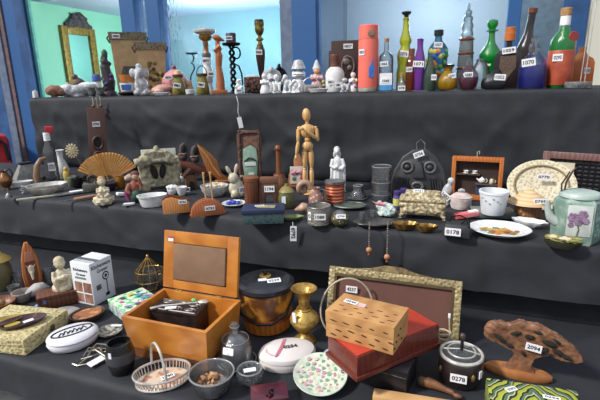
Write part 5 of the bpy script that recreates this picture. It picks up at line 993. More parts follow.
# gold leaf dishes
for (x, yb, w_, lab) in ((405, 231, 13, 'gold edged leaf shaped shell dish, left and larger one before the casket'), (426, 233, 11, 'gold edged leaf shaped shell dish, right and smaller one before the casket')):
    S = at(x, yb, 'M', w_*.5); thing('gilt_leaf_dish', lab, 'dish', S, 0, 'gilt leaf dishes')
    part('dish', G().lathe([(0, 1), (w_*.7, 1.4), (w_*.93, 5.4), (w_, 6.4), (w_*.96, 4.6), (w_*.6, 0), (0, 0)], 36, sy=.55, wob=lambda a, z: 1+(.07*math.cos(9*a) if z > 3 else 0)), mat('gilt_leaf', (160, 126, 66), .35, .6, c2=(90, 66, 34), scale=60)); part('hollow', G().lathe([(0, 1.6), (w_*.68, 2.2), (w_*.6, 1.3), (0, 1.1)], 24, sy=.5), mat('leaf_inside', (120, 80, 40), .4))
# iron purse
S = at(456.5, 238.5, 'M', 9); thing('iron_trivet_box', 'dark grey iron box with wire handles and a large number label', 'box', S, -4)
part('body', G().box(0, 0, 0, 28, 18, 13, 3, taper=.78), mat('iron_grey', (62, 64, 64), .5, .3, c2=(44, 46, 46))); part('handle', G().tube([(-8, 2, 12), (-6, 2, 18), (2, 0, 20.5), (8, 0, 18), (10, 0, 12)], .7), black_iron); part('handle', G().tube([(4, -3, 12.4), (7, -6, 17), (11, -5, 19), (12, -2, 9)], .6), black_iron); tag(-3, 6.2, -9.6, '0178', 15, 7.4)
# shadowbox
S = at(475, 200, 'M', 4); Z = S.z; thing('shadow_box', 'orange wooden shadow box frame with little shelves leaning at the back', 'frame', S, -3)
h = Z(157); fr = mat('frame_orange', (192, 112, 52), .45, c2=(160, 86, 36), kind='wave', scale=20)
g = G().box(-21.6, 0, 0, 3.8, 9, h, .5).box(21.6, 0, 0, 3.8, 9, h, .5).box(0, 0, h-4, 39.4, 9, 4, .5).box(0, 0, 0, 39.4, 9, 4, .5)
part('frame', g, fr); part('backing', G().box(0, 3.6, 4, 39, 1, h-9), mat('box_inside', (58, 42, 36), .8))
part('shelf', G().box(-8, 0, h*.58, 22, 6, 1.2), mat('shelf_brown', (92, 70, 56), .6)); part('shelf', G().box(9, 0, h*.36, 20, 6, 1.2), mat('shelf_brown', (0, 0, 0))); part('dark_panel', G().box(9, 1.4, 4, 19, 3, h*.3), mat('panel_blue', (52, 66, 92), .7)); part('hook', G().tube([(-1, 0, h), (-1, 0, h+5), (1, 0, h+6), (1, 0, h+3)], .4, 6), silver)
L0 = S.loc
def onshelf(name, lab, cat, dx, hz, parts, group=None):
    R = Matrix.Rotation(S.az-math.radians(3), 4, 'Z'); SS = Spot(L0+R @ Vector((dx*S.s, -1*S.s, hz*S.v))); thing(name, lab, cat, SS, 0, group)
    for n, g, m_ in parts: part(n, g, m_)
onshelf('miniature_teapot', 'tiny white teapot on the lower right shelf of the wooden shadow box', 'teapot', 5, h*.36+1.3, [('body', G().sph(0, 0, 3, 3.4, 2.4, 3).sph(0, 0, 6, .9, .9, .9, 1).fuse(.4), white_cer), ('spout', G().tube([(-3, 0, 3), (-5, 0, 5)], [.9, .5]), white_cer), ('handle', G().tube(arc3(3, 3, 2, -80, 80, 8), .4), white_cer)])
onshelf('miniature_jug', 'tiny cream jug right of the tiny teapot in the shadow box', 'jug', 14, h*.36+1.3, [('body', G().lathe([(0, 5), (1.6, 5), (2.4, 2), (1.6, 0), (0, 0)], 14), ivory), ('handle', G().tube(arc3(2, 2.6, 1.6, -80, 80, 8), .4), ivory)])
for k, (dx, lab) in enumerate(((-10, 'tiny white cup on the upper left shelf of the shadow box, left one'), (-2, 'tiny white cup on the upper left shelf of the shadow box, right one'))):
    onshelf('miniature_cup', lab, 'cup', dx, h*.58+1.3, [('cup', G().lathe([(0, .5), (1, .5), (2.2, 2.8), (2.6, 2.8), (1.2, 0), (0, 0)], 14), white_cer), ('saucer', G().lathe([(0, .25), (3, .5), (3.2, .4), (0, -.05)], 14), white_cer)], 'tiny cups in the shadow box')
# pots right
S = at(460.5, 210, 'M', 9); thing('lidded_sugar_pot', 'white ridged ceramic pot with a rose knob lid before the shadow box', 'pot', S)
part('body', G().lathe([(0, 11), (10, 11), (10.6, 9), (9.6, 6.6), (10.4, 4), (9, 0), (0, 0)], 28), mat('pot_pinkish', (214, 204, 200), .4, c2=(180, 160, 156), scale=50)); part('lid', G().lathe([(0, 16), (6, 14.6), (10.6, 11.2), (0, 11.1)], 28), mat('pot_pinkish', (0, 0, 0))); part('knob', G().sph(0, 0, 17.4, 3, 2.6, 2).sph(-2, 0, 17, 1.6).sph(2, 0, 17, 1.6).fuse(.6), grey_white)
S = at(466, 219, 'M', 3); thing('pink_packet', 'pink and red paper packet stacked with a white tag left of the white planter', 'packet', S, 26)
part('packet', G().box(0, 0, 0, 24, 8, 4.4, .6, ry=-.1).move(z=1.4), mat('packet_pink', (214, 80, 92), .5, c2=(226, 150, 150), scale=30)); part('paper', G().box(7, 0, 6.6, 9, 6, .8, ry=-.1), PAPER)
S = at(492, 219, 'M', 13); thing('grey_tray', 'grey square ceramic tray under the white planter', 'tray', S, 12)
part('tray', G().box(0, 0, 0, 36, 24, 6, 1.5, taper=1.12), mat('tray_grey', (128, 136, 132), .4, c2=(100, 110, 106)))
tz = ZM+6.2*S.v
S = at(492.5, 216, tz, 10); Z = S.z; thing('white_planter', 'white round ceramic planter cup with faint grey flowers standing on the grey tray', 'planter', S)
hh = 23; part('pot', G().lathe([(0, 2), (9, 2), (12.6, hh), (14.2, hh), (14.4, hh-2), (13.6, hh-2.4), (11, 1), (10.4, 0), (0, 0)], 32), mat('planter_white', (222, 226, 230), .3, c2=(214, 218, 224))); part('soil_disc', G().lathe([(0, hh-7.5), (11.4, hh-7.5), (11, hh-8.5), (0, hh-8.5)], 26), mat('soil', (90, 80, 70), .9))  # flat brown disc inside the cup, below its rim
g = G()
for k in range(7): a = -PI/2+(k-3)*.28; g.sph(13.3*math.cos(a), 13.3*math.sin(a), hh-6-(k % 3)*2.2, 1.3, 1, .8, 1)
part('grey_motif', g, mat('motif_grey', (160, 166, 178), .5), stuff=True)
# floral plate
S = at(499, 242, 'M', 27); fw_ = [('petal_orange', (206, 126, 50)), ('petal_brown', (150, 80, 44)), ('petal_yellow', (214, 176, 70)), ('leaf_sage', (130, 140, 90))]
thing('floral_plate', 'large white oval plate painted with an orange flower bouquet', 'plate', S, 2)
part('plate', G().lathe([(0, 2), (17, 2.2), (24, 4), (28.6, 6), (29, 5.6), (24, 2.6), (17, .2), (0, 0)], 44, sy=.9, wob=lambda a, z: 1+.015*math.cos(6*a)), white_cer)
random.seed(31)
spots = [(0, -2, 6, 0), (-6, -4, 4, 1), (6, -3, 4.4, 1), (0, 3, 4.4, 2), (-9, 3, 4, 2), (8, 3, 4, 0), (-14, -1, 3.6, 3), (14, 0, 3.8, 0), (-3, 9, 3.4, 3), (5, 9, 3.2, 2), (-12, 6, 3, 0), (12, -6, 3, 3), (-2, -9, 3.4, 0), (3, -6, 3, 2), (-8, -9, 2.8, 3), (17, 4, 2.6, 3), (-17, 4, 2.6, 2)]
for (x, y, r, c) in spots:
    n, col = fw_[c]; zz = 2.2+max(0, math.hypot(x, y/.9)-17)*.26
    part('painted_flower', G().lathe([(0, zz+.5), (r, zz+.4), (r, zz-.1), (0, zz-.1)], 10, x=x, y=y, wob=lambda a, z: 1+.22*math.cos(5*a)), mat(n, col, .4, c2=tuple(v*.8 for v in col), scale=90))
S = at(529, 229, 'M', 9); thing('petal_dish', 'small white petal shaped dish beside the floral plate', 'dish', S, -14)
part('dish', G().lathe([(0, 1), (8, 1.2), (15, 5), (16, 6.4), (15.4, 4.6), (8, 0), (0, 0)], 40, sy=.55, wob=lambda a, z: 1+(.08*math.cos(8*a) if z > 3 else 0)), white_cer); part('leaf_motif', G().sph(3, -2, 2, 4, 2, .8, 1), mat('motif_teal', (96, 140, 140), .4))
# wicker plate leaning, wooden mask bowl with conical lid
S = at(538, 208.5, 'M', 3); wick = mat('wicker_pale', (168, 154, 124), .7, c2=(218, 208, 182), kind='voronoi', scale=130, bump=.4, mix=(.1, .6))
thing('wicker_platter', 'large round pale woven platter leaning back behind the straw hat', 'platter', S, 10)
pl = lambda g: g.rot(rx=PI/2-.34).move(z=22.5)
part('platter', pl(G().lathe([(0, 1.4), (17, 1.6), (29, 4.4), (31, 4), (30, 3), (18, 0), (0, 0)], 44, sy=.78)), wick); part('woven_band', pl(G().tube([(24*math.cos(2*PI*k/40), 24*.78*math.sin(2*PI*k/40), 3.8) for k in range(40)], 1, 6, True)), mat('wicker_dark', (150, 134, 96), .7))
tag(1, 32, -6.6, '0770', 12, 5)
S = at(527, 220.5, 'M', 10); thing('carved_face_pot', 'brown wooden pot with a small carved face on its side', 'pot', S)
part('pot', G().lathe([(0, 15), (11, 15), (12.4, 10), (12, 3), (9, 0), (0, 0)], 28), mat('pot_brown', (136, 92, 56), .55, c2=(104, 66, 40), kind='wave', scale=24)); part('carved_face', G().sph(-6, -10, 8, 3.6, 2.4, 4.2).sph(-6, -12.4, 8, 1, 1, 1.4, 1).sph(-3, -10.6, 5.4, 2, 2, 2).fuse(.5), mat('face_tan', (176, 122, 76), .6))
hz = ZM+15.3*S.v
S = Spot(S.loc+Vector((0, 0, 15.4*S.v))); thing('conical_hat', 'beige conical straw hat resting on the carved face pot', 'hat', S)
part('cone', G().lathe([(0, 13.5), (3, 12.6), (10, 8), (20, 1), (20.4, .3), (0, .2)], 32), mat('straw', (214, 184, 144), .7, c2=(196, 164, 122), kind='bands', scale=40)); tag(10, 5.6, -14.6, '0768', 12, 5, ry=-6)
# floral tea caddy
S = at(574, 245, 'M', 18); Z = S.z; thing('floral_teapot', 'pale turquoise hexagonal teapot painted with purple flowers', 'teapot', S, 10)
tq = mat('turquoise_glaze', (158, 176, 166), .4, c2=(112, 138, 126), scale=40, mix=(.35, .6)); k = 22
part('body', G().lathe([(0, 43), (18, 43), (21.6, 40), (22, 38), (22, 4), (20.6, 0), (0, 0)], 6, rot=0), tq, ang=.4)
part('lid', G().lathe([(0, 48), (12, 48), (17, 47), (18.4, 45), (18.4, 43.1), (0, 43.1)], 30), mat('lid_glaze', (186, 200, 194), .35, c2=(160, 178, 170)))
part('front_panel', G().box(-1, -19.4, 9, 21, .8, 29, .3), mat('panel_white', (206, 212, 206), .4))
random.seed(6)
for (x, z_, r) in ((-7, 27, 4.4), (1, 30, 4.2), (-2, 23, 3.6), (4, 24, 3), (-8, 20, 2.6)):
    g = G()
    for q in range(6): g.sph(x+r*.6*math.cos(q*PI/3), -20.4, z_+r*.6*math.sin(q*PI/3), r*.5, .5, r*.5, 1)
    part('painted_blossom', g.sph(x, -20.6, z_, r*.4, .6, r*.4, 1), mat('blossom_purple', (112, 86, 116), .5, c2=(160, 132, 160), scale=80))
part('painted_stem', G().tube([(-2, -20.3, 10), (-1, -20.3, 16), (-3, -20.3, 23)], .5), mat('stem_dark', (90, 104, 84), .5))
part('side_motif', G().box(16.6, -9.6, 8, 14, .8, 26, rz=PI/3), mat('side_green', (96, 140, 124), .4, c2=(170, 196, 186), kind='voronoi', scale=90))
part('spout', G().tube([(-18, -3, 18), (-24, -5, 22), (-27, -6, 30), (-28, -6, 38)], [5.4, 4, 3, 2.4], 12), mat('spout_white', (196, 206, 202), .4)); 
part('cane_handle', G().tube([(-14, 0, 43), (-13, -1, 56), (-9, -1, 66), (-6, -1, 70)], .9), mat('cane', (70, 54, 36), .6)); part('cane_handle', G().tube([(-16, -3, 43), (-17, -2, 54), (-11, -1, 66)], .8), mat('cane', (0, 0, 0)))
S = at(566.5, 244.5, 'M', 15)
S = at(562, 250, 'M', 8); thing('nest_bowl', 'dark bowl full of pale shells and dry grass in front of the floral teapot', 'bowl', S)
part('bowl', G().lathe(bowlp(17.5, 7, 12), 30, sy=.5), mat('dark_bowl', (58, 58, 44), .5))
g = G(); random.seed(14)
for i in range(70):
    a = random.uniform(0, 2*PI); r0 = random.uniform(2, 13); b_ = a+random.uniform(.4, 1.2); z0 = 6.6+random.uniform(0, 3)
    g.tube([(r0*math.cos(a), r0*.5*math.sin(a), z0), (16*math.cos((a+b_)/2), 8*math.sin((a+b_)/2), z0+1), (r0*math.cos(b_), r0*.5*math.sin(b_), z0)], .35, 5)
part('dry_grass', g, mat('grass_dry', (164, 160, 90), .8, c2=(116, 124, 62)), stuff=True)
g = G()
for i in range(9): g.sph(random.uniform(-11, 5), random.uniform(-5, 3), 9.4, 3, 2.2, 2, 1)
part('shells', g, mat('shell_white', (222, 206, 184), .5, c2=(200, 170, 140)), stuff=True)
# dark lattice frame
S = at(584, 203.5, 'M', 3); Z = S.z; thing('lattice_frame', 'dark reddish wooden frame with black lattice leaning at the right back', 'frame', S, -4)
h = Z(154); fm = mat('frame_red_brown', (120, 88, 82), .4, c2=(92, 62, 58), kind='wave', scale=16)
part('frame', lean(G().box(-38, 0, 0, 7, 4, h, .8).box(38, 0, 0, 7, 4, h, .8).box(0, 0, h-7, 69, 4, 7, .8).box(0, 0, 0, 69, 4, 7, .8), 5), fm)
g = G()
for k in range(13): g.box(-32+k*5.3, .6, 7, 1.3, 1.4, h-14)
for k in range(8): g.box(0, .2, 9+k*(h-16)/8, 68, 1.4, 1.3)
part('lattice', lean(g, 5), black_iron); part('backing', lean(G().box(0, 2, 6, 70, .8, h-12), 5), mat('lattice_back', (70, 66, 72), .7)); part('tag_card', lean(G().box(-20, -2.8, h-26, 16, .8, 16), 5), mat('card_cream', (206, 196, 170), .7)); tag(-20, h-18, -3.6+h*.03, '0774', 9, 5)
S = at(598, 222, 'M', 5); solo('brown_jar', 'small brown jar at the right edge beside the floral teapot', 'jar', at(606, 214, 'M', 4), G().lathe([(0, 16), (4, 16), (5.4, 12), (6, 4), (5, 0), (0, 0)], 20), mat('jar_brown', (150, 112, 84), .5))
# ================================================================== LOWEST TIER
# --- far left
S = at(3, 292, 'B', 10); thing('dark_green_vase', 'dark green carved vase with a flared yellow lid at the left edge', 'vase', S)
part('body', G().lathe([(0, 27), (8, 27), (10.4, 22), (11, 12), (8.4, 3), (7.6, 0), (0, 0)], 26), mat('vase_dark_green', (50, 52, 38), .4, c2=(96, 92, 64), kind='voronoi', scale=60, mix=(.1, .2))); part('lid', G().lathe([(0, 39), (3, 37.6), (5, 34), (11.6, 29), (12, 28), (7.6, 27.1), (0, 27.1)], 28), mat('lid_mustard', (186, 164, 84), .5, c2=(150, 128, 58)))
S = at(34.5, 289, 'B', 4); Z = S.z; thing('wooden_shoe_planter', 'upright orange brown hollow canoe shaped carving with a small pale skull inside', 'carving', S, 4)
h = Z(243)
ow = mat('canoe_wood', (186, 112, 54), .5, c2=(140, 78, 38), kind='wave', scale=20, stretch=(1, 1, .3))
part('shell', lean(G().prism([(-7, 0), (7, 0), (8.6, h*.28), (7.4, h*.62), (4.2, h*.86), (1.2, h), (-1.6, h), (-4.2, h*.86), (-7, h*.62), (-8.2, h*.28)], 6, bev=1.4), 5), ow)
part('hollow', lean(G().prism([(-4, 5), (4, 5), (5.2, h*.3), (4.4, h*.58), (2.2, h*.74), (-2.2, h*.74), (-4.4, h*.58), (-5.2, h*.3)], 1, y=-3.2), 5), mat('hollow_red', (120, 62, 44), .7)); part('cavity_lip', lean(G().prism([(-4.4, h*.6), (4.4, h*.6), (2.8, h*.8), (-2.8, h*.8)], 1.2, y=-3.6, bev=.3), 5), mat('lip_pink', (188, 122, 96), .6))
part('skull', lean(G().sph(0, -4, h*.42, 3, 1.8, 5).tube([(-2, -4, h*.46), (-4.4, -4.6, h*.54)], [.9, .3]).tube([(2, -4, h*.46), (4.4, -4.6, h*.54)], [.9, .3]).tube([(0, -4.6, h*.38), (0, -5, h*.2)], [2, 1]).fuse(.5), 5), mat('bone', (206, 192, 166), .6))
solo('glass_tumbler', 'clear glass tumbler standing left of the upright canoe carving', 'glass', at(21, 289, 'B', 5), G().lathe([(0, 1), (4.4, 1), (5.4, 15), (6, 15), (5, 0), (0, 0)], 20), clear_g)
solo('glass_tumbler', 'clear glass tumbler standing right of the upright canoe carving', 'glass', at(49.5, 284, 'B', 5), G().lathe([(0, 1), (4.4, 1), (5.4, 13), (6, 13), (5, 0), (0, 0)], 20), clear_g)
S = at(23.5, 303.5, 'B', 8); thing('grey_bowl', 'grey pottery bowl with a pink tinge near the left edge', 'bowl', S); part('bowl', G().lathe(bowlp(9.4, 9, 6), 26), mat('pottery_grey', (168, 156, 148), .6, c2=(130, 122, 118), scale=30))
S = at(38, 299, 'B', 6); thing('big_shell', 'large greyish white seashell behind the wicker case', 'shell', S, 10); part('shell', G().tube([(-11, 0, 4), (-6, 0, 5), (0, 0, 6.4), (6, 0, 6.6), (11, 0, 5)], [1, 4.6, 6.2, 5, 1], 16).rough(.9, .35, 3).move(z=.9), mat('shell_grey', (190, 184, 180), .5, c2=(140, 136, 138), scale=40))
S = at(43, 311, 'B', 4); thing('delft_boot', 'little white and blue porcelain boot by the wicker case', 'figurine', S); part('boot', G().sph(-2, 0, 3, 5, 3, 3).tube([(2, 0, 2), (2.4, 0, 9)], [3, 2.6], 14).fuse(.55), white_cer); part('blue_top', G().sph(-4, -1, 5, 2.6, 2.4, 1.6).lathe([(2.7, 11), (3.4, 11), (3.4, 6), (2.7, 6)], 16, x=2.4), mat('delft_blue', (64, 100, 184), .4, c2=(140, 170, 220), scale=60))
S = at(0, 313, 'B', 9); thing('wooden_bowl', 'shallow brown wooden bowl at the left edge below the dark green vase', 'bowl', S); part('bowl', G().lathe(bowlp(15, 8, 8, 1.2), 30), mid_wood); part('knob', G().sph(2, 0, 6, 4, 3, 3.4), mat('bowl_bead', (150, 120, 80), .4))
solo('pewter_cup', 'small dull metal cup between the wooden bowl and clear tumbler', 'cup', at(15, 296, 'B', 4), G().lathe([(0, 1), (3.6, 1), (5, 9), (5.6, 9), (4, 0), (0, 0)], 18), pewter)
S = at(3, 321, 'B', 4); thing('orange_cloth', 'folded orange cloth peeking out at the left edge above the wicker case', 'cloth', S); part('cloth', G().box(-4, 0, 0, 18, 10, 4, 1.5).rough(.5, .4).move(z=.5), mat('cloth_orange', (176, 96, 62), .8))
# cherub figure on a wide wooden box
S = at(73, 305, 'B', 3); Z = S.z; thing('wide_wooden_box', 'wide flat red brown wooden box under the squatting cherub', 'box', S, 0)
bx = mat('box_red_brown', (104, 62, 42), .5, c2=(76, 44, 32), kind='wave', scale=16)
part('body', G().box(-10, 10, 0, 40, 20, 9, .5), bx); part('lid', G().box(-10, 10, 9.2, 41, 21, 3.4, .6), bx)
tz = ZB+12.7*S.v
S = at(63.5, 291, tz, 8); thing('squatting_cherub', 'cream plaster child figure squatting with folded arms on the wide wooden box', 'figurine', S, 8)
part('body', G().lathe([(0, 5), (8, 5), (10, 3), (10, 0), (0, 0)], 22).sph(0, 0, 12, 7, 6, 8).sph(0, -1, 24.6, 5, 4.8, 5.4).tube([(-6, 0, 17), (-8, -4, 12), (0, -7, 12)], [2.6, 2.4, 2]).tube([(6, 0, 17), (8, -4, 12), (0, -7.4, 13.4)], [2.6, 2.4, 2]).tube([(-4, -2, 6), (-7, -6, 10), (-5, -7, 2)], [3, 2.8, 2]).tube([(4, -2, 6), (7, -6, 10), (5, -7, 2)], [3, 2.8, 2]).sph(0, -5.6, 24, 1, 1, 1, 1).sph(-4.8, -.5, 24.6, 1, .8, 1.4, 1).sph(4.8, -.5, 24.6, 1, .8, 1.4, 1).fuse(.65), ivory)
part('hair', G().sph(0, .4, 27, 5.2, 5, 4.6).rough(.6, .6), mat('plaster_hair', (196, 184, 152), .7))
# white printed box
S = at(95, 307, 'B', 2); Z = S.z; thing('white_carton', 'white cardboard carton printed with a round emblem and small text', 'carton', S, 40)
wc = mat('carton_white', (224, 226, 232), .6, c2=(216, 218, 226), scale=20)
part('carton', G().box(14, 13, 0, 28, 26, 41, .4), wc)
part('top_band', G().box(10, 13, 41, 5, 26, .4), mat('print_grey', (96, 98, 104), .6)); part('top_panel', G().box(5, 13, 41, 5, 22, .3), mat('print_pale', (190, 194, 200), .6))
part('front_print', text_g('Kitchenware', 24, 4).move(14, .3, 36), INK); part('front_print', text_g('Grater', 14, 3.4).move(15, .3, 31), INK)
part('emblem', G().lathe([(0, .5), (4.2, .5), (4.2, 0), (0, 0)], 24).rot(rx=PI/2).move(18, .3, 24), INK); part('emblem_ring', G().tube([(18+2.4*math.cos(2*PI*k/18), -.3, 24+2.4*math.sin(2*PI*k/18)) for k in range(18)], .5, 6, True), PAPER); part('emblem_stem', G().box(18.6, .2, 7, 1.1, .6, 13), INK); part('emblem_foot', G().box(18, .2, 4, 5, .6, 3), INK); part('stamp', G().box(8, .2, 13, 6, .6, 5), mat('print_grey', (0, 0, 0)))
side = lambda g: g.rot(rz=-PI/2).move(0, 13, 0)
for (t_, w_, hh, zz) in (('Kitchenware', 19, 3, 34), ('Grater', 13, 2.6, 29.6)): part('side_print', side(text_g(t_, w_, hh).move(0, .2, zz)), INK)
part('side_strip', side(G().box(-1, .1, 25, 15, .5, 2)), mat('print_green', (110, 140, 120), .6)); part('side_picture', side(G().box(1, .1, 2, 22, .5, 20)), mat('print_brown', (110, 70, 56), .6, c2=(170, 130, 110), scale=40)); part('picture_line', side(G().box(1, -.3, 11, 22, .4, 1)), PAPER); part('picture_line', side(G().box(1, -.3, 2, 1, .4, 20)), PAPER)
# puzzle box
A, B_, C_ = on_z(125, 313, ZB+.032), on_z(161, 299.5, ZB+.032), on_z(104, 301, ZB+.032)
A.z = ZB; S = Spot(A); vx = B_-A; vx.z = 0; vy = C_-A; angx = math.atan2(vx.y, vx.x); nn = Vector((-math.sin(angx), math.cos(angx), 0)); PW, PD = vx.length/S.s, vy.dot(nn)/S.s
thing('jigsaw_box', 'flat colourful cardboard box with a green, pink and teal picture on its lid', 'box', S, math.degrees(angx-S.az))
pz = mat('puzzle_print', (104, 190, 140), .5, c2=(226, 226, 200), kind='noise', scale=70, mix=(.42, .56))
part('base', G().box(PW/2, PD/2, 0, PW-.6, PD-.6, 9.8, .3), mat('puzzle_side', (196, 190, 200), .6, c2=(120, 160, 140), kind='voronoi', scale=60)); part('lid', G().box(PW/2, PD/2, 10, PW, PD, 2, .3), pz)
random.seed(41)
for i in range(20):
    c = random.choice([('pz_lime', (170, 206, 90)), ('pz_violet', (150, 130, 190)), ('pz_pink', (216, 130, 180)), ('pz_teal', (60, 180, 170)), ('pz_yellow', (206, 206, 90)), ('pz_slate', (80, 84, 110)), ('pz_white', (230, 230, 232))])
    part('picture_patch', G().lathe([(0, .35), (random.uniform(2, 4.4), .3), (2, 0), (0, 0)], 9, x=random.uniform(6, PW-6), y=random.uniform(6, PD-6), sy=.8, wob=lambda a, z: 1+.25*math.sin(3*a+i)).move(z=12+.06*i), mat(c[0], c[1], .5))
# brass wire basket with glass behind
S = at(151, 292, 'B', 10); Z = S.z; thing('wire_basket', 'brass wire basket holding glass beside the open chest lid', 'basket', S)
g = G(); hh = 30
for k in range(12):
    a = 2*PI*k/12; c, s_ = math.cos(a), math.sin(a)
    g.tube([(8*c, 8*s_, 0.4), (14*c, 12*s_, 9), (11*c, 9*s_, 20), (1.4*c, 1.4*s_, hh)], .35, 6)
for r, zz in ((8, .6), (14, 9), (13, 18)): g.tube([(r*math.cos(2*PI*k/24), r*.86*math.sin(2*PI*k/24), zz) for k in range(24)], .5, 6, True)
part('wires', g, brass); part('glass_cup', G().lathe([(0, 1.2), (6, 1.2), (8, 15), (8.8, 15), (7, .9), (0, .8)], 22), clear_g); part('finial', G().sph(0, 0, hh+1, 1.6, 1.6, 2.4), brass)
S = at(163, 292, 'B', 4)
# stone plate, wooden plate, soap box
S = at(62, 325, 'B', 18); thing('stone_disc', 'round pale grey stone plate behind the wicker case', 'plate', S); part('plate', G().lathe([(0, 3.4), (16, 3.4), (17.6, 2.4), (17.6, .6), (16, 0), (0, 0)], 34), mat('stone_pale', (172, 168, 164), .7, c2=(144, 140, 138), scale=30))
S = at(88, 325.5, 'B', 16); thing('wooden_plate', 'oval dark rimmed wooden dish with a pale orange carved middle', 'dish', S, 10)
part('rim', G().lathe([(0, 1.4), (12, 1.6), (15.6, 6), (17, 6), (17, 4.6), (13, .3), (11, 0), (0, 0)], 34, sy=.8), mat('dish_dark_rim', (90, 62, 46), .5, c2=(62, 44, 36))); part('carved_middle', G().lathe([(0, 4.4), (9, 4.4), (13.6, 5), (13, 3.4), (11, 1.8), (0, 1.8)], 30, sy=.8), mat('carved_peach', (206, 150, 104), .6, c2=(150, 96, 62), kind='voronoi', scale=50, mix=(.15, .5)))
S = at(74, 352, 'B', 20); thing('white_trinket_box', 'round white lidded stone box with a black leaf drawing on its lid', 'box', S, 8)
ws = mat('white_stone', (222, 222, 226), .4, c2=(206, 208, 214), scale=16)
part('base', G().lathe([(0, 7), (23, 7), (24, 4.6), (22.4, .8), (21, 0), (0, 0)], 44, sy=.86), ws); part('lid', G().lathe([(0, 11), (18, 11), (22.6, 9.8), (23.8, 8.4), (23.4, 7.2), (0, 7.1)], 44, sy=.86), ws)
part('inlay', G().tube([(19*math.cos(t)*.98, 8*math.sin(t)+1, 11.1) for t in [2*PI*k/30 for k in range(30)]], .8, 6, True), INK)
g = G()
for k in range(6): g.tube([(-13+k*4, -3, 11.1), (-10+k*4.2, 2+(k % 2)*2, 11.3), (-7+k*4, -1, 11.1)], .7, 6)
part('drawing', g, INK, stuff=True)
# mesh dish, wire stuff, glass tumbler
S = at(110, 339, 'B', 11); thing('filigree_dish', 'small round silver filigree dish left of the open wooden chest', 'dish', S); part('dish', G().lathe([(0, 1), (8, 1.2), (11.4, 3.8), (12.2, 4), (12, 3), (8, 0), (0, 0)], 32), mat('filigree', (186, 182, 170), .4, .5, c2=(110, 106, 96), kind='voronoi', scale=110)); part('white_slip', G().box(7, 5, 4, 11, 3, .6, rz=-.5), PAPER)
S = at(97, 361, 'B', 4); thing('wire_tangle', 'tangle of silver wire jewellery with a paper tag before the round white box', 'jewellery', S)
wire = mat('wire_silver', (170, 164, 150), .35, .8)
for pts in ([(-16, -2, .8), (-9, 4, 1.2), (-4, 12, 4), (4, 16, 1.4), (12, 12, .8), (10, 2, .8)], [(-22, 2, .8), (-18, -4, .8), (-8, -6, .8), (0, -8, 1), (8, -6, .8)], [(-8, 18, .8), (0, 8, 5), (8, -2, 1), (12, -6, .8)], [(-4, 20, .8), (2, 22, 4), (10, 18, 3), (14, 8, .8)], [(-12, 10, .8), (-6, 16, 5), (4, 14, 2), (6, 4, .8)], [(2, 20, .8), (6, 10, 4), (2, 0, 1)], [(-14, 6, .8), (-4, 2, 3), (8, 6, 2), (14, 0, .8)]): part('wire', G().tube(pts, .7, 6), wire)
part('paper_tag', G().box(-1, -9, 1, 16, 8, .7, rz=.5, rx=.1).move(z=1.4), PAPER)
S = at(122.5, 376, 'B', 11); thing('dark_glass', 'dark smoky etched glass tumbler in front of the open wooden chest', 'glass', S)
part('cup', G().lathe([(0, 2), (9.4, 2), (12.6, 12), (12.2, 20), (10.2, 28), (11.2, 28), (13.4, 20), (13.8, 12), (10.8, 0), (0, 0)], 30), glass('black_glass', (70, 70, 76), .3, dif=(26, 26, 30))); part('etched_band', G().lathe([(13.8, 11), (14, 12), (13.6, 20), (13.3, 20.6)], 30), mat('etched', (32, 32, 36), .4, c2=(58, 58, 62), kind='voronoi', scale=100, mix=(.1, .3))); part('white_dot', G().box(-9.4, -10, 19, 3, .8, 5, rz=-.7), PAPER)
# --- wicker case bottom left
S = at(26, 352, 'B', 0); Z = S.z
wk = mat('wicker_gold', (132, 118, 76), .65, c2=(198, 184, 136), kind='voronoi', scale=120, bump=.7, mix=(.12, .5))
p0, p1, p2 = on_z(26, 356, ZB), on_z(69, 324, ZB), on_z(-14, 335, ZB)
S = Spot(p0); ux = (p1-p0); uy = (p2-p0); ang = math.degrees(math.atan2(ux.y, ux.x)-S.az)
o = thing('wicker_case', 'flat gold and beige woven case with a lid at the bottom left', 'case', S, ang)
W_, D_ = ux.length/S.s, abs(uy.dot(Vector((-ux.y, ux.x, 0)).normalized()))/S.s
part('base', G().box(W_/2, D_/2, 0, W_, D_, 8, 1.2), wk); part('lid', G().box(W_/2, D_/2, 8.3, W_+1.6, D_+1.6, 8, 1.4), wk); part('clasp', G().box(W_*.6, -1, 6, 5, 2, 6, .4), mat('clasp_dark', (80, 70, 48), .5))
CASE_T = ZB+16.5*S.v
S = at(22, 327, CASE_T, 7); thing('marble_tray', 'dark brown and yellow swirled oblong tray lying on the wicker case', 'tray', S, -6)
part('tray', G().lathe([(0, 1), (16, 1.2), (21, 4), (22.4, 4), (18, .2), (16, 0), (0, 0)], 36, sy=.55), mat('tray_marbled', (72, 44, 46), .3, c2=(56, 34, 38), scale=14)); part('yellow_swirl', G().lathe([(0, 1.9), (7, 1.9), (7.2, 1.3), (0, 1.3)], 20, x=-8, y=1, sy=.6), mat('swirl_yellow', (176, 156, 70), .35)); part('paper_slip', G().box(6, -1, 1.9, 9, 5, .6, rz=.3), PAPER, label='white paper slip')
solo('ochre_tray', 'dull yellow oblong tray half under the dark swirled tray on the wicker case', 'tray', at(2, 326, CASE_T, 5), G().lathe([(0, 1), (14, 1), (18, 3), (19, 3), (15, 0), (0, 0)], 30, sy=.5), mat('ochre', (164, 142, 66), .4, c2=(120, 98, 44), scale=20))
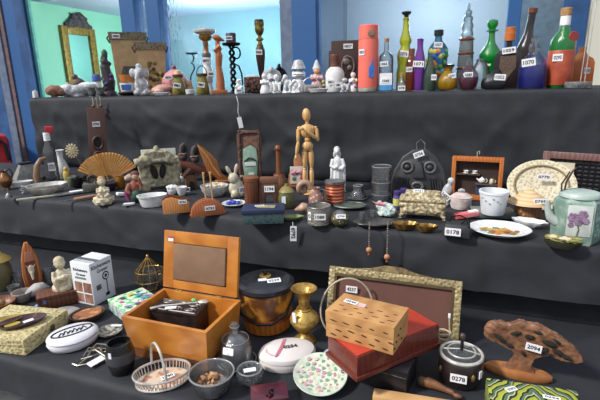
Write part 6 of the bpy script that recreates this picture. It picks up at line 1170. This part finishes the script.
# --- the open wooden chest
RH = .099
A, B_, C_ = on_z(206, 333, ZB+RH), on_z(121, 316.5, ZB+RH), on_z(236.5, 298, ZB+RH)
vx = A-B_; vy = C_-A; angx = math.atan2(vx.y, vx.x); n = Vector((-math.sin(angx), math.cos(angx), 0))
A.z = ZB; S = Spot(A); f = 4; ctr = A+(n-Vector((math.cos(angx), math.sin(angx), 0)))*f*S.s
S = Spot(ctr); rz = math.degrees(angx-S.az)
thing('wooden_chest', 'open honey coloured wooden chest with a padded panel in its raised lid', 'chest', S, rz)
W_ = vx.length/S.s-2*f; D_ = vy.dot(n)/S.s-2*f-3
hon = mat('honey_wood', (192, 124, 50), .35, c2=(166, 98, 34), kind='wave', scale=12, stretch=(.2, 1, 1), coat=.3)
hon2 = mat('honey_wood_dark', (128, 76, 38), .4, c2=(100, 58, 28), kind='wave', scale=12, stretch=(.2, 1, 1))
t = 4; H_ = RH/S.v; fl = 9
def frustum(x0, x1, y0, y1, z0, z1, f): 
    b = bmesh.new(); q = [b.verts.new(p) for p in ((x0, y0, z0), (x1, y0, z0), (x1, y1, z0), (x0, y1, z0))]; r = [b.verts.new(p) for p in ((x0-f, y0-f, z1), (x1+f, y0-f, z1), (x1+f, y1+f, z1), (x0-f, y1+f, z1))]
    b.faces.new(q[::-1]); b.faces.new(r)
    for i in range(4): b.faces.new((q[i], q[(i+1) % 4], r[(i+1) % 4], r[i]))
    g = G(); g.bm.free(); g.bm = b; return g
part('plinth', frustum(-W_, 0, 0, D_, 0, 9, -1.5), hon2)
def wallp(x0, x1, y0, y1, ox0, ox1, oy0, oy1):
    b = bmesh.new(); q = [b.verts.new(p) for p in ((x0, y0, 9.1), (x1, y0, 9.1), (x1, y1, 9.1), (x0, y1, 9.1))]; r = [b.verts.new(p) for p in ((x0+ox0, y0+oy0, H_), (x1+ox1, y0+oy0, H_), (x1+ox1, y1+oy1, H_), (x0+ox0, y1+oy1, H_))]
    b.faces.new(q[::-1]); b.faces.new(r)
    for i in range(4): b.faces.new((q[i], q[(i+1) % 4], r[(i+1) % 4], r[i]))
    g = G(); g.bm.free(); g.bm = b; return g
part('front_wall', wallp(-W_, 0, 0, t, -f, f, -f, -f), hon); part('back_wall', wallp(-W_, 0, D_-t, D_, -f, f, f, f), hon); part('side_wall', wallp(-W_, -W_+t, t, D_-t, -f, -f, -f, f), hon); part('side_wall', wallp(-t, 0, t, D_-t, f, f, -f, f), hon)
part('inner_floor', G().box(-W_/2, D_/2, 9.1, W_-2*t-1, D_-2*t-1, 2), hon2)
CH_FLOOR = S.loc.z+11.2*S.v; CH = (S, W_, D_)
# lid: hinged at the back edge, leaning back
LT = .22
lh = 60; lw = W_+2*f-4
lidg = lambda g: g.rot(rx=-LT, about=(0, 0, 0)).move(-W_/2-3.2, D_+f+2.5, H_+1)
g = G().box(-lw/2+7, 0, 0, 14, 5, lh, .6).box(lw/2-7, 0, 0, 14, 5, lh, .6).box(0, 0, lh-12, lw-28, 5, 12, .4).box(0, 0, 0, lw-28, 5, 9, .4)
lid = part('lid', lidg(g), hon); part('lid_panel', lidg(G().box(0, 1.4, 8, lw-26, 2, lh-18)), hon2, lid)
g = G().box(0, -2, 9.5, lw-29, 6, lh-22, 2.6)
part('cushion', lidg(g), mat('brown_velvet', (142, 110, 84), .8, c2=(112, 84, 62), scale=8), lid, label='brown velvet cushion'); part('small_label', lidg(G().box(-lw/2+10, -2.9, lh-11, 7, .6, 5)), PAPER, lid); part('label_stripe', lidg(G().box(-lw/2+10, -3.3, lh-7.6, 7, .5, 1.6)), mat('stripe_red', (190, 60, 60), .6), lid)
for x in (-lw*.27, lw*.27): part('hinge', G().box(-W_/2-3+x, D_+f-1, H_-1, 9, 3.6, 1.8, .3), brass)
# carved black box inside
bz = CH_FLOOR+.058
A, B_, C_ = on_z(195, 316, bz), on_z(150, 309.5, bz), on_z(212.5, 305.5, bz)
vx = A-B_; an2 = math.atan2(vx.y, vx.x); n2 = Vector((-math.sin(an2), math.cos(an2), 0)); A.z = CH_FLOOR
SS = Spot(A); BW, BD = vx.length/SS.s, (C_-A).dot(n2)/SS.s; BH = .058/SS.v-3
p = A-Vector((math.cos(an2), math.sin(an2), 0))*BW/2*SS.s+n2*BD/2*SS.s; SS = Spot(p); rz = math.degrees(an2-SS.az)
thing('carved_black_box', 'black carved wooden box with swirling relief inside the open chest', 'box', SS, rz)
cb = mat('carved_black', (44, 36, 34), .4, c2=(26, 22, 22), scale=40)
part('body', G().box(0, 0, 0, BW-1, BD-1, BH, .8), cb); part('lid', G().box(0, 0, BH+.1, BW, BD, 3, .6), cb)
g = G()
zr = BH+3.2; u_, w_ = BW/2-2.5, BD/2-2.5
for i in range(3):
    for j in range(2):
        cx, cy = (i-1)*u_*.64, (j-.5)*w_; g.tube([(cx+(u_*.28-k*.28)*math.cos(k*.6), cy+(w_*.42-k*.3)*math.sin(k*.6), zr) for k in range(18)], .7, 6)
g.tube([(-u_, -w_, zr), (u_, -w_, zr), (u_, w_, zr), (-u_, w_, zr)], .8, 6, True)
part('relief', g, mat('relief_grey', (120, 112, 108), .4, .3)); 
st = SS.loc.z+(BH+4.1)*SS.v
S5 = Spot(Vector((SS.loc.x, SS.loc.y, st))); thing('silver_spoon', 'long silver spoon lying on the carved black box with a white tag', 'spoon', S5, rz+15)
part('handle', G().tube([(-26, -8, .6), (-16, -3, .8), (-2, 0, .8), (12, 3, .8), (18, 4, .8)], [1.3, 1, .8, .8, 1], 8), silver); part('bowl', G().sph(24, 5, 1.4, 6, 3.6, 1.4), silver); part('green_bead', G().sph(14, 7, 2, 3, 2.4, 1.8), mat('bead_green', (120, 190, 110), .4)); part('paper_tag', G().box(-6, -6, .2, 11, 5, .5, rz=.2), PAPER)
# --- silver basket with handle
S = at(163, 393, 'B', 21); thing('silver_basket', 'oval silver gallery basket with an arched handle and a floral base, tagged', 'basket', S, -4)
g = G()
for k in range(44):
    a = 2*PI*k/44; g.tube([(25*math.cos(a), 17.5*math.sin(a), 1.5), (27*math.cos(a), 19*math.sin(a), 9)], .55, 5)
part('gallery', g, silver, ang=.6); part('rim', G().tube([(27.4*math.cos(2*PI*k/44), 19.4*math.sin(2*PI*k/44), 9.6) for k in range(44)], 1.1, 8, True), silver); part('base_ring', G().tube([(25.4*math.cos(2*PI*k/44), 17.8*math.sin(2*PI*k/44), 1.2) for k in range(44)], 1.1, 8, True), silver)
part('floor', G().lathe([(0, 2.4), (24, 2.4), (24, 1), (0, 1)], 40, sy=.72), mat('basket_floor', (212, 190, 168), .4, c2=(168, 122, 100), kind='noise', scale=60, mix=(.5, .6)))
hp = [(-8+20*math.cos(t)*.6, 18.4*math.cos(t)*-1, 9.6+27*math.sin(t)) for t in [PI*k/20 for k in range(21)]]
part('handle', G().tube([(p[0]*.6+2, p[1], p[2]) for p in hp], 1.3, 8), silver); flat_tag(5, 1, 3, '1180', 13, 7, rz=20)
# glass cloche
S = at(237, 373, 'B', 17); thing('glass_cloche', 'clear glass domed cheese dish with a knob, paper slip on its side', 'cloche', S)
part('plate', G().lathe([(0, 1.4), (16, 1.6), (19, 4), (19.6, 3.6), (17, .4), (0, 0)], 34), clear_g); rim(19.3, 3.9, 1, .7); rim(16, 4.6, 1, .6); rim(13, 25, 1, .35); rim(4.4, 37, 1, .5); part('dome', G().lathe([(0, 30), (6, 29.4), (13, 25), (16, 18), (16.4, 4), (15.2, 4), (15, 17), (12, 24), (5.6, 28), (0, 28.8)], 34), clear_g); part('knob', G().lathe([(0, 40), (3.4, 39.6), (4.6, 37), (3.6, 34), (2.6, 32), (3.4, 30), (0, 29.9)], 20), clear_g); part('paper_slip', G().box(-8, -13.6, 17, 11, .8, 6, rz=-.5, rx=-.3), PAPER)
# bowl with potpourri
S = at(213, 402, 'B', 20); thing('potpourri_bowl', 'clear glass bowl filled with dried orange brown potpourri at the bottom edge', 'bowl', S)
part('bowl', G().lathe([(0, 1.6), (14, 2), (20.4, 17), (22.6, 18), (22.4, 16.6), (16, 1), (14, 0), (0, 0)], 32, wob=lambda a, z: 1+(.03*math.cos(12*a) if z > 10 else 0)), clear_g); rim(22, 17.8, 1, .9); rim(14, .6, 1, .7)
g = G(); random.seed(17)
for i in range(46):
    a, q = random.uniform(0, 2*PI), 13*random.uniform(0, 1)**.6
    g.sph(q*math.cos(a), q*math.sin(a), 7+random.uniform(0, 9)*(1-q/18), random.uniform(2, 3.6), random.uniform(1.6, 3), random.uniform(1, 2), 1, (random.uniform(-.8, .8), random.uniform(-.8, .8), a))
part('potpourri', g, mat('potpourri', (190, 150, 106), .8, c2=(126, 74, 48), scale=60), stuff=True)
part('bead', G().sph(5, -4, 14, 2.8, 2.8, 2.4), mat('dark_petal', (104, 72, 52), .7)); part('plastic_wrap', G().sph(12, -8, 13, 6, 4, 4).rough(1, .4), clear_g)
# crystal
S = at(250.5, 389, 'B', 11); thing('crystal_holder', 'clear cut crystal bowl with a star facet rim and white tag', 'bowl', S)
part('bowl', G().lathe([(0, 3), (5, 3), (9.4, 13), (11.6, 14), (12.6, 8), (9.4, 2), (7, 0), (0, 0)], 24, wob=lambda a, z: 1+.09*math.cos(12*a)), glass('crystal', (240, 242, 244), .84, .1, dif=(206, 210, 212), gloss=1.6, edge=.9), ang=.15); rim(11.8, 13.8, 1, .8); rim(8, 7, 1, .5); rim(7, .6, 1, .6)
for k in range(12): part('facet_highlight', G().tube([(7.4*math.cos(k*PI/6), 7.4*math.sin(k*PI/6), 2), (11.9*math.cos(k*PI/6+.26), 11.9*math.sin(k*PI/6+.26), 13.4)], .45, 5), glass_highlight)  # pale tubes paint highlights along the cut facets
part('paper_slip', G().box(0, -4, 14.6, 12, 5, .7, rx=.1, rz=.1), PAPER)
# burgundy box bottom
S = at(270, 409, 'B', 4); thing('burgundy_box', 'dark burgundy box with a twisted knot on its lid at the bottom edge', 'box', S, 3)
bg_ = mat('burgundy', (86, 26, 44), .3, c2=(60, 18, 34), coat=.4); part('box', G().box(0, 5, 0, 37, 26, 12, .8), bg_); part('knot', G().tube([(-3, -2, 12.6), (0, 2, 15), (3, -2, 13), (0, -5, 13), (-2, 3, 14.4), (4, 6, 13)], 1.2, 8), mat('knot_dark', (60, 24, 36), .3))
# ice bucket
S = at(267.5, 338.5, 'B', 27); Z = S.z; thing('ice_bucket', 'wooden ice bucket with a black lid, brass knob and black swing handle', 'bucket', S)
bw = mat('bucket_wood', (188, 128, 50), .4, c2=(96, 56, 26), kind='noise', scale=22, mix=(.4, .56), coat=.3)
part('body', G().lathe([(0, 38), (26.6, 38), (26, 26), (24.6, 14), (0, 14)], 40), bw, ang=.3); part('lower_body', G().lathe([(0, 13.4), (24.4, 13.4), (23, 1), (22, 0), (0, 0)], 40), mat('bucket_orange', (190, 118, 48), .4, c2=(150, 84, 34), kind='wave', scale=14), ang=.3); part('hoop', G().lathe([(24.8, 14.6), (25.8, 14.4), (25.8, 12.4), (24.6, 12.2)], 36), mat('hoop_red', (140, 60, 40), .4))
lb = mat('lid_black', (40, 42, 48), .3, c2=(30, 32, 38), coat=.3)
ld = part('lid', G().lathe([(0, 48), (8, 47.6), (24, 45), (28, 43), (28.4, 40), (27.6, 38.2), (0, 38.1)], 40), lb, ang=.25); part('knob_plate', G().lathe([(0, 49.4), (5, 49.2), (6, 48.4), (6, 47.8), (0, 47.8)], 22), brass, ld); part('knob', G().lathe([(0, 54), (2.4, 53.4), (2.8, 51.6), (1.4, 49.6), (0, 49.4)], 16), black_pl, ld)
part('handle', G().tube([(-28, -1, 36), (-29, -4, 28), (-24, -17, 20), (-10, -26, 14), (4, -28, 14), (18, -22, 20), (26, -10, 30), (28, -1, 37)], 1.2, 8), black_iron)
flat_tag(8, -10, 47, '0229', 13, 6, rz=8, rx=-78); flat_tag(-3, -6, 48, '', 0.1, 0.1) if False else part('white_sticker', G().box(-3, -8, 47.4, 8, 4, .5, rx=.12), PAPER)
# brass vase
S = at(305, 346, 'B', 12); thing('brass_vase', 'engraved brass vase with a flared mouth and round belly', 'vase', S)
eb = mat('engraved_brass', (130, 98, 44), .35, .55, c2=(196, 160, 86), kind='voronoi', scale=150, mix=(.06, .3)); zz = S.z(288)/66
part('body', G().lathe([(0, 10*zz), (4, 10.2*zz), (9, 15*zz), (14, 24*zz), (14.6, 28*zz), (12.6, 33*zz), (8, 38*zz), (6.6, 40*zz), (0, 40*zz)], 30), eb); part('foot', G().lathe([(0, 10*zz), (4.6, 10*zz), (6, 6*zz), (10.6, 2*zz), (11.4, 0), (0, 0)], 28), brass); part('neck', G().lathe([(0, 41*zz), (6, 41*zz), (5, 46*zz), (5.6, 54*zz), (8, 61*zz), (12.4, 65*zz), (12.8, 66*zz), (11.6, 66*zz), (7, 61.6*zz), (4.2, 53*zz), (0, 52*zz)], 30), brass); part('collar', G().tube([(6.6*math.cos(2*PI*k/24), 6.6*math.sin(2*PI*k/24), 40.4*zz) for k in range(24)], 1.1, 8, True), brass); part('paper_slip', G().box(-9.4, -11.2, 30*zz, 4, .8, 9, rz=-.7, ry=-.1), PAPER)
# soapstone box
S = at(287.5, 375, 'B', 25); thing('soapstone_box', 'white oval soapstone box with a pink marbled streak and number on its lid', 'box', S, 10)
sp = mat('soapstone', (222, 216, 212), .35, c2=(206, 198, 196), scale=10)
part('base', G().lathe([(0, 7), (28, 7), (29, 4.6), (27, 0), (0, 0)], 44, sy=.76), sp); part('lid', G().lathe([(0, 14), (20, 13.6), (27, 11.4), (28.8, 8.6), (28.4, 7.2), (0, 7.1)], 44, sy=.76), sp)
part('pink_streak', G().prism([(-22, -4), (-17, -11), (-10, -12), (-3, -4), (4, 8), (6, 14), (-3, 14), (-9, 12), (-15, 8), (-20, 4)], .5, plane='xy', z=13.1), mat('marble_pink', (206, 140, 152), .4, c2=(224, 204, 202), scale=45, mix=(.4, .6))); part('pink_streak', G().prism([(-15, -14), (-11, -13), (-3, 0), (2, 14), (-1, 14.4), (-7, 1)], .4, plane='xy', z=13.7), mat('marble_rose', (196, 120, 136), .4)); part('number', text_g('0254', 14, 5).rot(rx=-PI/2).move(3, -1, 14.3), INK)
# floral plate on a slope
S = at(320.5, 398, 'B', 24); thing('chintz_plate', 'round pale green plate covered with small pink flowers at the bottom edge', 'plate', S, 0)
cz_ = mat('chintz_green', (190, 206, 186), .35, c2=(216, 222, 208), scale=70)
tl = lambda g: g.rot(rx=math.radians(11)).move(z=5.4)
part('plate', tl(G().lathe([(0, 1), (14, 1.2), (24, 5), (26.6, 6), (27, 5.4), (20, 1.6), (14, -.6), (0, -.8)], 44)), cz_); part('foot_ring', tl(G().lathe([(12, -.6), (14, -.6), (13.4, -2.6), (12.4, -2.6)], 30)), white_cer)
random.seed(51); cl = [('chintz_pink', (204, 150, 166)), ('chintz_cream', (222, 210, 180)), ('chintz_leaf', (142, 172, 142))]
for i in range(54):
    a = i*2.4; q = 24*math.sqrt((i+.5)/54); r = random.uniform(1.4, 2.6); zz_ = 1.2+max(0, q-14)*.38
    n_, c_ = cl[i % 3]; part('painted_flower', tl(G().lathe([(0, zz_+.5), (r, zz_+.4), (r, zz_-.2), (0, zz_-.2)], 8, x=q*math.cos(a), y=q*math.sin(a), wob=lambda t, z: 1+.2*math.cos(5*t))), mat(n_, c_, .4))
part('price_strip', tl(G().box(22, 4, 5, 4, 13, .6)), PAPER); part('strip_number', tl(text_g('0260', 10, 3).rot(rx=-PI/2).rot(rz=PI/2).move(22, 4, 5.6)), INK)
S = at(341, 368, 'B', 12); thing('violet_dish', 'white dish with violet painted flowers half under the red wooden box', 'dish', S, -30); part('dish', G().lathe([(0, .6), (9, .8), (17, 3.6), (19, 4.4), (18.6, 3.6), (10, 0), (0, 0)], 36, sy=.8), mat('violet_dish', (210, 210, 222), .35, c2=(196, 198, 214)))
for (x, y) in ((-12, 5), (-15, -1), (-9, -6), (-8, 9)): part('painted_flower', G().lathe([(0, 2.9), (2.4, 2.8), (2.4, 1.4), (0, 1.4)], 9, x=x, y=y), mat('violet_flower', (124, 100, 160), .4))
# --- big picture frame leaning at the back
P0 = on_z(323, 352, ZB); P1 = on_z(448, 363, ZB)
S = at(392, 322, 'B', 0); Z = S.z
a_, b_ = on_y(330, 265, YM0-.12), on_y(463, 277, YM0-.12); bottom = ZB
S = Spot(Vector(((a_.x+b_.x)/2, YM0-.16, ZB))); wv = (b_-a_).length/S.s
thing('picture_frame', 'large empty gilt picture frame with a brown backing leaning under the middle tier', 'frame', S, math.degrees(math.atan2(b_.y-a_.y, b_.x-a_.x)-S.az))
mid = (a_+b_)/2; h = (mid.z-ZB)/S.v; ltn = math.degrees(math.atan2(.045/S.s, h))
gf = mat('gilt_frame', (96, 82, 54), .5, .3, c2=(154, 140, 102), kind='voronoi', scale=120, bump=.6, mix=(.08, .4))
g = G().box(-wv/2+3.2, 0, 0, 6.4, 5, h, .8).box(wv/2-3.2, 0, 0, 6.4, 5, h, .8).box(0, 0, h-6.4, wv-12.8, 5, 6.4, .8).box(0, 0, 0, wv-12.8, 5, 6.4, .8)
part('frame', lean(g, ltn), gf)
part('inner_slip', lean(G().box(-wv/2+7.6, -.5, 6, 2.2, 4, h-12).box(wv/2-7.6, -.5, 6, 2.2, 4, h-12).box(0, -.5, h-8.6, wv-17.4, 4, 2.2), ltn), mat('slip_dark', (92, 76, 48), .5, .3)); part('backing', lean(G().box(0, 1.6, 5, wv-11, 1, h-10), ltn), mat('backing_brown', (98, 62, 52), .7, c2=(84, 52, 44), scale=6))
part('crest', lean(G().prism([(-46, h-.5), (-24, h+2), (-14, h+4.4), (-9, h+6), (9, h+6), (14, h+4.4), (24, h+2), (46, h-.5)], 4, bev=.6), ltn), mat('crest_gilt', (128, 110, 70), .5, .4, c2=(80, 66, 40), scale=80))
zt = h-21; tag(-wv/2+25, zt, -2+zt*math.tan(math.radians(ltn)), '4237', 12, 6.4)
# wire hoop
S = at(347, 339, 'B', 4); thing('wire_hoop', 'thin pale round wire hoop standing behind the carved wooden box', 'hoop', S, 20); part('hoop', G().tube([(27*math.cos(2*PI*k/48), 5*math.sin(2*PI*k/48), 28+27*math.sin(2*PI*k/48)) for k in range(48)], .9, 8, True), mat('hoop_cream', (196, 184, 160), .5))
# --- black box, red box, carved box
A, B_, C_ = on_z(406, 397, ZB), on_z(352, 380, ZB), on_z(438, 352, ZB)
S = Spot(A); vx = A-B_; angx = math.atan2(vx.y, vx.x); rz = math.degrees(angx-S.az); n = Vector((-math.sin(angx), math.cos(angx), 0))
W_, D_ = vx.length/S.s, 38
hb = 24
thing('black_leather_box', 'black lacquered box under the red wooden box', 'box', S, rz)
part('body', G().box(-W_/2, D_/2, 0, W_, D_, hb-6, .8), mat('black_lacquer', (30, 28, 32), .35, c2=(22, 20, 24))); part('lid', G().box(-W_/2, D_/2, hb-5.8, W_+1.5, D_+1.5, 5.6, .8), mat('black_lacquer', (0, 0, 0))); part('edge_line', G().box(-W_/2, -.9, hb-6.2, W_, .4, .6), pewter)
T1 = ZB+hb*S.v+.001
A, B_, C_ = on_z(357, 381, T1), on_z(335, 353, T1), on_z(438, 346, T1)
S = Spot(A); vx = C_-A; angx = math.atan2(vx.y, vx.x); rz = math.degrees(angx-S.az); n = Vector((-math.sin(angx), math.cos(angx), 0))
W_ = vx.length/S.s; D_ = max(24, (B_-A).dot(n)/S.s)
thing('red_wooden_box', 'red brown wooden box with a bright red top, stacked on the black box', 'box', S, rz)
rb = mat('red_box_wood', (112, 46, 34), .4, c2=(88, 34, 28), kind='wave', scale=14, coat=.3)
part('base', G().box(W_/2, D_/2, 0, W_+4, D_+4, 4, .6), rb); part('body', G().box(W_/2, D_/2, 4, W_, D_, 19, .8), rb); part('top', G().box(W_/2, D_/2, 23, W_-3, D_-3, 1.2, .3), mat('red_top', (192, 66, 44), .45, c2=(172, 54, 38), scale=10), label='bright red top')
T2 = S.loc.z+24.4*S.v
A, B_, C_ = on_z(393, 355.5, T2), on_z(326, 336, T2), on_z(409, 334, T2)
S = Spot(A); vx = A-B_; angx = math.atan2(vx.y, vx.x); rz = math.degrees(angx-S.az); n = Vector((-math.sin(angx), math.cos(angx), 0))
W_ = vx.length/S.s; D_ = max(24, (C_-A).dot(n)/S.s); zt = S.z(328)
thing('notched_wood_box', 'light brown wooden box with dark notches cut all over, topmost of the stack', 'box', S, rz)
nw = mat('notched_wood', (194, 146, 92), .5, c2=(168, 120, 72), kind='wave', scale=14, stretch=(.3, 1, 1))
part('body', G().box(-W_/2, D_/2, 0, W_, D_, zt*.55, .6), nw); part('lid', G().box(-W_/2, D_/2, zt*.55+.2, W_+.8, D_+.8, zt*.45, .6), nw)
nt = mat('notch_dark', (62, 38, 26), .8)
g = G(); random.seed(61)
for r_, zz in enumerate((zt*.16, zt*.40, zt*.72)):
    for k in range(5): g.sph(-W_+9+k*W_/5.2+(r_ % 2)*6, -.3, zz+random.uniform(-1.4, 1.4), random.uniform(3, 5.4), .7, .8, 1, (0, .12, 0))
for r_ in range(4):
    for k in range(4): g.sph(-W_+10+k*W_/4.4+(r_ % 2)*7, 4+r_*7, zt+.1, random.uniform(3, 5.4), .8, .6, 1, (0, 0, .05))
for k in range(5): g.sph(.5, 3+k*5.5, zt*(.2+.15*(k % 4)), .7, 2.4, .8, 1)
part('notches', g, nt, stuff=True)
flat_tag(-W_*.78, D_*.62, zt+.8, '0240', 16, 7, rz=-4); part('tag_pink_end', G().box(-W_*.78+13, D_*.6, zt+.2, 9, 7, .5), mat('pink_tag', (226, 190, 196), .6))
# --- black pot with glass lid
S = at(459.5, 391, 'B', 19); thing('black_pot', 'dark round pot with an engraved rim and gold flower motifs, number label on its front', 'pot', S)
part('body', G().lathe([(0, 26), (18.6, 26), (20.8, 23), (21.2, 10), (18.4, 2), (16.6, 0), (0, 0)], 36), mat('pot_black', (46, 34, 34), .35, c2=(34, 26, 28), coat=.3))
gm_ = mat('gold_motif', (140, 116, 60), .4, .5)
for a in (-150, -55, -20):
    r_ = math.radians(a); part('flower_motif', G().sph(20.6*math.cos(r_), 20.6*math.sin(r_), 14, 2.6, 2.6, 4, 1), gm_)
part('rim', G().tube([(19.4*math.cos(2*PI*k/40), 19.4*math.sin(2*PI*k/40), 26.4) for k in range(40)], 1.7, 8, True), silver)
ld = part('glass_lid', G().lathe([(0, 30), (8, 29.6), (14, 28.4), (18, 27), (17.6, 26.2), (0, 26.1)], 36), glass('lid_glass', (222, 226, 228), .86, dif=(150, 154, 158))); part('lid_ring', G().tube([(13*math.cos(2*PI*k/30), 13*math.sin(2*PI*k/30), 29) for k in range(30)], .8, 8, True), silver, ld); part('knob_stem', G().lathe([(0, 42), (1.4, 41.6), (1.7, 35), (1.6, 30), (0, 29.8)], 14), black_pl, ld); part('knob', G().sph(0, 0, 43, 3, 3, 3.2, 3), mat('knob_brown', (74, 58, 50), .35), ld)
part('lid_bar', G().tube([(-17, 0, 28.4), (0, 0, 31), (17, 0, 28.4)], .6, 6), silver, ld); tag(-1, 14, -21.8, '0278', 15, 7.4, rx=-4); part('white_sticker', G().box(18.4, -11.4, 12, 4, .8, 7, rz=1.02), PAPER)
S = at(443.5, 358, 'B', 2); S = Spot(Vector((S.loc.x, S.loc.y, ZB))); thing('coiled_cable', 'coiled off white cord with a plug tip beside the black pot and red box', 'cord', S)
zc = S.z(335); P = []
for k in range(46): P.append((-2+7*math.cos(k*.55)+k*.05, 1.6*math.sin(k*.9), zc+3.5*math.sin(k*.55)+2.5*math.sin(k*.17)))
P = [(-1, 0, 0.8), (-3, 0, zc*.5)]+P+[(4, 0, zc+6), (3, 0, zc+18)]
part('cord', G().tube(P, .75, 6), mat('cord_cream', (206, 190, 160), .6)); part('tip', G().box(3, 0, zc+17, 2.2, 2.2, 4, .3), PAPER)
# wooden leg lying at the front
S = at(438, 394, 'B', 4); thing('wooden_figure_leg', 'small carved wooden foot and leg lying in front of the black pot', 'carving', S, -14)
part('leg', G().tube([(-16, 0, 4), (-10, 0, 6), (-2, 0, 5.6), (8, 0, 4.2), (15, 0, 3.6)], [3.6, 5, 4, 2.6, 2.4], 12).sph(19, -1, 2.8, 5, 2.8, 2.4).fuse(.7), mat('leg_wood', (128, 84, 52), .5, c2=(92, 58, 38), scale=30)); part('carved_end', G().sph(-17, 0, 5, 5, 5, 5).rough(.9, .4), mat('leg_dark', (84, 66, 44), .6))
S = at(417, 408, 'B', 2); solo('wooden_board', 'plain pale wooden board lying at the bottom edge', 'board', S, G().box(0, 4, 0, 88, 14, 5, .5), mat('board_pale', (206, 164, 112), .6, c2=(186, 142, 92), kind='wave', scale=10, stretch=(.2, 1, 1)))
# --- zigzag patterned fabric block and carved tree
def zigzag_mat():
    M = bpy.data.materials.new('zigzag_print'); M.use_nodes = True; N = M.node_tree.nodes; Lk = M.node_tree.links; b = N['Principled BSDF']; b.inputs['Roughness'].default_value = .7
    tc = N.new('ShaderNodeTexCoord'); sp = N.new('ShaderNodeSeparateXYZ'); Lk.new(tc.outputs['Object'], sp.inputs[0])
    pp = N.new('ShaderNodeMath'); pp.operation = 'PINGPONG'; pp.inputs[1].default_value = .07; Lk.new(sp.outputs['X'], pp.inputs[0])
    nz = N.new('ShaderNodeTexNoise'); nz.inputs['Scale'].default_value = 22; Lk.new(tc.outputs['Object'], nz.inputs['Vector'])
    yz = N.new('ShaderNodeMath'); yz.operation = 'SUBTRACT'; Lk.new(sp.outputs['Y'], yz.inputs[0]); Lk.new(sp.outputs['Z'], yz.inputs[1])
    m1 = N.new('ShaderNodeMath'); m1.operation = 'MULTIPLY_ADD'; m1.inputs[1].default_value = 1.25; Lk.new(pp.outputs[0], m1.inputs[0]); Lk.new(yz.outputs[0], m1.inputs[2])
    m2 = N.new('ShaderNodeMath'); m2.operation = 'MULTIPLY_ADD'; m2.inputs[1].default_value = .06; Lk.new(nz.outputs['Fac'], m2.inputs[0]); Lk.new(m1.outputs[0], m2.inputs[2])
    m3 = N.new('ShaderNodeMath'); m3.operation = 'MULTIPLY'; m3.inputs[1].default_value = 30; Lk.new(m2.outputs[0], m3.inputs[0])
    fr_ = N.new('ShaderNodeMath'); fr_.operation = 'FRACT'; Lk.new(m3.outputs[0], fr_.inputs[0])
    rp = N.new('ShaderNodeValToRGB'); rp.color_ramp.interpolation = 'CONSTANT'; e = rp.color_ramp.elements
    cols_ = [(0, (150, 160, 50)), (.2, (28, 34, 34)), (.36, (186, 182, 110)), (.46, (74, 98, 110)), (.6, (80, 116, 48)), (.7, (28, 34, 34)), (.86, (166, 170, 60))]
    e[0].color = lin(cols_[0][1]); e[1].position = cols_[1][0]; e[1].color = lin(cols_[1][1])
    for p_, c_ in cols_[2:]: q = e.new(p_); q.color = lin(c_)
    Lk.new(fr_.outputs[0], rp.inputs[0]); Lk.new(rp.outputs[0], b.inputs['Base Color']); return M
zt_ = ZB+.05
A, B_ = on_z(486, 377, zt_), on_z(577, 390, zt_); A.z = B_.z = ZB; S = Spot((A+B_)/2); W_ = (B_-A).length/S.s; ang = math.atan2((B_-A).y, (B_-A).x)
thing('zigzag_cushion', 'block cushion in a green, black and yellow zigzag print at the bottom right', 'cushion', S, math.degrees(ang-S.az))
hb = .05/S.v; part('cushion', G().box(0, -19, 0, W_, 38, hb, 2.2), zigzag_mat())
flat_tag(-W_*.24, -15, hb+.7, '0293', 11, 6, rz=35); flat_tag(W_*.18, -19, hb+.7, '0294', 15, 5, rz=-6)
S = at(517, 379.5, 'B', 8); Z = S.z; thing('carved_tree', 'brown carved wooden spreading tree cut with leafy openings on an oval base', 'carving', S, 4)
tw_ = mat('tree_wood', (142, 100, 72), .5, c2=(98, 66, 48), kind='noise', scale=40)
part('base', G().lathe([(0, 7), (28, 7), (31, 5), (31, 1.6), (29, 0), (0, 0)], 40, sy=.3), mat('tree_base', (176, 116, 68), .5, c2=(146, 92, 52)))
out = [(483, 335), (485, 330), (492, 326), (500, 324.6), (504, 327), (509, 323.5), (515, 320.5), (522, 322), (529, 321), (538, 324.6), (547, 328), (556, 333.6), (563, 338), (568, 344), (570.5, 348), (565, 350.5), (554, 351), (545, 349), (537, 350.5), (530, 354), (528, 362), (532, 368), (540, 373.4), (494, 371.4), (506, 367), (511, 361), (512.5, 355), (510, 350.5), (503, 348), (495, 345.4), (487, 343), (483.5, 340)]
g = G().prism([(px-517, Z(py)) for px, py in out], 8)
def Q(px, py): return (px-517, Z(py))
random.seed(71)
for k in range(20):
    px, py = out[k % 16]; px2 = px+(524-px)*random.uniform(.08, .3); py2 = py+(338-py)*random.uniform(.1, .4); q = Q(px2, py2)
    g.sph(q[0], random.uniform(-2.4, 1), q[1], random.uniform(4.4, 7), 3.6, random.uniform(2.6, 4), 2, (0, random.uniform(-.5, .5), 0))
part('trunk_and_crown', g.fuse(.8, 1).rough(.7, .3, 6), tw_)
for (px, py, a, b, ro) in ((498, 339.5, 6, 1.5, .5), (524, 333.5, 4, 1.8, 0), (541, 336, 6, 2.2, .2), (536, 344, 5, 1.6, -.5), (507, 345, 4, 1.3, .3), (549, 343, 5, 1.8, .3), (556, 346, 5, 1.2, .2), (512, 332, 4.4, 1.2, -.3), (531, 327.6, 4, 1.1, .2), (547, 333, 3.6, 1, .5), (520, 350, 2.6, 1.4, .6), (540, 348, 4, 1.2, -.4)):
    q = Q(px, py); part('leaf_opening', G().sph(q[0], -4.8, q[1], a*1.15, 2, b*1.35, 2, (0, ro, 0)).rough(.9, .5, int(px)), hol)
tag(11, Z(341.5), -7.4, '2094', 14, 7, ry=6)
